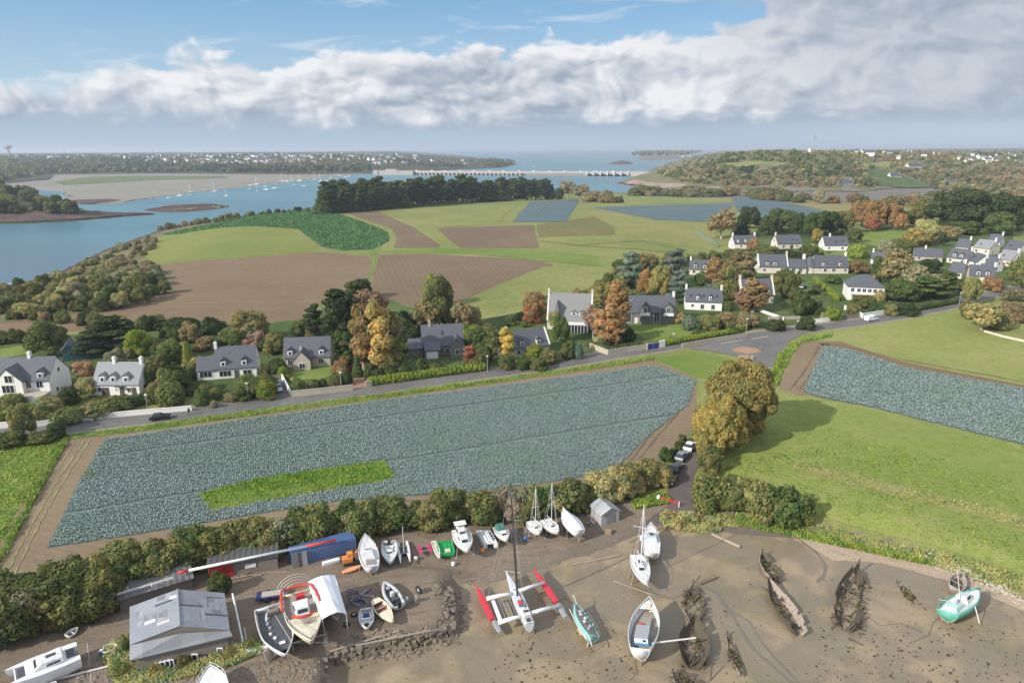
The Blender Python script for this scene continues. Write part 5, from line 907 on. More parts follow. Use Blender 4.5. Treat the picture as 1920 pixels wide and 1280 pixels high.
# walls and hedges along the road
def wall_thing(pts, h, t, m, label, name='garden_wall', cat='wall', cap=None):
    W_ = [P(*p) for p in pts]; o0 = W_[0].copy(); b = MB(); c = MB()
    for i in range(len(W_)-1):
        a, q = W_[i]-o0, W_[i+1]-o0; n = max(1, int((q-a).length/4)); e = (q-a).xy.normalized(); nr = Vector((-e.y, e.x, 0))*t/2
        for k in range(n):
            s0, s1 = a.lerp(q, k/n), a.lerp(q, (k+1)/n); s0.z = float(H(s0.x+o0.x, s0.y+o0.y))-o0.z; s1.z = float(H(s1.x+o0.x, s1.y+o0.y))-o0.z
            for B_, z0, z1, ex in ((b, -.4, h, 0), (c, h+.002, h+.1, .06)):
                nn = nr*(1+ex/t*2); U = lambda s, z: s+Vector((0, 0, z))
                B_.add([U(s0-nn, z0), U(s1-nn, z0), U(s1+nn, z0), U(s0+nn, z0), U(s0-nn, z1), U(s1-nn, z1), U(s1+nn, z1), U(s0+nn, z1)], [(0, 1, 5, 4), (1, 2, 6, 5), (2, 3, 7, 6), (3, 0, 4, 7), (4, 5, 6, 7)])
    root = empty(name, o0, 0, label, cat); b.build('wall', m, root); c.build('coping', cap or m, root); return root
wall_thing([(0, 803), (40, 799)], 1.3, .25, m_white, 'short white wall at the left picture edge')
wall_thing([(70, 800), (150, 790), (240, 780), (360, 770)], 1.2, .22, m_white, 'long white roadside wall below the bright white house')
wall_thing([(66, 797), (140, 787), (215, 775)], 1.6, .2, m_stone, 'grey stone wall just behind the long white wall')
wall_thing([(547, 744), (600, 739), (662, 732)], 1.5, .3, m_stone, 'pale stone wall in front of the stone house lawn')
wall_thing([(686, 726), (697, 724)], 1.5, .3, m_stone, 'short stone wall right of the brick drive')
wall_thing([(515, 693), (530, 712), (545, 742)], 1.3, .25, m_white, 'white wall running down beside the left drive')
wall_thing([(1106, 652), (1140, 666), (1175, 660), (1212, 655)], 1.5, .25, m_stone, 'stone wall with railings left of the blue gate')
wall_thing([(1236, 652), (1246, 650)], 2.0, .4, m_white, 'white pillar wall right of the blue gate')
wall_thing([(1278, 652), (1340, 641), (1400, 632)], 1.2, .3, m_stone, 'low pale wall between the blue gate and the junction')
wall_thing([(1583, 580), (1617, 596), (1667, 588)], 1.5, .25, m_white, 'white garden wall in front of the hipped villa')
wall_thing([(1684, 585), (1710, 580)], 1.5, .25, m_white, 'short white wall right of the villa gate')
wall_thing([(1495, 608), (1540, 604), (1555, 602)], 1.2, .25, m_white, 'short white wall left of the passing white van')
wall_thing([(1560, 600), (1610, 596)], 1.3, .2, m_dstone, 'dark fence like wall left of the villa wall')
wall_thing([(1845, 622), (1880, 632), (1925, 642)], .5, .4, m_cream, 'pale kerb wall curving at the right edge')
wall_thing([(1440, 600), (1500, 598)], 1., .3, m_stone, 'rough stone wall below the pinkish house')
wall_thing([(1400, 575), (1440, 590), (1470, 600)], .9, .2, m_white, 'white rail fence below the rusty tree', 'rail_fence', 'fence')
wall_thing([(1305, 438), (1322, 448), (1336, 455), (1346, 464)], 1.5, .12, mat('green_mesh', (.15, .22, .185)), 'pale green windbreak fence on the pasture edge', 'windbreak_fence', 'fence')
wall_thing([(1385, 672), (1412, 672)], .8, .3, m_stone, 'low stone wall at the junction lawn')
for pts, hh, tt, lb in (([(697, 722), (780, 711), (860, 700), (914, 693)], 2.2, 1.8, 'long clipped hedge below the dark stone house'), ([(1106, 650), (1140, 663), (1205, 653)], 2.1, 1.2, 'clipped hedge top behind the railed stone wall'), ([(1246, 648), (1310, 637), (1370, 627), (1398, 618)], 1.8, 1.6, 'dark clipped hedge below the granite house lawn'),
                      ([(1528, 530), (1550, 548), (1572, 566)], 2.5, 1.6, 'bright clipped hedge sloping down beside the hipped villa'), ([(1522, 463), (1545, 478), (1558, 486)], 2., 1.6, 'bright clipped hedge beside the skylight cottage'), ([(1720, 582), (1760, 575), (1795, 568)], 2., 1.6, 'long clipped hedge right of the villa'),
                      ([(0, 790), (30, 782), (70, 768)], 2.2, 2., 'clipped hedge below the big cream house'), ([(1440, 712), (1458, 690), (1466, 665)], .9, 1.6, 'low rounded hedge on the bank right of the junction')):
    W_ = [P(*p) for p in pts]; Ls = []
    for i in range(len(W_)-1):
        n = max(2, int((W_[i+1]-W_[i]).length/(tt*.6)))
        for k in range(n): q = W_[i].lerp(W_[i+1], k/n)-W_[0]; Ls.append((q.x, q.y, q.z+hh*.5, tt*.6, tt*.6, hh*.55))
    r_n = len(Ls)*420; d = [Vector(q[:3]) for q in Ls]; zmin = min(q[2] for q in Ls); v = leafcloud([(a, b_, c-zmin+1, e, f, g2) for a, b_, c, e, f, g2 in Ls], r_n, .3, 5); v[:, 2] += zmin-1
    o = link('clipped_hedge', mesh_np('clipped_hedge', v, np.arange(len(v)).reshape(-1, 4)), m_fol); o.location = W_[0]; c = PAL['bright' if 'bright' in lb or 'low' in lb else 'green']; o.color = (*c, 1); tag(o, lb, 'hedge')
# blue gate
root = empty('gate', P(1225, 654), 0, 'blue double gate between the railed wall and the white pillar', 'gate'); a, b = P(1214, 656), P(1236, 652); root.rotation_euler.z = math.atan2(b.y-a.y, b.x-a.x); root.location = a.lerp(b, .5); L = (b-a).length
for s in (-1, 1): o = MB(); o.box((s*L*.25, 0, .9), (L*.46, .08, 1.7)); o.build('leaf_panel', mat('gate_blue', (.03, .05, .22), .4), root); o = MB(); o.box((s*L*.53, 0, 1.0), (.35, .35, 2.2)); o.build('post', m_stone, root)
# lamp posts and poles
def pole(px, py, h, label, lamp=True, m=None, lean=0):
    p = P(px, py); root = empty('street_lamp' if lamp else 'utility_pole', p, 0, label, 'lamp post' if lamp else 'pole'); o = MB(); o.tube([(0, 0, -.3), (lean, 0, h)], [.09, .06], 6); o.build('post', m or mat('pole_grey', (.35, .35, .34)), root)
    if lamp: o = MB(); o.box((0, .0, h+.12), (.5, .3, .25)); o.tube([(0, 0, h), (0, -.5, h+.1)], .04, 5); o.build('lamp_head', m_frame, root)
    else: o = MB(); o.box((0, 0, h-.3), (1.2, .1, .1)); o.build('crossarm', m_wood, root)
for a in ((278, 775, 4.5, 'street lamp standing by the long white wall'), (466, 752, 4.5, 'street lamp in front of the round olive shrub'), (640, 728, 4.2, 'street lamp at the right end of the lawn shrubs'), (914, 698, 4.5, 'street lamp at the end of the long clipped hedge'), (1399, 622, 4.2, 'street lamp at the corner before the junction'), (1262, 645, 3.2, 'pale post with a sign right of the blue gate'), (1798, 572, 4.5, 'street lamp at the far bend of the road')): pole(*a)
# bus shelter bench / dark post at the junction
root = empty('bench', P(1398, 676), R(-8), 'grey bench beside a dark post at the junction', 'bench'); o = MB(); o.box((0, 0, .45), (4.2, .5, .12)); o.build('seat', mat('pole_grey', (.35, .35, .34)), root)
for s in (-1, 1): o = MB(); o.box((s*1.7, 0, .2), (.15, .45, .4)); o.build('leg', m_dstone, root)
o = MB(); o.box((1403-1398-3, 0, 0), (.01, .01, .01)) if False else None
root = empty('bollard', P(1404, 677), 0, 'dark stone marker post beside the grey bench', 'marker post'); o = MB(); o.tube([(0, 0, -.2), (0, 0, 1.9), (.1, 0, 2.5)], [.3, .26, .12], 7); o.build('post', m_dstone, root)
# vehicles
def car(px, py, px2, py2, L, col, label, van=False, name='parked_car', cat='car', group=None):
    a, b = P(px, py), P(px2, py2); root = empty(name, a.lerp(b, .5)+Vector((0, 0, .03)), math.atan2(b.y-a.y, b.x-a.x), label, cat, group)
    w = 1.78; pm = mat('car_paint_%d%d%d' % tuple(int(q*99) for q in col), col, .25, .02, spec=.6); dk = mat('rubber', (.02, .02, .02), .8); hl = L/2
    prof = [(-hl, .35), (-hl, .95), (-hl+.12, 1.75 if van else 1.0), (hl-1.6 if van else -hl+.3, 1.9 if van else 1.02), (hl-1.0, 1.12), (hl-.9 if not van else hl-.8, .98), (hl-.1, .85), (hl, .6), (hl, .35)]
    if not van: prof = [(-hl, .35), (-hl-.02, .7), (-hl+.1, .98), (-hl+.5, 1.02), (0, 1.02), (hl-1.25, 1.0), (hl-.25, .86), (hl, .6), (hl, .35)]
    b_ = MB(); b_.loft([[(x, -w/2*s, z) for x, z in prof] for s in (1, .985)]+[[(x, w/2*s, z) for x, z in prof] for s in (.985, 1)], True, True, True); b_.build('body', pm, root, bevel=.05)
    if not van:
        c = MB(); P0 = [(-hl+.25, 1.0), (-hl+.75, 1.42), (hl-2.3, 1.46), (hl-1.3, 1.0)]; c.loft([[(x, -w/2*.93 if z < 1.2 else -w/2*.76, z) for x, z in P0], [(x, w/2*.93 if z < 1.2 else w/2*.76, z) for x, z in P0]], True, True, True); c.build('windows', m_glass, root)
        c = MB(); c.box((-hl+1.55+.0*hl, 0, 1.47), (L*.33, w*.76, .06)); c.build('roof_panel', pm, root, bevel=.02)
    else: c = MB(); c.quad((hl-1.62, -.75, 1.86), (hl-1.03, -.8, 1.16), (hl-1.03, .8, 1.16), (hl-1.62, .75, 1.86)); c.v = [(x+.04, y, z+.03) for x, y, z in c.v]; c.box((hl-1.9, 0, 1.45), (.9, w+.02, .5)); c.build('windscreen', m_glass, root)
    for sx in (-hl+.8, hl-.85):
        for sy in (-1, 1): t_ = MB(); t_.tube([(sx, sy*(w/2-.2), .32), (sx, sy*(w/2+.02), .32)], .33, 14); t_.build('wheel', dk, root)
    for sy in (-1, 1): t_ = MB(); t_.box((hl, sy*.6, .68), (.06, .38, .18)); t_.build('headlight', m_frame, root)
    return root
car(286, 788, 318, 784, 4.5, (.02, .02, .025), 'black car driving on the road by the long white wall', name='car')
car(1622, 603, 1645, 599, 5.2, (.75, .75, .75), 'white van driving on the road past the hipped villa', True, 'van', 'van')
car(1290, 846, 1297, 836, 4.1, (.7, .72, .75), 'white car parked highest on the lane, half under the oak')
car(1273, 866, 1283, 853, 4.3, (.18, .19, .21), 'silver fronted dark car parked second from the top on the lane')
car(1263, 889, 1272, 876, 4.3, (.03, .035, .04), 'black car parked between the silver and the lowest car on the lane')
car(1254, 911, 1262, 897, 4.2, (.05, .05, .055), 'dark grey car parked lowest on the lane beside the hedge')
root = empty('barrier', P(1253, 944), R(-35), 'red and white barrier across the foot of the lane', 'barrier'); o = MB(); o.box((0, 0, .8), (3.6, .1, .2)); o.box((0, 0, .45), (3.6, .06, .1)); o.build('rail', m_red, root); o = MB(); o.box((-1.9, 0, .5), (.5, .5, 1.1)); o.build('counterweight', m_frame, root); o = MB(); o.box((2., 0, .5), (.14, .14, 1.1)); o.build('post', m_frame, root)
car(1500, 543, 1510, 538, 4.2, (.06, .07, .09), 'dark car parked in the drive left of the bright sloping hedge')
car(1786, 549, 1797, 546, 4.4, (.7, .71, .72), 'white car parked under the trees right of the villa')
car(1770, 552, 1779, 550, 4.2, (.45, .47, .5), 'pale grey car parked beside the white car under the trees')
car(520, 724, 524, 740, 4.2, (.35, .37, .4), 'grey car parked on the sloping drive left of the stone house')
# walking person on the pavement
def person(px, py, face, label, top, legs):
    root = empty('person', P(px, py)+Vector((0, 0, .1)), face, label, 'person')
    V_ = [(0, 0, .95), (0, 0, 1.2), (0, 0, 1.42), (0, 0, 1.52), (.02, 0, 1.66), (0, .2, 1.4), (.05, .27, 1.12), (.16, .26, .9), (0, -.2, 1.4), (-.05, -.27, 1.12), (-.12, -.26, .88), (.0, .1, .9), (.17, .1, .48), (.12, .1, .05), (.26, .1, .03), (0, -.1, .9), (-.1, -.1, .48), (-.33, -.1, .1), (-.2, -.1, .05)]
    E_ = [(0, 1), (1, 2), (2, 3), (3, 4), (2, 5), (5, 6), (6, 7), (2, 8), (8, 9), (9, 10), (0, 11), (11, 12), (12, 13), (13, 14), (0, 15), (15, 16), (16, 17), (17, 18)]
    rr = [.15, .14, .15, .06, .1, .07, .05, .035, .07, .05, .035, .1, .07, .045, .04, .1, .07, .045, .04]
    me = bpy.data.meshes.new('body'); me.from_pydata(V_, E_, []); o = link('body', me, legs, root); sk = o.modifiers.new('skin', 'SKIN'); o.modifiers.new('subdivision', 'SUBSURF').levels = 1
    for i, q in enumerate(rr): me.skin_vertices[0].data[i].radius = (q, q)
    me.skin_vertices[0].data[0].use_root = True
    j = MB(); j.tube([(0, 0, .9), (0, 0, 1.15), (0, 0, 1.45), (0, 0, 1.52)], [.2, .19, .21, .09], 10); j.tube([(0, .19, 1.45), (.05, .28, 1.15), (.15, .27, .95)], [.09, .075, .06], 8); j.tube([(0, -.19, 1.45), (-.05, -.28, 1.15), (-.11, -.27, .93)], [.09, .075, .06], 8); j.build('jacket', top, root, True)
    hd = MB(); hd.tube([(0, 0, 1.52), (.01, 0, 1.58), (.02, 0, 1.66), (.01, 0, 1.74), (0, 0, 1.78)], [.055, .085, .1, .085, .03], 10); hd.build('head', mat('skin', (.55, .36, .26), .6), root, True)
    hr = MB(); hr.tube([(-.03, 0, 1.62), (-.03, 0, 1.7), (-.01, 0, 1.77), (0, 0, 1.81)], [.09, .105, .09, .03], 10); hr.build('hair', mat('brown_hair', (.08, .05, .03)), root, True)
person(355, 778, 2.9, 'person in dark clothes walking on the pavement near the black car', mat('dark_jacket', (.05, .05, .06)), mat('dark_trousers', (.04, .045, .06)))

for x, y in GF:
    if min((abs(x-h[1])/46 if abs(y-h[2]+14) < 34 else 9) for h in HOUSES) < 1: continue
    k = px_per_m(P(x, y)); hgt = random.choice([1.5, 2.2, 3, 4.5, 6])*k
    if any(abs(x-h[1]) < 52 and -8 < y-h[2] < 60 for h in HOUSES): hgt = min(hgt, 1.3*k)
    plant('round' if hgt > 4.2*k else random.choice(['bush', 'bush', 'scrub', 'clip']), x, y, hgt*1.15, hgt, random.choice(['olive', 'olive', 'green', 'khaki', 'dark', 'brown', 'grey', 'green', 'tan']), 'in the gardens along the road', 'smaller shrubs and trees of the roadside gardens', parts=False)
# ------------------------------------------------------------------ boats
r_c = random.Random(8)
def W(px, py, dz=0.): return P(px, py, dz)+Vector((0, 0, dz))
gel = mat('white_gelcoat', (.66, .655, .635), .45, .10, 1.5, dirt=.42); gelb = mat('bright_hull_white', (.73, .735, .74), .4, .06, 1., dirt=.22); cream = mat('cream_paint', (.62, .56, .42), .5, .08, 2., dirt=.3); grey = mat('grey_metal', (.30, .31, .32), .5, .12, 3.)
dgrey = mat('dark_grey_paint', (.07, .075, .085), .6, .25, 2., dirt=.3); redp = mat('float_red', (.56, .035, .05), .4, .12, 1.5, dirt=.2); redo = mat('orange_red_cover', (.55, .05, .03), .7, .15, 2.); turq = mat('turquoise_paint', (.22, .50, .48), .55, .12, 2., dirt=.3); bluep = mat('hull_blue', (.06, .26, .52), .5, .1, 2.); lblue = mat('pale_blue_paint', (.34, .55, .68), .55, .1, 2., dirt=.3)
green = mat('sea_green_paint', (.12, .40, .31), .5, .1, 2.); gpl = mat('green_plastic', (.02, .34, .10), .5, .15, 2.); pink = mat('magenta_paint', (.55, .03, .14), .4, .1); orange = mat('orange_paint', (.60, .22, .05), .55, .15, 3., dirt=.3); salmon = mat('faded_orange', (.72, .30, .16), .6, .08)
anti = mat('weathered_bottom', (.36, .30, .20), .9, .25, 2., dirt=.5); spar_m = mat('bare_spar', (.62, .60, .56), .5, .1, 2.); black = mat('black_rubber', (.02, .02, .022), .8, .2); rope = mat('rope', (.42, .38, .30), .9, .2); wreckw = mat('rotten_wood', (.10, .08, .055), .95, .5, 2.5, bump=.05, dirt=.4); wreckp = mat('bleached_planks', (.33, .27, .215), .9, .3, 3., dirt=.4); glassm = m_glass
tarp = mat('white_tarpaulin', (.76, .77, .80), .55, .04, .8); teak = mat('worn_deck', (.28, .25, .21), .8, .2, 3., dirt=.3); navy = mat('navy_tarpaulin', (.02, .03, .12), .5, .3, 2.)
def fb(t, sw, mx=.42, p=2.1): return sw+(1-sw)*(1-(1-t/mx)**2) if t < mx else max(.02, 1-((t-mx)/(1-mx))**p)
def hull_pts(L, B, H, z0, sw=.75, n=14, m=6, sheer=.18, rise=.45, off=0., p=2.1, deep=.9):
    S = []
    for i in range(n+1):
        t = i/n; b = B/2*fb(t, sw, p=p)-off; b = max(b, .015); s = z0+H*(1+sheer*((t-.35)/.65)**2*(1 if t > .35 else .35)); k = z0+H*rise*max(0, (t-.55)/.45)**2.2+H*.12*max(0, (.25-t)/.25)+off
        x = -L/2+L*t+(.0 if t < 1 else 0); row = []
        for j in range(-m, m+1):
            a = abs(j)/m*math.pi/2; row.append((x+(abs(j)/m-.0)*L*.05*max(0, (t-.8)/.2), math.copysign(b*math.sin(a)**deep, j) if j else 0, k+(s-k)*(1-math.cos(a))**.85))
        S.append(row)
    return S
class Boat:
    def __init__(s, name, label, stern, bow, beam, H, z0=.5, gz=None, top=gel, bot=anti, sw=.75, heel=0, pitch=0, cat='boat', group=None, split=.45, L=None, p=2.1, sheer=.18, dz=0):
        g_ = H+z0 if gz is None else gz; a, b = P(*stern, g_), P(*bow, g_); s.L = L or (b-a).xy.length; s.B = beam; s.H = H; s.z0 = z0; c = a.lerp(b, .5); c.z = float(H_(c.x, c.y))+dz
        s.r = empty(name, c, 0, label, cat, group, rot=(R(heel), R(pitch), math.atan2(b.y-a.y, b.x-a.x))); s.sw = sw; s.p = p; s.sheer = sheer
        S = hull_pts(s.L, beam, H, z0, sw, p=p, sheer=sheer); s.S = S; h = MB(); h.loft(S); h.add(S[0], [tuple(range(len(S[0])))]); cut = int(len(S[0])-1)
        h.mi = [0]*len(h.mi); nf = len(S[0])-1
        for i in range(len(S)-1):
            for k in range(nf): j = abs(k+.5-nf/2)/(nf/2); h.mi[i*nf+k] = 0 if j > split else 1
        s.h = h.build('hull', [top, bot], s.r, True); sf = s.h.modifiers.new('thickness', 'SOLIDIFY'); sf.thickness = .06; sf.offset = 1
        r = MB(); e = [S[i][0] for i in range(len(S))]+[S[i][-1] for i in range(len(S)-1, -1, -1)]; e.append(e[0]); r.tube(e, .055, 5, False); r.build('gunwale', top if top != dgrey else gel, s.r)
    def gy(s, t): return s.B/2*fb(t, s.sw, p=s.p)
    def gz(s, t): return s.z0+s.H*(1+s.sheer*((t-.35)/.65)**2*(1 if t > .35 else .35))
    def X(s, t): return -s.L/2+s.L*t
    def deck(s, m=gel, drop=.08, t0=0., t1=1., name='deck', inset=0.):
        d = MB(); n = 14; A = [t0+(t1-t0)*i/n for i in range(n+1)]; d.loft([[(s.X(t), -max(.01, s.gy(t)-inset), s.gz(t)-drop), (s.X(t), 0, s.gz(t)-drop+.07), (s.X(t), max(.01, s.gy(t)-inset), s.gz(t)-drop)] for t in A]); return d.build(name, m, s.r, True)
    def floor(s, m=teak, fz=.3):
        d = MB(); n = 12; A = [.03+.85*i/n for i in range(n+1)]; d.loft([[(s.X(t), -s.gy(t)*.82, s.z0+s.H*fz), (s.X(t), s.gy(t)*.82, s.z0+s.H*fz)] for t in A]); return d.build('floorboards', m, s.r)
    def cabin(s, t0, t1, w, h, m=gel, win=True, z=None, name='cabin', front=.35):
        z = s.gz((t0+t1)/2)-.1 if z is None else z; x0, x1 = s.X(t0), s.X(t1); c = MB(); f = (x1-x0)*front
        lo = [(x0, -w/2, z), (x0, w/2, z), (x1, w*.36, z), (x1, -w*.36, z)]; up = [(x0+.08, -w*.42, z+h), (x0+.08, w*.42, z+h), (x1-f, w*.33, z+h*.92), (x1-f, -w*.33, z+h*.92)]
        c.loft([lo, up], True, True, True); o = c.build(name, m, s.r, bevel=.05)
        if win:
            g_ = MB()
            for sg in (-1, 1):
                a, b, c2, d = [Vector(q) for q in ((lo[0] if sg < 0 else lo[1]), (lo[3] if sg < 0 else lo[2]), (up[3] if sg < 0 else up[2]), (up[0] if sg < 0 else up[1]))]
                q = lambda u, v: a.lerp(b, u).lerp(d.lerp(c2, u), v)+Vector((0, sg*.03, .01)); g_ = MB(); g_.quad(q(.12, .45), q(.8, .45), q(.76, .82), q(.12, .82)); g_.build('cabin_window', glassm, s.r)
            g_ = MB(); a, b, c2, d = [Vector(q) for q in (lo[3], lo[2], up[2], up[3])]; q = lambda u, v: a.lerp(b, u).lerp(d.lerp(c2, u), v)+Vector((.035, 0, .02)); g_.quad(q(.1, .35), q(.9, .35), q(.88, .85), q(.12, .85)); g_.build('cabin_window', glassm, s.r)
        return o
    def mast(s, t, h, r=.07, m=spar_m, boom=.35, stays=True, bz=1.2, z=None):
        x = s.X(t); z = s.gz(t) if z is None else z; o = MB(); o.tube([(x, 0, z-.3), (x, 0, z+h*.6), (x, 0, z+h)], [r, r, r*.7], 7); o.build('mast', m, s.r)
        if boom: o = MB(); o.tube([(x, 0, z+bz), (x-s.L*boom, 0, z+bz+.05)], r*.8, 6); o.build('boom', m, s.r)
        if stays:
            o = MB(); T = (x, 0, z+h*.97)
            for q in ((s.L/2-.05, 0, s.gz(1)), (-s.L/2+.1, 0, s.gz(0)), (x-.2, s.gy(t)*.95, s.gz(t)), (x-.2, -s.gy(t)*.95, s.gz(t))): o.tube([T, q], .016, 4, False)
            o.tube([(x, -.7, z+h*.5), (x, .7, z+h*.5)], .03, 4); o.build('rigging', m_frame, s.r)
    def rails(s, t0=.0, t1=.98, h=.55, m=None, closed=True, inset=.06):
        o = MB(); n = 8; A = [t0+(t1-t0)*i/n for i in range(n+1)]
        for sg in (-1, 1):
            o.tube([(s.X(t), sg*max(.03, s.gy(t)-inset), s.gz(t)+h) for t in A], .022, 4, False)
            for t in A: o.tube([(s.X(t), sg*max(.03, s.gy(t)-inset), s.gz(t)), (s.X(t), sg*max(.03, s.gy(t)-inset), s.gz(t)+h)], .02, 4, False)
        o.build('rail', m or m_frame, s.r)
    def legs(s, ts=(.3, .65), m=grey, w=.5):
        for t in ts:
            for sg in (-1, 1): o = MB(); y = sg*(s.gy(t)+.06); o.tube([(s.X(t), y, s.gz(t)*.8), (s.X(t), y+sg*w*.5, -.15)], .06, 6); o.box((s.X(t), y+sg*w*.5, .0), (.35, .35, .08)); o.build('prop_leg', m, s.r)
    def keel(s, t=.45, d=None, m=None, rud=True):
        d = s.z0 if d is None else d; o = MB(); o.box((s.X(t), 0, d/2-.03), (s.L*.22, .16, d+.1)); o.build('keel', m or anti, s.r)
        if rud: o = MB(); o.box((s.X(.03), 0, s.z0*.6+.15), (.35, .06, s.z0+.5)); o.build('rudder', m or anti, s.r)
    def box(s, name, t, y, z, d, m, rz=0, bevel=.03): o = MB(); o.box((s.X(t), y, z), d, R(rz)); return o.build(name, m, s.r, bevel=bevel)
    def tubep(s, name, pts, r, m): o = MB(); o.tube(pts, r, 6); return o.build(name, m, s.r)
H_ = H
# the row of laid up boats along the hedge
b = Boat('covered_yacht', 'white hulled yacht under a pale cover, stern to the orange digger', (694, 1055), (682, 1005), 2.9, 1.3, .9, top=gel, sw=.7, heel=4); b.deck(gel); b.cabin(.18, .62, 1.7, .5); b.cabin(.05, .32, 1.6, .25, teak, False, name='cockpit'); b.keel(); b.legs((.2, .6)); b.rails(.6, .99, .4)
b = Boat('speedboat', 'small white boat with an open cockpit right of the covered yacht', (729, 1012), (731, 1048), 2.4, .9, .5, sw=.85); b.deck(gel, .05, .45, 1.); b.floor(gel, .35); b.cabin(.42, .62, 1.4, .35); b.box('outboard', .0, 0, 1.3, (.35, .4, .7), black); b.box('seat', .2, 0, 1.0, (.5, 1.3, .35), gelb)
def cat_boat(name, label, a, b_, w, hullm, beams, Hh_=.35, z=.35, mast=0, hw=.28, tramp=dgrey):
    p, q = P(*a, .7), P(*b_, .7); L = (q-p).xy.length; c = p.lerp(q, .5); c.z = float(H(c.x, c.y)); r = empty(name, c, math.atan2(q.y-p.y, q.x-p.x), label, 'catamaran')
    for sg in (-1, 1):
        S = [[(x, y+sg*w/2, zz) for x, y, zz in row] for row in hull_pts(L, hw*2, Hh_, z, .5)]; m = MB(); m.loft(S); m.loft([[row[0], row[-1]] for row in S]); m.add(S[0], [tuple(range(len(S[0])))]); m.build('float', hullm, r, True)
    for t in beams: m = MB(); m.tube([(-L/2+t*L, -w/2, z+Hh_+.05), (-L/2+t*L, w/2, z+Hh_+.05)], .05, 6); m.build('crossbeam', grey, r)
    if tramp: m = MB(); m.box((-L/2+L*(beams[0]+beams[-1])/2, 0, z+Hh_+.02), (L*(beams[-1]-beams[0])*.95, w*.85, .02)); m.build('trampoline', tramp, r)
    if mast: m = MB(); m.tube([(-L/2+beams[-1]*L, 0, z+Hh_), (-L/2+beams[-1]*L-.3, 0, z+Hh_+mast)], .05, 6); m.build('mast', spar_m, r)
    return r
cat_boat('beach_catamaran', 'slim white beach catamaran with two thin hulls', (754, 1012), (760, 1053), 1.4, gelb, (.25, .6), mast=4.5)
cat_boat('dinghy_catamaran', 'small magenta catamaran left of the green boat', (794, 1018), (800, 1037), 1.55, pink, (.3, .75), .35, .3, tramp=None)
b = Boat('pontoon', 'narrow dirty white hull leaning on the green barge', (813, 1012), (824, 1046), .9, .6, .2, sw=.8, bot=gel); b.deck(cream)
# green barge
root = empty('barge', P(838, 1042), 0, 'flat open green barge with a white hatch', 'barge'); o0 = P(838, 1045); a, b_ = P(823, 1047), P(853, 1045); root.location = a.lerp(b_, .5); root.rotation_euler.z = math.atan2(b_.y-a.y, b_.x-a.x)+.04; Lw = (b_-a).xy.length; D = (P(838, 1013, .9).y-a.y)
o = MB(); o.box((0, D/2, .45), (Lw, D, .35)); o.build('hull', gpl, root, bevel=.04)
for c_, d_2 in (((-Lw/2, D/2, .75), (.12, D, .4)), ((Lw/2, D/2, .75), (.12, D, .4)), ((0, 0, .75), (Lw-.13, .12, .4)), ((0, D, .75), (Lw-.13, .12, .4))): o = MB(); o.box(c_, d_2); o.build('bulwark', gpl, root)
for i in range(4): o = MB(); o.box((-Lw/2+.12+Lw*(i+.5)/4-.2, D*.5, .66), (.05, D-.3, .06)); o.build('deck_batten', mat('dark_green_paint', (.015, .22, .07), .6), root)
o = MB(); o.box((.25, .9, .75), (.8, .8, .22)); o.build('hatch', cream, root)
b = Boat('fishing_boat', 'white fishing boat propped on tall legs right of the green barge', (861, 990), (877, 1032), 2.9, 1.3, 1.0, sw=.85); b.deck(gel); b.cabin(.38, .75, 1.8, .7); b.cabin(.12, .4, 1.6, 1.3, gel, True, name='wheelhouse', front=.1); b.rails(.1, .98); b.legs((.25, .7), grey, .5); b.keel(); b.box('canopy', .12, 0, 3.9, (1.3, 1.9, .08), gelb); b.tubep('canopy_post', [(b.X(.05), -.8, 2.2), (b.X(.05), -.8, 3.9)], .03, grey); b.tubep('canopy_post', [(b.X(.05), .8, 2.2), (b.X(.05), .8, 3.9)], .03, grey)
# flat white barge like catamaran
root = empty('houseboat', (0, 0, 0), 0, 'flat white catamaran barge with hatches along its deck', 'boat'); a, b_ = P(907, 1030), P(934, 1029); d_ = P(889, 990, 1.2); root.location = a.lerp(b_, .5); root.rotation_euler.z = math.atan2(b_.y-a.y, b_.x-a.x); D = (Vector((d_.x, d_.y, 0))-Vector((a.x, a.y, 0))).length; w = (b_-a).xy.length; sh = -.22
def shear(o, k=sh, z0=0):
    for v in o.data.vertices: v.co.x += v.co.y*k
for x in (-w/2+.3, w/2-.3): o = MB(); o.box((x, D/2, .55), (.6, D, .8)); shear(o.build('float', gelb, root, bevel=.08))
o = MB(); o.box((0, D/2, 1.0), (w-.1, D*.96, .28)); shear(o.build('deck', gel, root, bevel=.05)); o = MB(); o.box((-.1, D*.45, 1.28), (w*.5, D*.7, .3)); shear(o.build('cabin', gelb, root, bevel=.08))
for i in range(3): o = MB(); o.box((w*.32, D*(.3+.2*i), 1.17), (.3, .4, .1)); shear(o.build('hatch', glassm, root))
for i in range(2): o = MB(); o.tube([(-.35+i*.5, D*.15, 1.47), (-.35+i*.5, D*.75, 1.47)], .03, 5); shear(o.build('handrail', grey, root))
b = Boat('motor_boat', 'small motor boat with a green canopy', (935, 985), (950, 1012), 2.2, 1.0, .6, sw=.85); b.deck(gel); b.cabin(.42, .75, 1.5, .4); b.cabin(.05, .42, 1.6, .9, mat('green_canvas', (.05, .16, .13), .8), False, name='canopy', front=.2); b.legs((.3,), grey, .4)
root = empty('boat_trailer', P(970, 1012), R(80), 'empty dark boat trailer between the canopy boat and the masted yachts', 'trailer')
for s in (-1, 1): o = MB(); o.box((0, s*.7, .5), (4., .08, .1)); o.build('rail', dgrey, root); o = MB(); o.tube([(-.8, s*.95, .35), (-.8, s*1.12, .35)], .33, 12); o.build('wheel', black, root)
for x in (-1.6, -.4, 1.2): o = MB(); o.box((x, 0, .5), (.08, 1.5, .1)); o.build('crossbar', dgrey, root)
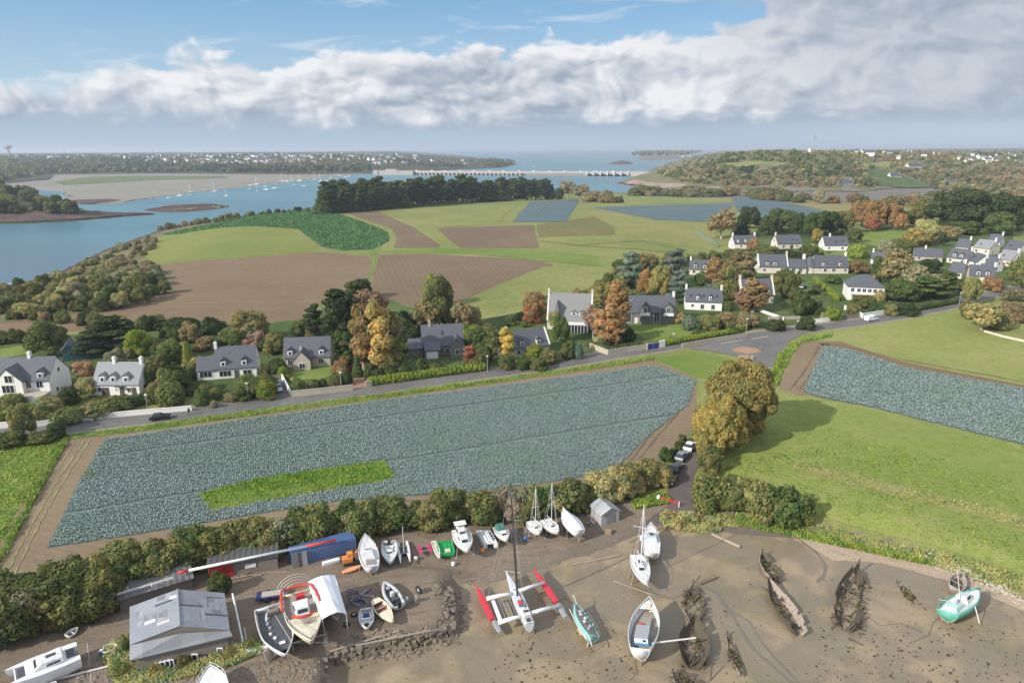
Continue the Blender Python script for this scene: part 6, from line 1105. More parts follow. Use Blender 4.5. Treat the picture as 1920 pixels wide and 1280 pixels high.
for st, bw, mp, lab, lean in (((996, 975), (1011, 1000), 7.5, 'small masted yacht on legs left of the other masted yacht', 0), ((1020, 972), (1046, 998), 8, 'masted yacht lying at an angle beside the large covered hull', 0)):
    b = Boat('sailing_yacht', lab, st, bw, 2.3, 1.0, .8, sw=.7, heel=lean); b.deck(gel); b.cabin(.35, .68, 1.2, .35); b.mast(.55, mp, .06); b.rails(.75, .99, .45); b.keel(); b.legs((.3, .6), grey, .4)
b = Boat('covered_boat', 'large white hull wrapped in a white sheet beside the garden hut', (1087, 996), (1058, 955), 2.7, 1.3, .9, top=gelb, sw=.8, heel=-6); o = MB(); o.loft([[(b.X(t), -b.gy(t)*1.03, b.gz(t)-.1), (b.X(t), -b.gy(t)*.5, b.gz(t)+.5), (b.X(t), 0, b.gz(t)+.8), (b.X(t), b.gy(t)*.5, b.gz(t)+.5), (b.X(t), b.gy(t)*1.03, b.gz(t)-.1)] for t in [0, .15, .4, .65, .85, .99]], False, True); o.build('cover', tarp, b.r, True); b.keel(); b.legs((.25, .6), grey, .4)
root = empty('scrap_trailer', P(1106, 985), R(20), 'pile of dark poles and a trailer left of the garden hut', 'trailer'); rr = random.Random(4)
for i in range(9): o = MB(); o.tube([(rr.uniform(-1.4, 1.2), rr.uniform(-1, 1), .2+rr.random()*.4), (rr.uniform(-1.2, 1.4), rr.uniform(-1, 1), .3+rr.random()*.6)], .05, 5); o.build('pole', grey if i % 2 else dgrey, root)
# ---- the working yard
def quadbox(root, name, m, q, z0, z1):
    o = root.location; b = MB(); v = [Vector((p.x, p.y, z0))-o for p in q]+[Vector((p.x, p.y, z1))-o for p in q]; b.add(v, [(3, 2, 1, 0), (4, 5, 6, 7), (0, 1, 5, 4), (1, 2, 6, 5), (2, 3, 7, 6), (3, 0, 4, 7)]); return b.build(name, m, root)
def corr(name, col, sc=7., axis=0, dirt=.2, ang=None, amp=.03, var=.12):
    m = bpy.data.materials.new(name); m.use_nodes = True; t = m.node_tree; t.nodes.clear(); g = G(t); pos = V(g, g.n('ShaderNodeTexCoord').outputs['Object']); x, y, z = g.sep(pos); a = ang or 0
    q = x*math.cos(a)+y*math.sin(a); wv = g.m('SINE', q*sc*2); n = g.noise(pos, 1.2, 5, .65); sh_ = g.voro(g.xyz(q*.45, (x*-math.sin(a)+y*math.cos(a))*.3), 1., 'F1', 'Color'); v = g.m('MULTIPLY', g.sep(sh_)[0], 1.)
    c = g.mix(v, tuple(k*(1-var) for k in col), tuple(k*(1+var) for k in col)); c = g.mix(g.step(n, .52, .75)*dirt, c, (.10, .085, .065)); c = g.mix(g.step(wv, .2, 1.)*.10, c, tuple(k*.6 for k in col))
    b = g.n('ShaderNodeBsdfPrincipled', i_Roughness=.5); g.put(b.inputs['Base Color'], c); bp = g.n('ShaderNodeBump', i_Distance=amp); g.put(bp.inputs['Height'], wv); t.links.new(bp.outputs[0], b.inputs['Normal']); o = g.n('ShaderNodeOutputMaterial'); t.links.new(b.outputs[0], o.inputs[0]); return m
# workshop
c0 = P(340, 1210); root = empty('workshop', c0, 0, 'large workshop with a patched pale grey sheet metal roof', 'workshop'); r0 = R(12)
LB, LF, RB, RF, KB, KF, AL, AR = W(243, 1137, 3.2), W(243, 1208, 3.0), W(421, 1111, 3.2), W(431, 1180, 3.0), W(333, 1104, 4.9), W(337, 1172, 4.7), W(243, 1237, 2.3), W(436, 1191, 2.4)
rl = corr('patched_roof_sheets', (.245, .262, .285), 9, 0, .35, R(102), .003); rl2 = corr('lean_to_sheets', (.235, .245, .255), 9, 0, .3, R(12), .003)
def slab(name, m, q, t=.1, par=None, o0=None):
    b = MB(); v = [p-(o0 or c0) for p in q]; b.add([p-Vector((0, 0, t)) for p in v]+v, [tuple(range(len(q)))[::-1], tuple(range(len(q), 2*len(q)))]+[(i, (i+1) % len(q), (i+1) % len(q)+len(q), i+len(q)) for i in range(len(q))]); return b.build(name, m, par or root)
slab('roof', rl, [LB, LF, KF, KB]); slab('roof', rl, [KB, KF, RF, RB]); up = Vector((0, 0, .03)); slab('lean_to_roof', rl2, [LF-up*3, AL, AR, RF-up*3, KF-Vector((0, .3, .9))])
ins = lambda p, k=.04: Vector((p.x+(c0.x-p.x)*k, p.y+(c0.y-p.y)*k, p.z-.15))
wl = [ins(LB), ins(AL, .1), ins(AR, .1), ins(RB)]; gz = c0.z-.6; b = MB()
for i in range(4): p, q = wl[i], wl[(i+1) % 4]; b.add([Vector((p.x, p.y, gz))-c0, Vector((q.x, q.y, gz))-c0, q-c0, p-c0], [(0, 1, 2, 3)])
p, q, k_ = ins(LF), ins(RF), ins(KF); b.add([p-c0, q-c0, k_-c0], [(0, 1, 2)]); p, q, k_ = ins(LB), ins(RB), ins(KB); b.add([p-c0, q-c0, k_-c0], [(2, 1, 0)]); b.build('wall', m_wood, root)
def on(q, u, v): return q[0].lerp(q[3], u).lerp(q[1].lerp(q[2], u), v)
for q, u0, u1, v0, v1, m_ in (([LB, LF, KF, KB], .52, .88, .22, .27, dgrey), ([LB, LF, KF, KB], .82, .97, .14, .22, gel), ([LB, LF, KF, KB], .30, .52, .58, .66, gel), ([LB, LF, KF, KB], .55, .8, .74, .79, m_pink), ([KB, KF, RF, RB], .02, .50, .42, .46, dgrey), ([KB, KF, RF, RB], .52, .98, .62, .66, dgrey), ([KB, KF, RF, RB], .62, .95, .15, .17, dgrey)):
    slab('roof_panel', m_, [on(q, u0, v0)+up, on(q, u0, v1)+up, on(q, u1, v1)+up, on(q, u1, v0)+up], .02)
for t in (.22, .27, .32, .36, .62, .9): p = wl[1].lerp(wl[2], t)+Vector((.05, -.12, 0))-c0; o = MB(); o.box((p.x, p.y, -.1+.5), (.75, .12, 1.1)); f_ = o.build('window', m_frame, root); o = MB(); o.box((p.x, p.y-.08, .4), (.5, .06, .85)); o.build('pane', glassm, f_)
rp = random.Random(9); pg = [mat('roof_patch_%d' % i, (v, v*1.03, v*1.08), .6, .12, 2., dirt=.35) for i, v in enumerate((.20, .26, .31, .17))]
for i in range(22):
    q = [LB, LF, KF, KB] if i % 2 else [KB, KF, RF, RB]; u0, v0 = rp.uniform(.02, .8), rp.uniform(.02, .84); u1, v1 = u0+rp.choice([.09, .16]), v0+rp.choice([.12, .2, .3])
    if v1 < .97: uu = up*(.35+.02*i); slab('roof_sheet', rp.choice(pg), [on(q, u0, v0)+uu, on(q, u0, v1)+uu, on(q, u1, v1)+uu, on(q, u1, v0)+uu], .01)
for i in range(7):
    q = [LF-up*3, AL, AR, RF-up*3]; u0, v0 = .04+i*.135, rp.uniform(.05, .3); uu = up*(.3+.05*i); slab('roof_sheet', rp.choice(pg), [on(q, u0, v0)+uu, on(q, u0, .97)+uu, on(q, u0+.1, .97)+uu, on(q, u0+.1, v0)+uu], .01) if u0 < .25 or u0 > .68 else None
# ridge capping
b = MB(); b.tube([KB-c0+up, KF-c0+up], .09, 5); b.build('ridge_cap', grey, root)
# grey lean-to shed behind
a, b_ = P(226, 1146), P(362, 1104); e = (b_-a).normalized(); n_ = Vector((-e.y, e.x, 0)); root = empty('storage_shed', a.lerp(b_, .5), 0, 'low dark grey shed with a sagging roof behind the workshop', 'shed'); c0 = root.location.copy()
quadbox(root, 'wall', m_wood, [a, b_, b_+n_*2.4, a+n_*2.4], c0.z-.5, c0.z+2.1); slab('roof', corr('dark_felt_sheets', (.15, .15, .15), 4, 0, .4, math.atan2(e.y, e.x)), [p+Vector((0, 0, z)) for p, z in ((a-n_*.5-e*.3, 2.05), (b_-n_*.5+e*.3, 2.05), (b_+n_*2.7+e*.3, 2.7), (a+n_*2.7-e*.3, 2.7))], .08, root, c0)
root = empty('pipe_rack', W(262, 1100, 2.5), 0, 'pair of thin pale pipes lying on the low grey shed', 'pipes'); c0 = root.location.copy()
for d in (0, .28): o = MB(); o.tube([W(197, 1121, 2.6)-c0+n_*d, W(325, 1083, 2.9)-c0+n_*d], .06, 6); o.build('pipe', spar_m, root)
for px, py in ((240, 1104), (284, 1096)): o = MB(); p = W(px, py, 2.8)-c0; o.tube([p-n_*.6, p+n_*.6], .05, 5); o.build('cross_tie', spar_m, root)
# timber shed with the red door
a, b_, mdl = P(393, 1088), P(522, 1066), P(439, 1085); e = (b_-a); e.z = 0; e.normalize(); n_ = Vector((-e.y, e.x, 0)); root = empty('timber_shed', a.lerp(b_, .5), 0, 'long grey timber shed with a ribbed red door', 'shed'); c0 = root.location.copy(); z0 = c0.z
quadbox(root, 'wall', m_wood, [a, b_, b_+n_*3, a+n_*3], z0-.3, z0+2.3); slab('roof', corr('dark_tin', (.09, .09, .085), 4, 0, .5, math.atan2(e.y, e.x)), [Vector((p.x, p.y, z0+z)) for p, z in ((a-n_*.3-e*.2, 2.35), (b_-n_*.3+e*.2, 2.35), (b_+n_*3.2+e*.2, 2.75), (a+n_*3.2-e*.2, 2.75))], .08, root, c0)
Ld = (mdl-a).xy.length; b = MB()
for i in range(14): p = a+e*(Ld*(i+.5)/14)-n_*.06-c0; b.box((p.x, p.y, 1.1), (Ld/14*.62, .12 if i % 2 else .2, 2.2), math.atan2(e.y, e.x))
b.build('door', m_red, root); p = a.lerp(b_, .60)-n_*.06-c0; o = MB(); o.box((p.x, p.y, 1.35), (1.5, .06, .62), math.atan2(e.y, e.x)); o.build('notice_panel', m_frame, root)
root = empty('plank_pile', P(480, 1078), math.atan2(e.y, e.x), 'loose planks and stones lying along the front of the timber shed', 'planks')
for i in range(6): o = MB(); o.box((rr.uniform(-3, 3), rr.uniform(-.4, .4), .08+.05*i), (rr.uniform(2, 4), .15, .06), rr.uniform(-.3, .3)); o.build('plank', wreckp, root)
# blue container
a, b_ = P(549, 1063), P(669, 1035); e = (b_-a); e.z = 0; e.normalize(); n_ = Vector((-e.y, e.x, 0)); root = empty('shipping_container', a.lerp(b_, .5), 0, 'ribbed blue shipping container left of the orange digger', 'container'); c0 = root.location.copy(); z0 = c0.z; Lc = (b_-a).xy.length
quadbox(root, 'body', m_blue, [a, b_, b_+n_*2.4, a+n_*2.4], z0+.1, z0+2.35); b = MB()
for i in range(34): p = a+e*(Lc*(i+.5)/34)-c0-n_*.05; b.box((p.x, p.y, 1.2), (Lc/34*.5, .1, 2.1), math.atan2(e.y, e.x))
b.build('side_ribs', mat('faded_blue_paint', (.16, .24, .42), .5, .12, 2.), root); b = MB()
for i in range(26): p = a+e*(Lc*(i+.5)/26)-c0+n_*1.2; b.box((p.x, p.y, 2.38), (Lc/26*.5, 2.3, .06), math.atan2(e.y, e.x))
b.build('roof_ribs', m_blue, root)
for f, wd, m_ in ((.05, .8, m_wood), (.12, .5, dgrey), (.17, 1.0, grey)): p = a+e*(Lc*f)-n_*.35; o = empty('leaning_board', p, math.atan2(e.y, e.x), {m_wood: 'weathered board leaning on the left end of the blue container', dgrey: 'narrow dark board leaning on the blue container', grey: 'pale grey door leaning on the blue container'}[m_], 'board'); q = MB(); q.box((0, .0, 1.1), (wd, .08, 2.3), M=Matrix.Rotation(R(-8), 3, 'X')); q.build('board', m_, o)
o = empty('boat_beam', P(621, 1056), math.atan2(e.y, e.x), 'long white foam block lying in front of the blue container', 'block'); q = MB(); q.box((0, 0, .3), (2.6, .7, .55)); q.build('block', gelb, o, bevel=.08)
# the long mast on top
root = empty('spare_mast', W(480, 1040, 2.9), 0, 'very long white mast with red ends lying over the sheds', 'mast'); c0 = root.location.copy(); A_, B_ = W(333, 1073, 2.95), W(630, 1012, 2.95)
for u, v, m_ in ((0, .065, redo), (.065, .80, gelb), (.80, 1., redo)): o = MB(); o.tube([A_.lerp(B_, u)-c0, A_.lerp(B_, v)-c0], .2, 10); o.build('mast_section', m_, root, True)
# digger and kayak
root = empty('digger', P(656, 1057), R(20), 'small orange digger standing beside the blue container', 'digger')
for s in (-1, 1): o = MB(); o.box((0, s*.6, .3), (1.9, .35, .55)); o.build('track', black, root, bevel=.1)
o = MB(); o.box((-.3, 0, .95), (1.5, 1.2, .7)); o.build('engine_body', orange, root, bevel=.06); o = MB(); o.box((.1, 0, 1.6), (.9, .9, .8)); o.build('cab', orange, root, bevel=.05)
o = MB(); o.tube([(.5, 0, 1.2), (1.2, 0, 2.1), (1.9, .1, 1.5), (2.1, .1, .7)], [.16, .14, .12, .1], 6); o.build('boom_arm', orange, root); o = MB(); o.box((2.1, .1, .45), (.5, .7, .45)); o.build('bucket', orange, root, bevel=.05)
b = Boat('kayak', 'faded orange kayak hull lying in front of the digger', (642, 1071), (679, 1060), .85, .4, .08, top=salmon, bot=salmon, sw=.2); b.deck(salmon, .02)
# white marquee over a hull
c0 = P(612, 1135); root = empty('boat_tent', c0, 0, 'white peaked tent over a laid up boat', 'tent'); q = dict(a=W(578, 1090, 3.5), b=W(604, 1079, 4.2), c=W(628, 1078, 3.5), d=W(605, 1160, 3.5), e=W(632, 1147, 4.2), f=W(650, 1151, 3.5)); b = MB(); nseg = 5
rows = []
for i in range(nseg+1):
    t = i/nseg; sag = -.12*math.sin(t*math.pi*3)**2; rows.append([q['a'].lerp(q['d'], t)+Vector((0, 0, sag))-c0, q['a'].lerp(q['d'], t).lerp(q['b'].lerp(q['e'], t), .5)+Vector((0, 0, .1+sag))-c0, q['b'].lerp(q['e'], t)-c0, q['b'].lerp(q['e'], t).lerp(q['c'].lerp(q['f'], t), .5)+Vector((0, 0, .1+sag))-c0, q['c'].lerp(q['f'], t)+Vector((0, 0, sag))-c0])
b.loft(rows); o = b.build('roof', tarp, root); o.modifiers.new('thickness', 'SOLIDIFY').thickness = .03; b = MB()
for u, v in (('a', 'd'), ('c', 'f')):
    for i in range(4): p0, p1 = q[u].lerp(q[v], i/4)-c0, q[u].lerp(q[v], (i+1)/4)-c0; b.add([p0, p1, p1-Vector((0, 0, 1.3+.3*(i % 2))), p0-Vector((0, 0, 1.5))], [(0, 1, 2, 3)])
b.add([q['a']-c0, q['b']-c0, q['c']-c0, q['c']-c0-Vector((0, 0, 3.)), q['a']-c0-Vector((0, 0, 3.))], [(0, 1, 2, 3, 4)]); b.build('side_sheet', tarp, root)
for k_ in 'acdf': p = q[k_]-c0; o = MB(); o.tube([(p.x, p.y, -.4), p], .05, 6); o.build('pole', grey, root)
b = Boat('tented_boat', 'hull with a pink bow showing under the front of the white tent', (612, 1100), (632, 1157), 2.2, 1., .9, top=gel, sw=.7); b.deck(m_pink); b.keel()
# dark open workboat
b = Boat('work_boat', 'open dark decked boat with a white rim left of the red railed boat', (503, 1136), (534, 1222), 4.0, 1.5, .5, top=gel, bot=mat('rust_red_bottom', (.25, .10, .06), .8), sw=.85, p=2.6, sheer=.05); b.floor(dgrey, .62)
for t, y in ((.2, -.5), (.3, -.7), (.4, -.6), (.52, -.75), (.62, -.4)): b.box('deck_fitting', t, y, 1.55, (.3, .4, .25), gel if t > .5 else grey, t*200)
b.box('hatch', .75, .2, 1.55, (.5, .7, .12), gelb); b.box('winch', .12, .3, 1.8, (.6, 1.4, .5), m_wood)
b = Boat('dinghy', 'white dinghy hung on the left side of the dark decked boat', (483, 1163), (492, 1132), 1.2, .6, 1.1, sw=.7, heel=50); b.floor(gel)
# red railed fishing boat on its cradle
b = Boat('fishing_boat', 'cream decked boat with red covered rails standing in a steel cradle', (556, 1110), (583, 1198), 4.4, 1.5, 1.5, top=cream, bot=anti, sw=.8, p=2.3); b.deck(cream, .25, .5, 1., inset=.15); b.deck(teak, .5, 0, .5, inset=.15); b.cabin(.28, .5, 2.3, .9, gel, True, name='wheelhouse', front=.2); b.box('winch', .12, .3, 3.1, (.7, 1.1, .6), m_red); b.box('hatch', .66, .1, 3.25, (.8, .9, .2), teak); b.rails(.0, .99, .7)
o = MB(); A = [i/10*.42 for i in range(11)]; P0 = [(b.X(t), -(b.gy(t)+.12), b.gz(t)+.75) for t in A[::-1]]+[(b.X(-.02), 0, b.gz(0)+.8)]+[(b.X(t), b.gy(t)+.12, b.gz(t)+.75) for t in A]; o.tube([(x+r_c.uniform(-.04, .04), y+r_c.uniform(-.05, .05), z+r_c.uniform(-.05, .05)) for x, y, z in P0], [.13+.08*r_c.random() for _ in P0], 8); o.build('rail_cover', redo, b.r, True)
o = MB(); o.tube([(b.X(.53), -1.35, b.gz(.5)+.35), (b.X(.6), -.7, b.gz(.5)+.5), (b.X(.61), .7, b.gz(.5)+.5), (b.X(.53), 1.35, b.gz(.5)+.35)], .18, 8); o.build('rail_cover', redo, b.r, True)
for i in range(5): r1 = 1.4+.25*i; o = MB(); o.tube([(b.X(-.02-.03*i), r1*math.cos(a), 2.6+r1*.95*math.sin(a)) for a in [k*math.pi/10 for k in range(11)]], .03, 4, False); o.build('hoop', spar_m, b.r)
root = empty('boat_cradle', (0, 0, 0), 0, 'grey steel cradle under the red railed boat', 'cradle'); c0 = P(600, 1190); root.location = c0
cor = [W(508, 1140, 1.4), W(548, 1205, 1.4), W(612, 1188, 1.4), W(590, 1118, 1.4)]
for i in range(4): o = MB(); o.tube([cor[i]-c0, cor[(i+1) % 4]-c0], .08, 6); o.build('beam', grey, root); o = MB(); p = cor[i]-c0; o.tube([p, (p.x, p.y, -.3)], .08, 6); o.build('post', grey, root)
o = MB(); o.tube([cor[1].lerp(cor[2], 0)-c0, Vector((cor[2].x, cor[2].y, c0.z))-c0], .05, 6); o.build('brace', grey, root); o = MB(); o.tube([W(550, 1232, .1)-c0, W(613, 1222, .1)-c0], .08, 6); o.build('sill', grey, root)
# small boats beside the tent
b = Boat('round_dinghy', 'rounded white dinghy with weeds in its bow, nearest to the stone quay', (686, 1140), (688, 1177), 1.9, .7, .15, sw=.7, p=2.8); b.floor(gel, .35); b.box('thwart', .45, 0, .62, (.3, 1.5, .06), gel); b.box('sail_bag', .25, 0, .5, (.7, .8, .3), navy); o = link('weeds', VS_ if False else PROTO['clip'][1][0][0], parent=b.r); o.location = (b.X(.75), 0, .35); o.scale = (.16, .16, .14); o.color = (*PAL['green'], 1)
b = Boat('day_boat', 'cream wooden day boat with a red brown cockpit', (704, 1122), (737, 1163), 1.9, .75, .25, top=cream, sw=.5, heel=6); b.deck(cream, .04, .55, 1.); b.deck(cream, .04, 0, .18); b.floor(mat('red_brown_wood', (.22, .08, .05), .6), .4); b.box('thwart', .35, 0, .8, (.25, 1.6, .06), wreckp); b.box('thwart', .55, 0, .85, (.25, 1.5, .06), wreckp); b.tubep('tiller', [(b.X(-.12), 0, 1.1), (b.X(.1), 0, .95)], .04, wreckp)
b = Boat('inflatable_boat', 'grey inflatable boat with an open cockpit and outboard', (748, 1135), (721, 1093), 1.9, .6, .3, top=gel, bot=gel, sw=.85, split=.2)
o = MB(); A = [i/10*.96 for i in range(11)]; o.tube([(b.X(t), -b.gy(t), b.gz(t)) for t in A]+[(b.X(1.), 0, b.gz(1.))]+[(b.X(t), b.gy(t), b.gz(t)) for t in A[::-1]], .24, 8); o.build('tube', mat('grey_hypalon', (.42, .43, .44), .6), b.r, True); b.floor(dgrey, .6); b.box('console', .45, 0, 1.1, (.5, .5, .7), gel); b.box('seat', .25, 0, .95, (.5, .8, .45), dgrey); b.box('outboard', -.03, 0, 1.2, (.4, .4, .9), black); b.box('anchor_locker', .75, 0, .95, (.6, .5, .3), grey)
# scrap heap, tyres, wheels
root = empty('scrap_heap', P(668, 1128), 0, 'heap of dark blue tubes and frames right of the white tent', 'scrap')
for i in range(26): z = .1+i*.03; a = rr.uniform(0, 3.14); x, y = rr.uniform(-.9, 1.6), rr.uniform(-1.3, 1.3); o = MB(); o.tube([(x-math.cos(a)*.8, y-math.sin(a)*.8, z), (x+math.cos(a)*.8, y+math.sin(a)*.8, z+rr.uniform(0, .5))], .06, 5); o.build('tube', navy if i % 3 else grey, root)
def tyre(px, py, label, r=.45, flat=True):
    p = P(px, py); root = empty('tyre', p+Vector((0, 0, .14 if flat else r)), rr.uniform(0, 3), label, 'tyre'); me = bpy.data.meshes.new('tyre_ring'); n, k = 20, 8; v = []; f = []
    for i in range(n):
        for j in range(k):
            a, c = i*6.2832/n, j*6.2832/k; rad = r*.75+r*.28*math.cos(c); v.append((rad*math.cos(a), rad*math.sin(a), .14*math.sin(c)) if flat else (rad*math.cos(a), .14*math.sin(c), rad*math.sin(a))); f.append((i*k+j, i*k+(j+1) % k, ((i+1) % n)*k+(j+1) % k, ((i+1) % n)*k+j))
    me.from_pydata(v, [], f); link('rubber', me, black, root); o = MB(); o.tube([(0, 0, -.08), (0, 0, .08)] if flat else [(0, -.08, 0), (0, .08, 0)], r*.45, 12); o.build('rim', grey, root)
tyre(785, 1112, 'big black tyre standing beyond the grey inflatable', .6, False); tyre(664, 1153, 'tyre lying left of the rounded white dinghy'); tyre(650, 1172, 'tyre lying under the front corner of the tent')
root = empty('outboard_rack', P(768, 1132), R(10), 'row of grey outboard motors on a rack by the quay', 'outboards')
for i in range(4): o = MB(); o.box((-.9+i*.6, 0, .9), (.28, .4, .45)); o.tube([(-.9+i*.6, 0, .7), (-.9+i*.6, 0, .05)], .08, 6); o.build('outboard', grey if i % 2 else dgrey, root)
o = MB(); o.box((0, 0, .62), (2.4, .08, .1)); o.build('rack_rail', grey, root)
root = empty('flat_trailer', P(510, 1120), R(14), 'blue flat trailer behind the dark decked boat', 'trailer'); o = MB(); o.box((0, 0, .6), (4., 1.8, .15)); o.build('bed', navy, root); o = MB(); o.box((.1, .0, .72), (2.8, 1.2, .08)); o.build('board', m_stone, root)
for s in (-1, 1): o = MB(); o.tube([(-.5, s*.95, .35), (-.5, s*1.1, .35)], .35, 12); o.build('wheel', black, root)
def spar(name, label, a, b_, r, m, za=.1, zb=.1, cat='spar', r2=None):
    A, B = W(*a, za), W(*b_, zb); root = empty(name, A, 0, label, cat); o = MB(); o.tube([(0, 0, 0), B-A], [r, r2 or r], 7); o.build('shaft', m, root); return root
spar('leaning_pole', 'white pole leaning between the workshop and the boats', (436, 1112), (456, 1206), .12, gelb, 3.2, .2, 'pole'); spar('mooring_post', 'pale post standing right of the leaning white pole', (462, 1200), (458, 1176), .08, spar_m, 0, 0, 'post')
spar('timber_baulk', 'bleached log lying on the mud above the trimaran', (1074, 1058), (1163, 1040), .13, wreckp, .1, .12, 'log'); spar('timber_baulk', 'thick pale log lying below the grassy island', (1335, 1001), (1388, 1025), .2, wreckp, .15, .2, 'log', .28)
spar('timber_baulk', 'pale log lying left of the grey motor boat', (1178, 1017), (1245, 985), .1, wreckp, .1, .1, 'log'); spar('mooring_rope', 'slack mooring rope from the blue boat across the mud', (1150, 1088), (1222, 1114), .035, rope, .05, 2., 'rope'); spar('timber_baulk', 'thin plank at the left end of the trimaran', (868, 1087), (900, 1084), .07, wreckp, .1, .1, 'plank')
spar('white_pipe', 'long pale pipe lying on the stones below the catamaran', (60, 1284), (212, 1246), .13, spar_m, .2, .2, 'pipe'); spar('flag_mast', 'thin dark mast standing right of the white catamaran', (172, 1284), (164, 1206), .07, mat('pole_grey', (.35, .35, .34)), 0, 0, 'pole'); spar('flag_mast', 'thin post standing below the workshop front', (332, 1282), (327, 1238), .08, wreckp, 0, 0, 'post')
root = empty('roof_sheets', P(478, 1225), R(15), 'stack of pale corrugated sheets below the leaning pole', 'metal sheets')
for i in range(3): o = MB(); o.box((i*.1, i*.25, .15+.1*i), (2.6, .6, .05)); o.build('sheet', tarp, root)
o = empty('board', P(506, 1236), R(70), 'pale board propped below the bow of the dark decked boat', 'board'); q = MB(); q.box((0, 0, .7), (1.2, .06, 1.6), M=Matrix.Rotation(R(-20), 3, 'X')); q.build('panel', m_stone, o)
# catamaran bottom left
root = empty('cruising_catamaran', (0, 0, 0), 0, 'large white catamaran lying on the dirt at the bottom left', 'catamaran'); a, b_ = P(146, 1250, 1.2), P(20, 1262, 1.2); a, b_ = P(147, 1218, 2.), P(17, 1268, 2.); L = (b_-a).xy.length; c = a.lerp(b_, .5); c.z = float(H(c.x, c.y)); root.location = c; CZ = .4; root.rotation_euler.z = math.atan2(b_.y-a.y, b_.x-a.x); w = 2.9
for s in (-1, 1): S = [[(x, y+s*w/2, z) for x, y, z in row] for row in hull_pts(L, 1.15, 1.7, .3, .7, p=2.6, sheer=.05)]; o = MB(); o.loft(S); o.add(S[0], [tuple(range(len(S[0])))]); o.loft([[r_1[0], r_1[-1]] for r_1 in S]); o.build('hull', gelb, root, True)
o = MB(); o.box((-L*.08, 0, 1.35), (L*.72, w*.98, .5)); o.build('bridge_deck', gelb, root, bevel=.08); o = MB(); o.loft([[(-L*.28, -1.3, 1.6), (-L*.28, 1.3, 1.6), (L*.2, 1.1, 1.6), (L*.2, -1.1, 1.6)], [(-L*.27, -1.1, 2.35), (-L*.27, 1.1, 2.35), (L*.05, .9, 2.3), (L*.05, -.9, 2.3)]], True, True, True); o.build('cabin', gel, root, bevel=.12)
o = MB(); o.box((-L*.12, 1.24, 1.98), (L*.2, .05, .25), M=Matrix.Rotation(R(0), 3, 'X')); o.box((-L*.12, -1.24, 1.98), (L*.2, .05, .25)); 
for y in (-.55, .0, .55): o.box((L*.135, y, 1.98), (.06, .4, .28), M=Matrix.Rotation(R(-40), 3, 'Y'))
o.build('cabin_window', glassm, root); o = MB(); o.box((-L*.38, 0, 1.63), (L*.13, w*.6, .1)); o.build('cockpit', dgrey, root, bevel=.03); o = MB(); o.box((L*.32, 0, 1.5), (L*.14, w*.7, .04)); o.build('trampoline', dgrey, root); o = MB(); o.box((-L*.1, 0, 2.36), (1., .5, .06)); o.build('hatch', glassm, root)
o = MB(); o.tube([(L*.42, -w/2, 1.5), (L*.42, w/2, 1.5)], .08, 6); o.build('crossbeam', gelb, root)
for o in root.children:
    if not o.name.startswith('hull'): o.location.z += .4
b = Boat('motor_yacht', 'white motor boat with steel rails at the bottom edge', (402, 1330), (394, 1252), 3.4, 1.3, .4, sw=.85, p=2.8); b.deck(gelb); b.cabin(.1, .62, 2.2, .6, gelb); b.rails(.1, .99, .7)
b = Boat('small_dinghy', 'white open dinghy behind the workshop corner', (194, 1216), (219, 1210), 1.4, .5, .2, sw=.8); b.floor(m_pink, .4)
b = Boat('small_dinghy', 'small white dinghy frame at the foot of the thicket', (124, 1190), (143, 1176), 1.0, .4, .15, sw=.8, heel=15); b.floor(m_wood, .4); b.box('thwart', .5, 0, .45, (.2, .9, .05), gel)
b = Boat('small_dinghy', 'little white boat cut by the bottom edge left of the pipe', (92, 1288), (104, 1278), 1.2, .4, .15, sw=.8)
o = empty('barrel', P(192, 1228), 0, 'blue barrel below the small open dinghy', 'barrel'); q = MB(); q.tube([(0, 0, 0), (0, 0, .1), (0, 0, .75), (0, 0, .8)], [.24, .28, .28, .25], 12); q.build('drum', m_blue, o); q = MB(); q.tube([(0, 0, .8), (0, 0, .84)], .2, 12); q.build('lid', gel, o)
# garden hut
root = empty('garden_hut', P(1127, 986), 0, 'grey boarded hut with a ribbed gabled roof at the end of the hedge', 'hut'); c0 = root.location.copy(); A, B, C_ = P(1127, 986), P(1160, 977), P(1103, 967); e = (B-A); e.z = 0; w = e.length; e.normalize(); n_ = Vector((-e.y, e.x, 0)); dp_ = ((C_-A).xy.length)*1.0
D1 = (C_-A); D1.z = 0; D1 = n_*max(3.5, D1.dot(n_)); hh = 2.3; z0 = c0.z-.3; F = [A, B, B+D1, A+D1]; b = MB(); v = [Vector((p.x, p.y, z0))-c0 for p in F]+[Vector((p.x, p.y, c0.z+hh))-c0 for p in F]+[(A+B)/2-c0+Vector((0, 0, hh+.75)), (A+B)/2+D1-c0+Vector((0, 0, hh+.75))]
b.add(v, [(0, 1, 5, 8, 4), (1, 2, 6, 5), (2, 3, 7, 9, 6), (3, 0, 4, 7)]); b.build('wall', corr('grey_boards', (.34, .34, .345), 9, 0, .2, math.atan2(e.y, e.x)), root); rm_ = corr('ribbed_sheet', (.36, .37, .38), 5, 0, .2, math.atan2(n_.y, n_.x))
for s, p0 in ((1, A), (-1, B)): ee = e*s; q0 = p0-ee*.25-n_*.25; q1 = (A+B)/2-n_*.25; slab('roof', rm_, ([q0+Vector((0, 0, hh-.15)), q1+Vector((0, 0, hh+.8)), q1+D1+n_*.5+Vector((0, 0, hh+.8)), q0+D1+n_*.5+Vector((0, 0, hh-.15))])[::s], .06, root, c0)
o = MB(); p = A.lerp(B, .5)-n_*.03-c0; o.box((p.x, p.y, 1.), (1.5, .06, 2.), math.atan2(e.y, e.x)); o.build('door', mat('grey_door', (.22, .22, .23), .6), root)
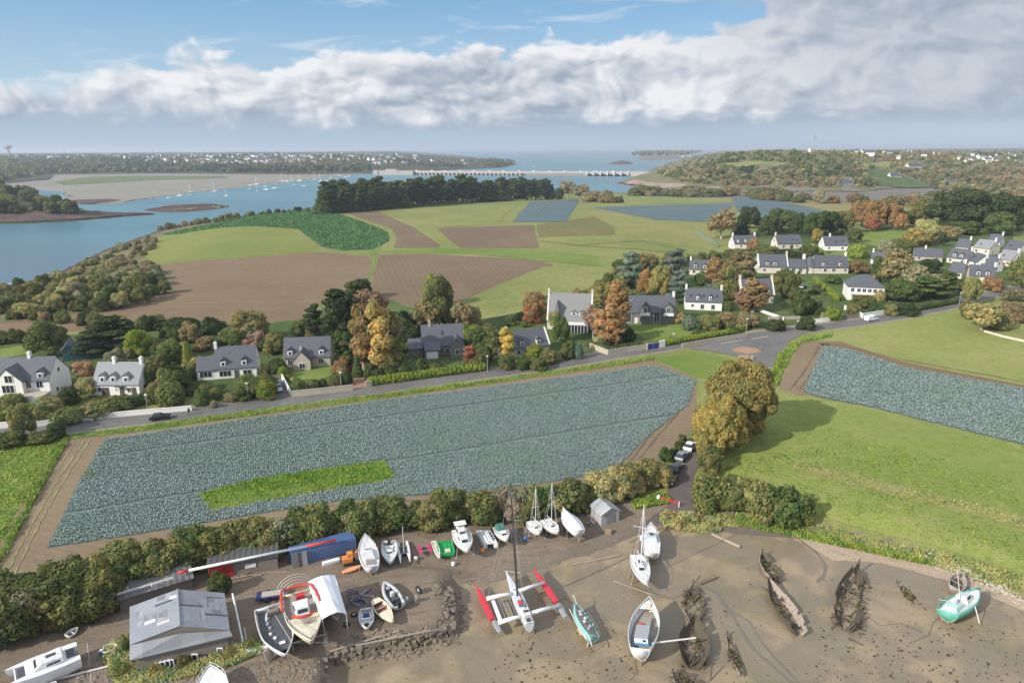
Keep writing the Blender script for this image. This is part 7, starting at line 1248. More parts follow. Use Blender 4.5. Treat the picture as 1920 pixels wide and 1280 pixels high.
# ---- trimaran
c0 = P(975, 1135); root = empty('racing_trimaran', c0, 0, 'big grey and white trimaran with red floats and a tall dark mast', 'trimaran')
def hull_between(name, a, b_, za, B, Hh_, z0, m, mb, sw=.4, par=root, o0=c0, p=2.2, split=.3, deckm=None, rise=.2):
    A, B_ = W(*a, za), W(*b_, za); L = (B_-A).xy.length; mid = A.lerp(B_, .5); ang = math.atan2(B_.y-A.y, B_.x-A.x); S = hull_pts(L, B, Hh_, z0, sw, p=p, sheer=.06, rise=rise); h = MB(); h.loft(S); h.add(S[0], [tuple(range(len(S[0])))]); nf = len(S[0])-1; h.mi = [0 if abs((i % nf)+.5-nf/2)/(nf/2) > split else 1 for i in range((len(S)-1)*nf)]+[0]
    rot = Matrix.Rotation(ang, 3, 'Z'); off = Vector((mid.x-o0.x, mid.y-o0.y, 0)); h.v = [tuple(rot @ Vector(v)+off) for v in h.v]; o = h.build(name, [m, mb], par, True)
    d = MB(); d.loft([[rot @ Vector(r_1[0])+off, rot @ Vector((r_1[0][0], 0, r_1[0][2]+.1))+off, rot @ Vector(r_1[-1])+off] for r_1 in S]); d.build(name+'_deck', deckm or m, par, True); return rot, off, L
trim_g = mat('pale_grey_hull', (.56, .58, .62), .4, .1, 1.5, dirt=.2)
rot, off, L = hull_between('main_hull', (993, 1170), (951, 1076), 1.8, 1.7, 1.5, .4, trim_g, trim_g, .75, p=1.5)
cab = MB(); cab.loft([[rot @ Vector(q)+off for q in sec] for sec in ([(-L*.42, -.6, 1.95), (-L*.42, .6, 1.95), (-L*.42, .45, 2.5), (-L*.42, -.45, 2.5)], [(-L*.28, -.7, 1.95), (-L*.28, .7, 1.95), (-L*.28, .5, 2.6), (-L*.28, -.5, 2.6)], [(-L*.2, -.6, 1.95), (-L*.2, .6, 1.95), (-L*.2, .5, 2.1), (-L*.2, -.5, 2.1)])], True, True, True); cab.build('cabin', gel, root)
for x, y, d, m_, nm in ((-L*.13, 0, (.9, .7, .12), redo, 'red_hatch'), (-L*.22, 0, (.8, .9, .3), m_blue, 'cockpit'), (-L*.35, 0, (.35, .7, .12), glassm, 'window'), (-L*.46, 0, (.4, .5, .3), dgrey, 'engine_hatch'), (L*.1, 0, (.5, .4, .1), dgrey, 'fore_hatch')): o = MB(); o.box(rot @ Vector((x, y, 2.15 if nm != 'window' else 2.6))+off, d, math.atan2(rot[1][0], rot[0][0])); o.build(nm, m_, root)
hull_between('left_float', (923, 1160), (893, 1098), 1.3, .95, .75, .55, redp, redp, .7, deckm=redp); hull_between('right_float', (1044, 1127), (1003, 1068), 1.5, .95, .75, .7, redp, redp, .7, deckm=redp)
hull_between('left_float_stern', (938, 1184), (921, 1154), 1.0, .8, .5, .5, grey, grey, .5); hull_between('right_float_stern', (1061, 1156), (1042, 1124), 1.2, .8, .5, .65, grey, grey, .5)
for a, m_p, b_ in (((912, 1122), (962, 1112), (1020, 1092)), ((934, 1167), (985, 1153), (1045, 1135))):
    for p0, p1 in ((a, m_p), (m_p, b_)): A, B = W(*p0, 1.7)-c0, W(*p1, 1.7 if p1 != m_p else 2.1)-c0; A = W(*p0, 2.1 if p0 == m_p else 1.7)-c0; o = MB(); o.tube([A, A.lerp(B, .5)+Vector((0, 0, .1)), B], [.3, .27, .24], 10); o.build('crossbeam', gelb, root, True)
def net(q, name, m): A = [W(*p, 1.65)-c0 for p in q]; o = MB(); o.add(A, [tuple(range(len(A)))]); x = o.build(name, m, root); x.modifiers.new('t', 'SOLIDIFY').thickness = .02; return x
for q in ([(921, 1126), (927, 1124), (942, 1162), (935, 1165)],): net(q, 'side_deck', gelb)
for k in range(7):
    t = k/6; o = MB(); A, B = W(927+t*40, 1124-t*7, 1.6)-c0, W(942+t*42, 1162-t*8, 1.6)-c0; o.tube([A, B], .03, 4); o.build('net_line', grey, root)
base = rot @ Vector((L*.02, 0, 2.0))+off; tipw = W(957, 903, 0); dirc = CR @ Vector((957-960, 640-903, -1280)); t_ = (c0.y+base.y-.2)/dirc.y; tip = Vector((dirc.x*t_, dirc.y*t_, CAMH+dirc.z*t_))-c0
mm = mat('dark_carbon', (.05, .045, .045), .4, .1); o = MB(); o.tube([base, base.lerp(tip, .5), tip], [.15, .15, .08], 8); o.build('mast', mm, root); o = MB()
for q in (rot @ Vector((L*.5, 0, 1.9))+off, W(915, 1118, 1.6)-c0, W(1015, 1090, 1.6)-c0, rot @ Vector((-L*.45, .3, 2.))+off): o.tube([tip*.97+base*.03, q], .02, 4, False); o.tube([tip.lerp(base, .35), q], .016, 4, False)
for f in (.4, .68): p = base.lerp(tip, f); o.tube([p+Vector((-.9, -.3, 0)), p, p+Vector((.9, -.3, 0))], .03, 4)
o.build('rigging', grey, root); o = MB(); o.tube([base+Vector((0, 0, 1.)), rot @ Vector((-L*.36, 0, 3.2))+off], .09, 6); o.build('boom', mm, root)
o = MB(); hx = [(W(950, 1078, 2.2)-c0), (W(947, 1070, 2.4)-c0), (W(975, 1073, 2.4)-c0), (W(958, 1084, 2.1)-c0)]; o.tube(hx, .03, 4); o.build('pulpit', m_frame, root)
# ---- boats on the mud
b = Boat('heeled_fishing_boat', 'small turquoise fishing boat lying over on its keel', (1102, 1190), (1069, 1133), 2.3, 1.3, .55, top=turq, bot=cream, sw=.8, heel=26, split=.62, dz=-.05); b.deck(teak, .12)
for t, y in ((.2, .2), (.3, -.3), (.42, .25), (.55, -.2), (.65, .2), (.75, 0)): b.box('deck_gear', t, y, 1.95, (.35, .3, .3), gel if t > .35 else grey, t*130)
b.rails(.0, .7, .45, teak); b.keel(d=.55); b.tubep('bowsprit', [(b.X(.95), 0, 2.1), (b.X(1.25), 0, 2.4)], .05, spar_m); b.tubep('boom', [(b.X(.2), .5, 1.8), (b.X(-.28), .9, 1.5)], .07, spar_m); b.tubep('boom', [(b.X(.5), 1.15, 1.3), (b.X(.85), 1.3, 1.6)], .05, spar_m)
b = Boat('sailing_yacht', 'grey white yacht standing on legs on the mud with a tall white mast', (1193, 1040), (1212, 1092), 2.6, 1.1, 1.1, top=trim_g, sw=.7); b.deck(gel); b.cabin(.25, .62, 1.4, .4, gel, True); b.box('hatch', .35, 0, 2.75, (.6, .5, .08), dgrey); b.rails(0, .99, .6); b.legs((.35, .6), anti, .6); b.keel(d=1.1)
bz = 2.5; mx_ = b.X(.45); mp = b.r.matrix_basis @ Vector((mx_, 0, 2.5)); 
dirc = CR @ Vector((1205-960, 640-945, -1280)); tk = mp.y/dirc.y; hm = CAMH+dirc.z*tk-mp.z; lean = (dirc.x*tk-mp.x); b.mast(.45, hm, .08, gelb, .35, True, 1.0, 2.4); b.tubep('bowsprit', [(b.X(.98), 0, 2.2), (b.X(1.18), 0, 2.35)], .05, spar_m)
b = Boat('motor_boat', 'grey motor boat with a cabin on the mud behind the tall masted yacht', (1222, 1035), (1220, 985), 2.7, 1.3, .8, top=gel, sw=.85); b.deck(gel); b.cabin(.35, .72, 1.9, .8, mat('pale_grey_blue', (.5, .54, .57), .5), True, name='cabin'); b.box('hatch', .5, 0, 2.95, (.7, .6, .08), dgrey); b.deck(teak, .3, .02, .33, 'cockpit', .2); b.rails(.6, .99, .55); b.legs((.3, .7), grey, .3); b.tubep('outrigger', [(b.X(.7), .8, 2.9), (b.X(.72), 2.9, 3.1)], .04, gelb); b.tubep('fender', [(b.X(.6), 1.5, 2.), (b.X(.6), 1.55, 1.2)], .22, gelb)
b = Boat('wooden_trawler', 'large blue and white wooden boat with a small blue wheelhouse', (1204, 1214), (1221, 1124), 3.8, 1.9, .7, top=gel, bot=cream, sw=.6, heel=-6, split=.5, p=2.4, gz=2.8); b.floor(teak, .55); st = MB(); S = b.S; st.loft([[Vector(S[i][-1])+Vector((0, .05, -.05)), Vector(S[i][-2])+Vector((0, .06, 0)), Vector(S[i][-3])+Vector((0, .05, 0))] for i in range(len(S)-1)]); st.build('blue_strake', lblue, b.r, True)
b.cabin(.14, .40, 1.9, 1.1, bluep, False, z=2.0, name='wheelhouse', front=.08); b.box('wheelhouse_roof', .265, 0, 3.17, (b.L*.25, 1.75, .12), grey); b.box('wheelhouse_front', .135, 0, 2.75, (.12, 1.7, .6), gelb); b.box('window', .125, -.4, 2.85, (.06, .4, .3), glassm); b.box('hatch', .6, -.1, 2.15, (1.6, 1.2, .3), teak); b.box('winch', .5, .5, 2.3, (.4, .7, .5), m_red); b.box('foredeck_gear', .86, 0, 2.7, (.8, .8, .4), m_pink); b.deck(gel, .15, .8, .99, 'foredeck'); b.keel(d=.8)
spar('long_spar', 'long pale spar reaching from the blue wheelhouse boat over the wreck', (1222, 1205), (1305, 1195), .11, spar_m, 2.2, 2.2)
b = Boat('workboat', 'small sea green and white fishing boat with a leaning mast at the right', (1782, 1150), (1842, 1108), 3.2, 1.5, .5, top=green, bot=cream, sw=.75, heel=-14, split=.5); b.deck(gel, .2); b.cabin(.1, .42, 1.9, .5, mat('pale_green_paint', (.45, .62, .56), .5), False, name='engine_box'); b.cabin(.45, .7, 1.6, .9, gel, True, name='wheelhouse'); b.rails(0, .4, .5, green); b.keel(d=.5); b.box('fish_box', .3, .2, 2.65, (.7, .6, .4), gelb); b.mast(.42, 4.8, .05, spar_m, 0, False, z=1.8); b.tubep('derrick', [(b.X(.4), 0, 2.), (b.X(.02), .9, 3.4)], .05, gelb); b.tubep('derrick', [(b.X(.4), 0, 2.), (b.X(.02), -.9, 3.4)], .05, gelb); b.tubep('prop_leg', [(b.X(.45), -1.7, 1.9), (b.X(.42), -2.2, -.2)], .06, gelb)
b = Boat('old_dinghy', 'small grey open hull behind the sea green fishing boat', (1788, 1100), (1801, 1075), 2.1, .9, .15, top=mat('bleached_grey_paint', (.36, .33, .32), .8, .2, 2., dirt=.4), sw=.7, heel=12); b.floor(wreckw, .4); b.box('thwart', .4, 0, .9, (.2, 1.8, .06), wreckp); b.box('thwart', .7, 0, .95, (.2, 1.5, .06), wreckp)
# ---- wrecks: keel, ribs and what is left of the planking
def wreck(name, label, stern, bow, B, Hh_, seed, plank=.5, heel=0, sunk=.3, deb=20, ribs=18, sidem=wreckp, sides=(1, 1), pinkside=False, sw=.6):
    r = random.Random(seed); a, b_ = P(*stern, Hh_*.5), P(*bow, Hh_*.5); L = (b_-a).xy.length; c = a.lerp(b_, .5); c.z = float(H(c.x, c.y)); root = empty(name, c, 0, label, 'shipwreck', rot=(R(heel), 0, math.atan2(b_.y-a.y, b_.x-a.x)))
    S = hull_pts(L, B, Hh_, -sunk, sw, n=ribs, m=6); k = MB(); k.tube([S[i][6] for i in range(len(S))], .14, 6); k.tube([S[-1][6], (L/2+.1, 0, Hh_*1.05)], .12, 5); k.build('keel', wreckw, root)
    for i, row in enumerate(S):
        if r.random() < .12: continue
        for sg in (0, 1):
            n = min(5, max(2, int(round((1.8+3.*r.random()**.5)*sides[sg])))); pts = row[6:6+n+1] if sg else row[6:(6-n-1 if 6-n-1 >= 0 else None):-1]
            o = MB(); o.tube([Vector(q)+Vector((r.uniform(-.05, .05), 0, 0)) for q in pts], .055, 5); o.build('rib', wreckw, root)
    for sg in (0, 1):
        pl = MB(); tp = 3.+2.6*plank*sides[sg]
        for i in range(len(S)-1):
            tp += r.gauss(0, .7); tp = min(6, max(1.4, tp*.75+.25*(2.2+4.2*plank*sides[sg])))
            for j in range(0, 6):
                if j < tp-1 and r.random() < .5+plank*.5:
                    jj = 6+j if sg else 6-j; j2 = jj+1 if sg else jj-1; u = min(1, tp-j-.3)
                    a_1, b_1, c_1, d_1 = [Vector((v[0], v[1]*1.03, v[2])) for v in (S[i][jj], S[i+1][jj], S[i+1][j2], S[i][j2])]; pl.add([a_1, b_1, b_1.lerp(c_1, u), a_1.lerp(d_1, u*r.uniform(.8, 1))], [(0, 1, 2, 3)])
        x = pl.build('planking', sidem if (sg == 1) == (not pinkside) and sidem is not wreckw else wreckw, root); x.modifiers.new('t', 'SOLIDIFY').thickness = .07
    d = MB()
    for i in range(deb):
        x, y = r.uniform(-L*.5, L*.45), r.uniform(-B*.45, B*.45); a = r.gauss(0, .6); l = r.uniform(.4, 1.6); z = r.uniform(.0, .35)*Hh_; d.box((x, y, z), (l, r.uniform(.08, .2), .08), M=Matrix.Rotation(a, 3, 'Z') @ Matrix.Rotation(r.gauss(0, .3), 3, 'Y'))
    if deb: d.build('loose_timbers', wreckw, root)
    v = leafcloud([(r.uniform(-L*.4, L*.4), r.uniform(-B*.35, B*.35), .15, .8, .6, .25) for _ in range(4)], 110, .2, seed); o = link('seaweed', mesh_np('seaweed', v, np.arange(len(v)).reshape(-1, 4)), m_fol, root); o.color = (.075, .07, .035, 1)
    return root
wreck('shipwreck', 'collapsed wreck of tangled ribs above the long open wreck', (1302, 1155), (1300, 1095), 3.4, 1.4, 1, .5, deb=40)
wreck('shipwreck', 'long open wreck with upright planked sides beside the blue wheelhouse boat', (1300, 1243), (1303, 1162), 4.0, 1.9, 2, .9, deb=30, sidem=wreckw, sunk=.2)
wreck('shipwreck', 'broken wreck cut by the bottom edge with a pale bow', (1325, 1300), (1262, 1262), 3.6, 1.2, 3, .6, deb=40)
wreck('shipwreck', 'short wreck with one bleached side, upper of the middle pair', (1455, 1085), (1427, 1037), 2.6, 1.5, 4, .85, 8, deb=16)
wreck('shipwreck', 'large wreck with a pinkish planked side, lower of the middle pair', (1500, 1182), (1440, 1090), 3.2, 1.7, 5, .85, 8, deb=30, pinkside=True)
wreck('shipwreck', 'tall curved wreck standing bow up with a long dark shadow', (1588, 1170), (1612, 1062), 4.2, 2.3, 6, .66, -4, deb=70, sides=(.45, 1.25), sidem=wreckw)
wreck('shipwreck', 'thin keel and few ribs half sunk between the curved wreck and the green boat', (1732, 1140), (1682, 1092), 1.3, .7, 7, .5, 0, deb=4, ribs=9)
wreck('shipwreck', 'slim rotten keel fragment lying right of the long open wreck', (1392, 1262), (1362, 1188), 1.2, .8, 8, .7, 10, deb=6, ribs=8)
for lb, a, b_, za, zb in (('dark rotten beam lying low on the mud at the right', (1590, 1195), (1618, 1209), .05, .05), ('crooked sunken branch in the sand channel', (1495, 1008), (1532, 1036), .05, .05), ('thin leaning stake beside the collapsed wreck', (1302, 1093), (1313, 1078), .3, 1.4), ('dark spar fallen beside the collapsed wreck', (1315, 1095), (1347, 1081), .1, .1), ('upright broken stem of the bottom edge wreck', (1332, 1275), (1335, 1245), 0, 1.4)):
    spar('driftwood', lb, a, b_, .1, wreckw, za, zb, 'driftwood')
for lb, pts in (('dark chain curving over the mud from the grey yacht', [(1215, 1100), (1235, 1118), (1262, 1122), (1290, 1108)]), ('slack line running from the turquoise boat to the trimaran', [(1069, 1128), (1058, 1120), (1047, 1128), (1040, 1120)]), ('thin chain trailing from the stern of the blue wheelhouse boat', [(1204, 1225), (1190, 1240), (1196, 1262), (1180, 1275)]), ('mooring line lying on the mud right of the curved wreck', [(1620, 1150), (1650, 1172), (1690, 1168), (1730, 1185)]), ('long dark line snaking over the mud left of the green boat', [(1775, 1148), (1750, 1166), (1742, 1190), (1705, 1205)])):
    A = W(*pts[0], .04); root = empty('mooring_line', A, 0, lb, 'rope'); o = MB(); o.tube([W(*p, .04)-A for p in pts], .035, 4); o.build('line', wreckw, root)
for i, (px, py, c, lb) in enumerate(((905, 1035, (.75, .3, .05), 'orange buoy beside the flat white barge'), (780, 1050, (.7, .7, .68), 'white fender lying below the magenta catamaran'), (985, 1012, (.06, .15, .4), 'blue drum under the canopy boat row'), (1140, 1000, (.3, .22, .14), 'brown crate near the garden hut'), (705, 1075, (.2, .2, .2), 'dark drum in front of the covered yacht'), (850, 1060, (.7, .7, .68), 'white buoy in front of the green barge'))):
    root = empty('yard_buoy' if 'buoy' in lb or 'fender' in lb else ('crate' if 'crate' in lb else 'drum'), P(px, py), i, lb, 'buoy' if 'buoy' in lb or 'fender' in lb else ('crate' if 'crate' in lb else 'drum')); o = MB(); 
    if 'crate' in lb: o.box((0, 0, .3), (1., .8, .6)); o.box((0, 0, .62), (1.08, .88, .06))
    else: o.tube([(0, 0, 0), (0, 0, .08), (0, 0, .35), (0, 0, .6), (0, 0, .68)], [.15, .3, .34, .28, .1], 12)
    o.build('shell', mat('buoy_paint_%d' % i, c, .5, .15, 2., dirt=.3), root); o = MB(); o.tube([(0, 0, .6), (0, 0, .74)], .07, 6); o.build('handle', grey, root)
# ---- stones, weed and wrack (uncountable)
def rocks(name, pts, smin, smax, m, label, seed=0, zz=.1):
    r = np.random.default_rng(seed); ico = [(0, 0, 1), (.89, 0, .45), (.28, .85, .45), (-.72, .53, .45), (-.72, -.53, .45), (.28, -.85, .45), (.72, .53, -.45), (-.28, .85, -.45), (-.89, 0, -.45), (-.28, -.85, -.45), (.72, -.53, -.45), (0, 0, -1)]
    fc = [(0, 1, 2), (0, 2, 3), (0, 3, 4), (0, 4, 5), (0, 5, 1), (1, 6, 2), (2, 7, 3), (3, 8, 4), (4, 9, 5), (5, 10, 1), (2, 6, 7), (3, 7, 8), (4, 8, 9), (5, 9, 10), (1, 10, 6), (6, 11, 7), (7, 11, 8), (8, 11, 9), (9, 11, 10), (10, 11, 6)]
    I = np.array(ico); F = np.array(fc); vs = []; fs = []
    for i, p in enumerate(pts):
        s = r.uniform(smin, smax)*(1 if r.random() < .8 else 1.6); a = r.uniform(0, 6.28); q = I*(1+r.uniform(-.28, .28, I.shape))*np.array([1, .75, .6])*s; q = np.stack([q[:, 0]*math.cos(a)-q[:, 1]*math.sin(a), q[:, 0]*math.sin(a)+q[:, 1]*math.cos(a), q[:, 2]], 1)+np.array(p); vs.append(q); fs.append(F+12*i)
    return tag(link(name, mesh_np(name, np.concatenate(vs), np.concatenate(fs)), m), label, 'stones', kind='stuff')
rockm = mat('quay_stone', (.19, .155, .115), .95, .5, 1.6, dirt=.4); palerock = mat('pale_stone', (.42, .37, .29), .95, .35, 1.2); 
def along(pts, n, spread, seed, dzs=0.):
    r = random.Random(seed); W_ = [P(*p) for p in pts]; Ls = [(W_[i+1]-W_[i]).xy.length for i in range(len(W_)-1)]; T_ = sum(Ls); out = []
    for _ in range(n):
        d = r.uniform(0, T_); i = 0
        while i < len(Ls)-1 and d > Ls[i]: d -= Ls[i]; i += 1
        p = W_[i].lerp(W_[i+1], min(1, d/Ls[i])); x, y = p.x+r.gauss(0, spread), p.y+r.gauss(0, spread); out.append((x, y, float(H(x, y))+r.uniform(-.02, .12)))
    return out
rocks('quay_stones', along([(640, 1218), (700, 1212), (760, 1206), (846, 1184), (852, 1150), (846, 1112), (822, 1108)], 760, .55, 1), .14, .4, rockm, 'rough stones of the crumbling quay around the boats')
rocks('quay_rubble', along([(690, 1232), (760, 1222), (850, 1200), (862, 1160), (856, 1120)], 380, .5, 2), .09, .26, rockm, 'rubble fallen at the foot of the quay')
rocks('bank_stones', [P(x, y)[:] for x, y in inpoly([(200, 1262), (330, 1262), (470, 1240), (500, 1245), (560, 1240), (600, 1238), (606, 1300), (200, 1300)], 700, 41)], .1, .26, rockm, 'brown stones covering the bank below the workshop')
rocks('bank_stones_left', [P(x, y)[:] for x, y in inpoly([(120, 1290), (150, 1255), (215, 1220), (230, 1250), (220, 1290)], 150, 42)], .1, .3, rockm, 'scattered stones behind the white catamaran')
rocks('shore_stones', along([(1730, 1048), (1800, 1068), (1860, 1095), (1930, 1135)], 420, .7, 5), .08, .22, palerock, 'pale stones along the bank beside the green boat')
rocks('sand_edge_stones', along([(1450, 985), (1560, 1005), (1700, 1040), (1800, 1070)], 150, 1.2, 6), .05, .12, rockm, 'small dark stones on the sandy edge')
rocks('yard_pebbles', along([(880, 1085), (1000, 1080), (1200, 1110), (1120, 1180), (900, 1180)], 130, 5, 7), .03, .09, palerock, 'small stones scattered on the mud')
rocks('seaweed_clumps', [(*P(x, y).xy, 0.01) for x, y in inpoly([(1540, 1180), (1700, 1170), (1900, 1150), (1920, 1290), (1500, 1290)], 300, 43)]+[(*P(x, y).xy, .01) for x, y in inpoly([(980, 1180), (1180, 1180), (1200, 1290), (900, 1290)], 190, 44)]+[(*P(x, y).xy, .01) for x, y in inpoly([(1300, 1060), (1900, 1100), (1920, 1180), (1320, 1200)], 120, 45)], .05, .16, mat('dark_weed', (.05, .042, .022), .9, .4, 2.), 'dark seaweed clumps on the open mud')
_Q = [P(*q) for q in ((614, 1262), (614, 1238), (668, 1231), (720, 1222), (760, 1214), (806, 1203), (851, 1191), (855, 1160), (853, 1128), (846, 1110))]; _o = _Q[3].copy(); _o.z = 0; root = empty('quay_wall', _o, 0, 'low crumbling stone quay wall around the boats beside the mud', 'quay'); qb = MB(); rq = random.Random(12)
for i in range(len(_Q)-1):
    n = max(2, int((_Q[i+1]-_Q[i]).xy.length/.7)); e = (_Q[i+1]-_Q[i]).xy.normalized(); an = math.atan2(e.y, e.x)
    for k in range(n):
        p = _Q[i].lerp(_Q[i+1], (k+.5)/n)-_o
        for c_ in range(4): qb.box((p.x+rq.uniform(-.08, .08)-e.y*.12*c_, p.y+rq.uniform(-.08, .08)+e.x*.12*c_, .1+c_*.42), (rq.uniform(.4, 1.), rq.uniform(.4, .95), rq.uniform(.3, .5)), an+rq.uniform(-.5, .5)) if rq.random() < (.97, .95, .85, .55)[c_] else None
qb.build('stone_courses', rockm, root); o = MB(); o.tube([(_Q[2].lerp(_Q[3], 0)-_o)+Vector((0, 0, 1.7)), _Q[5]-_o+Vector((0, 0, 1.75))], .12, 6); o.build('edge_timber', wreckp, root)
# quay timbers
for i, (a, b_) in enumerate((((618, 1221), (748, 1182)), ((640, 1228), (745, 1190)))): spar('quay_timber', ('upper' if i == 0 else 'lower')+' long timber lying along the stone quay', a, b_, .14, wreckp, .25, .25, 'timber')
spar('quay_timber', 'short splintered timber sticking out of the quay stones', (646, 1230), (680, 1214), .1, wreckp, .1, .4, 'timber')
# drainage channels in the mud
chm_ = ground('wet_channel', (.13, .11, .08), (.17, .145, .11), None, rough=.35, bump=.02, spec=.5, fine=.15); cle = ground('channel_bank', (.27, .23, .175), (.31, .27, .2), None, bump=.03, fine=.15)
for pts, wd in (([(1320, 1099), (1346, 1112), (1365, 1140), (1392, 1185), (1412, 1215), (1440, 1240), (1495, 1290)], .5), ([(1350, 1130), (1405, 1165), (1430, 1205), (1460, 1240), (1500, 1282)], .35), ([(1532, 1036), (1548, 1058), (1545, 1078), (1532, 1092)], .4), ([(1405, 1090), (1440, 1130)], .2)):
    patch('channel_bank', strip_poly(pts, wd*1.6), cle, .012, world=True, cell=.6, jit=.3); patch('mud_channel', strip_poly(pts, wd*.6), chm_, .025, world=True, cell=.6, jit=.3)
patch('wet_mud', [(1352, 1140), (1400, 1170), (1430, 1165), (1435, 1200), (1420, 1210), (1385, 1185)], ground('wet_mud', (.17, .14, .105), (.20, .165, .125), None, rough=.4, spec=.5, bump=.02, fine=.12), .012)
patch('yard_track', [(870, 1085), (1000, 1045), (1120, 1012), (1240, 965), (1262, 955), (1270, 962), (1200, 1000), (1130, 1030), (1000, 1070), (900, 1100)], ground('compacted_track', (.16, .13, .10), (.21, .17, .13), (.24, .2, .15), .08, .8, 4.), .05, jit=.8)
# ------------------------------------------------------------------ estuary: moored yachts
def yacht(px, py, L, label, mast=True, col=gelb, grp='yachts moored in the estuary'):
    x, y = sea_pt(px, py); root = empty('moored_yacht' if mast else 'moored_launch', (x, y, SEA), R(rr.uniform(150, 215)), label, 'boat', grp); o = MB(); S = hull_pts(L, L*.3, L*.12, -.2, .7, 8, 4); o.loft(S); o.loft([[r_1[0], r_1[-1]] for r_1 in S]); o.add(S[0], [tuple(range(len(S[0])))]); o.build('hull', col, root, True)
    o = MB(); o.box((0, 0, L*.13), (L*.35, L*.17, L*.07)); o.build('cabin', gelb, root)
    if mast: o = MB(); o.tube([(L*.05, 0, 0), (L*.05, 0, L*1.25)], L*.018+.04, 5); o.build('mast', gelb, root); o = MB(); o.tube([(L*.05, 0, L*.22), (-L*.35, 0, L*.22)], L*.02, 5); o.build('boom', m_frame, root)
for px, py, L, mst in [(120, 375.5, 12, 1), (283, 374.5, 8, 0), (316, 371.5, 7, 0), (326, 364, 6, 0), (337, 368, 10, 1), (357, 362, 10, 1), (358, 366, 9, 0), (383, 357, 8, 0), (403, 360, 11, 1), (424, 368, 7, 1), (469, 348.5, 10, 0), (469, 355.5, 8, 0), (481, 347, 13, 1), (483, 359.5, 8, 1), (498, 351, 9, 1), (500, 356.5, 13, 0), (516, 354, 13, 0), (519, 345, 9, 0), (530, 341, 13, 1), (538, 341, 12, 1), (546, 341.5, 12, 1), (551, 349.5, 11, 1), (562, 340, 14, 1), (571, 350, 12, 0), (578, 335.5, 8, 0), (590, 339, 14, 1), (601, 341, 13, 1), (613, 339, 9, 0), (620, 336, 9, 1), (632, 329.5, 14, 0), (638, 330, 12, 0), (648, 332, 10, 0), (655, 331, 10, 1), (726, 334, 12, 0), (19, 533, 3, 0), (1000, 313, 10, 0), (985, 309, 12, 1), (1040, 312, 10, 0), (1240, 310, 12, 0), (894, 316, 14, 0), (902, 315, 14, 1)]:
    yacht(px, py, L, 'white '+('sailing yacht with a bare mast' if mst else 'motor launch without a mast')+' moored on the estuary', mst)
# ------------------------------------------------------------------ the tidal dam
conc = mat('dam_concrete', (.42, .37, .33), .9, .1, .05); dark = mat('dam_opening', (.09, .085, .085), .9)
A, B = Vector((*sea_pt(765, 328), 0)), Vector((*sea_pt(1192, 330.5), 0)); e = (B-A); Ld = e.length; e.normalize(); nrm = Vector((-e.y, e.x, 0)); root = empty('tidal_dam', (A.x, A.y, SEA), math.atan2(e.y, e.x), 'long concrete tidal dam with a road across the estuary mouth', 'dam')
o = MB(); o.box((Ld*.5, 14, 7), (Ld+40, 24, 5.5)); o.build('roadway', conc, root); o = MB(); o.box((Ld*.275, 12, 1.5), (Ld*.53, 18, 6)); o.build('power_station_wall', dark, root)
for i in range(27): o = MB(); o.box((Ld*.02+i*Ld*.019, 0.8, 2), (3.2, 5, 9)); o.build('buttress', conc, root)
o = MB(); o.loft([[(Ld*.54, -14, -3), (Ld*.54, 2, 6), (Ld*.54, 10, 6)], [(Ld*.8, -14, -3), (Ld*.8, 2, 6), (Ld*.8, 10, 6)]]); o.build('rock_dyke', mat('dyke_stone', (.20, .18, .17), .95, .3, .2), root)
o = MB(); o.box((Ld*.885, 14, .6), (Ld*.17, 12, 7)); o.build('gate_opening', dark, root)
for i in range(7): o = MB(); o.box((Ld*.80+i*Ld*.028, 4, 5.), (4.5, 22, 6.5)); o.build('gate_pier', mat('pale_concrete', (.50, .47, .43), .8, .06), root); o = MB(); o.box((Ld*.80+i*Ld*.028, 4, 9.8), (2.6, 7, 2.2)); o.build('gate_tower', gelb, root)
o = MB(); o.box((Ld*1.02, 8, 4), (Ld*.08, 20, 10)); o.build('abutment', conc, root); o = MB(); o.box((-30, 8, 4.5), (95, 36, 11)); o.box((-85, 8, 4), (14, 40, 14)); o.box((-45, 2, 12), (30, 12, 4)); o.build('lock', mat('lock_concrete', (.36, .33, .30), .9, .12, .05), root)
for i in range(14): o = MB(); o.box((20+i*Ld/15, 10+(i % 2)*8, 10.5), (5, 2.2, 1.7)); o.build('parapet_vehicle', m_white, root) if False else o.build('parapet_block', m_white, root)
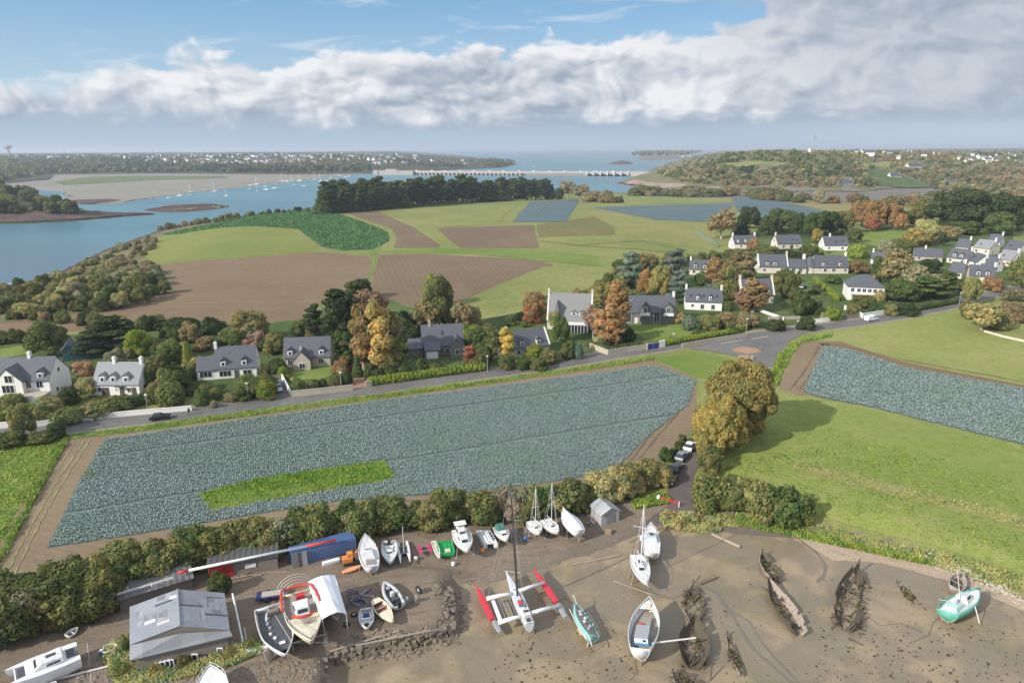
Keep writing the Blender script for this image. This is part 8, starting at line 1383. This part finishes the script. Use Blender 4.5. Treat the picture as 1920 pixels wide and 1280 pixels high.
# water tower and masts far away
def far_tower(px, py, h, label, kind):
    p = P(px, py); root = empty('water_tower' if kind else 'radio_mast', p, 0, label, 'tower'); o = MB()
    if kind: o.tube([(0, 0, 0), (0, 0, h*.6)], h*.12, 10); o.build('shaft', conc, root); o = MB(); o.tube([(0, 0, h*.6), (0, 0, h*.72), (0, 0, h*.95), (0, 0, h)], [h*.15, h*.36, h*.36, h*.1], 12); o.build('tank', conc, root)
    else: o.tube([(0, 0, 0), (0, 0, h)], [h*.03, h*.015], 5); o.build('shaft', grey, root); o = MB(); o.box((0, 0, h*.8), (h*.1, h*.1, h*.05)); o.build('aerial', grey, root)
far_tower(17, 291, 62, 'far water tower above the trees at the left edge', 1); far_tower(122, 290, 50, 'left of the thin masts on the far skyline', 0); far_tower(287, 289, 45, 'right one of the thin masts on the far skyline', 0); far_tower(1524, 290, 40, 'thin radio mast on the skyline of the right hill', 0)
for k in range(6):      # farm barns and greenhouses at the foot of the right hill
    px, py = [(1338, 364), (1700, 330), (1640, 300), (1755, 299), (1850, 305), (1880, 330)][k]
    if k == 0: o = link('farm_vehicle', TN[0]); o.location = P(px, py); o.scale = (.6, .4, .35); tag(o, 'white farm trailer shed on the dry field beside the creek', 'shed')
# ------------------------------------------------------------------ labels of the plants, from what stands next to each
_by = {}
for q in PLANTS:
    o, d, where, group, px, py, hp, cat = q
    if where is None:
        n, hx, hy = min(HOUSES, key=lambda h: (h[1]-px)**2+((h[2]-py)*1.5)**2); dx, dy = px-hx, py-hy
        if not n.startswith('the '): n = 'the '+n
        rel = 'left of' if dx < -34 else 'right of' if dx > 34 else ('in front of' if dy > 0 else 'behind'); where = rel+' '+n
    q[2] = where; _by.setdefault((d, where), []).append(q)
ORD = ['tallest', 'second tallest', 'third tallest', 'fourth tallest', 'fifth tallest', 'smallest']
for (d, where), L in _by.items():
    L.sort(key=lambda q: -q[6])
    for i, q in enumerate(L):
        o = q[0]; lab = (d+' '+where)
        if len(L) == 1 or q[3]: pass
        elif len(L) == 2: lab = ('taller ' if i == 0 else 'lower ')+lab
        elif len(L) <= 5: lab = ORD[i]+' '+lab
        if q[3] and len(L) > 1: o['group'] = q[3]
        elif len(L) > 5: o['group'] = 'plants '+where
        w_ = lab.split(); o['label'] = ' '.join(w_[:16])
        if q[3]: o['group'] = q[3]
hz_m = bpy.data.materials.new('haze'); hz_m.use_nodes = True; t = hz_m.node_tree; t.nodes.clear()
pv = t.nodes.new('ShaderNodeVolumePrincipled'); pv.inputs['Color'].default_value = (.80, .88, 1, 1); pv.inputs['Density'].default_value = 1.15e-4; pv.inputs['Anisotropy'].default_value = .2
ou = t.nodes.new('ShaderNodeOutputMaterial'); t.links.new(pv.outputs[0], ou.inputs['Volume'])
hb_ = MB(); hb_.box((0, 15800, (95-6)/2), (66000, 33600, 101)); hz_o = hb_.build('haze', hz_m); hz_o['kind'] = 'stuff'
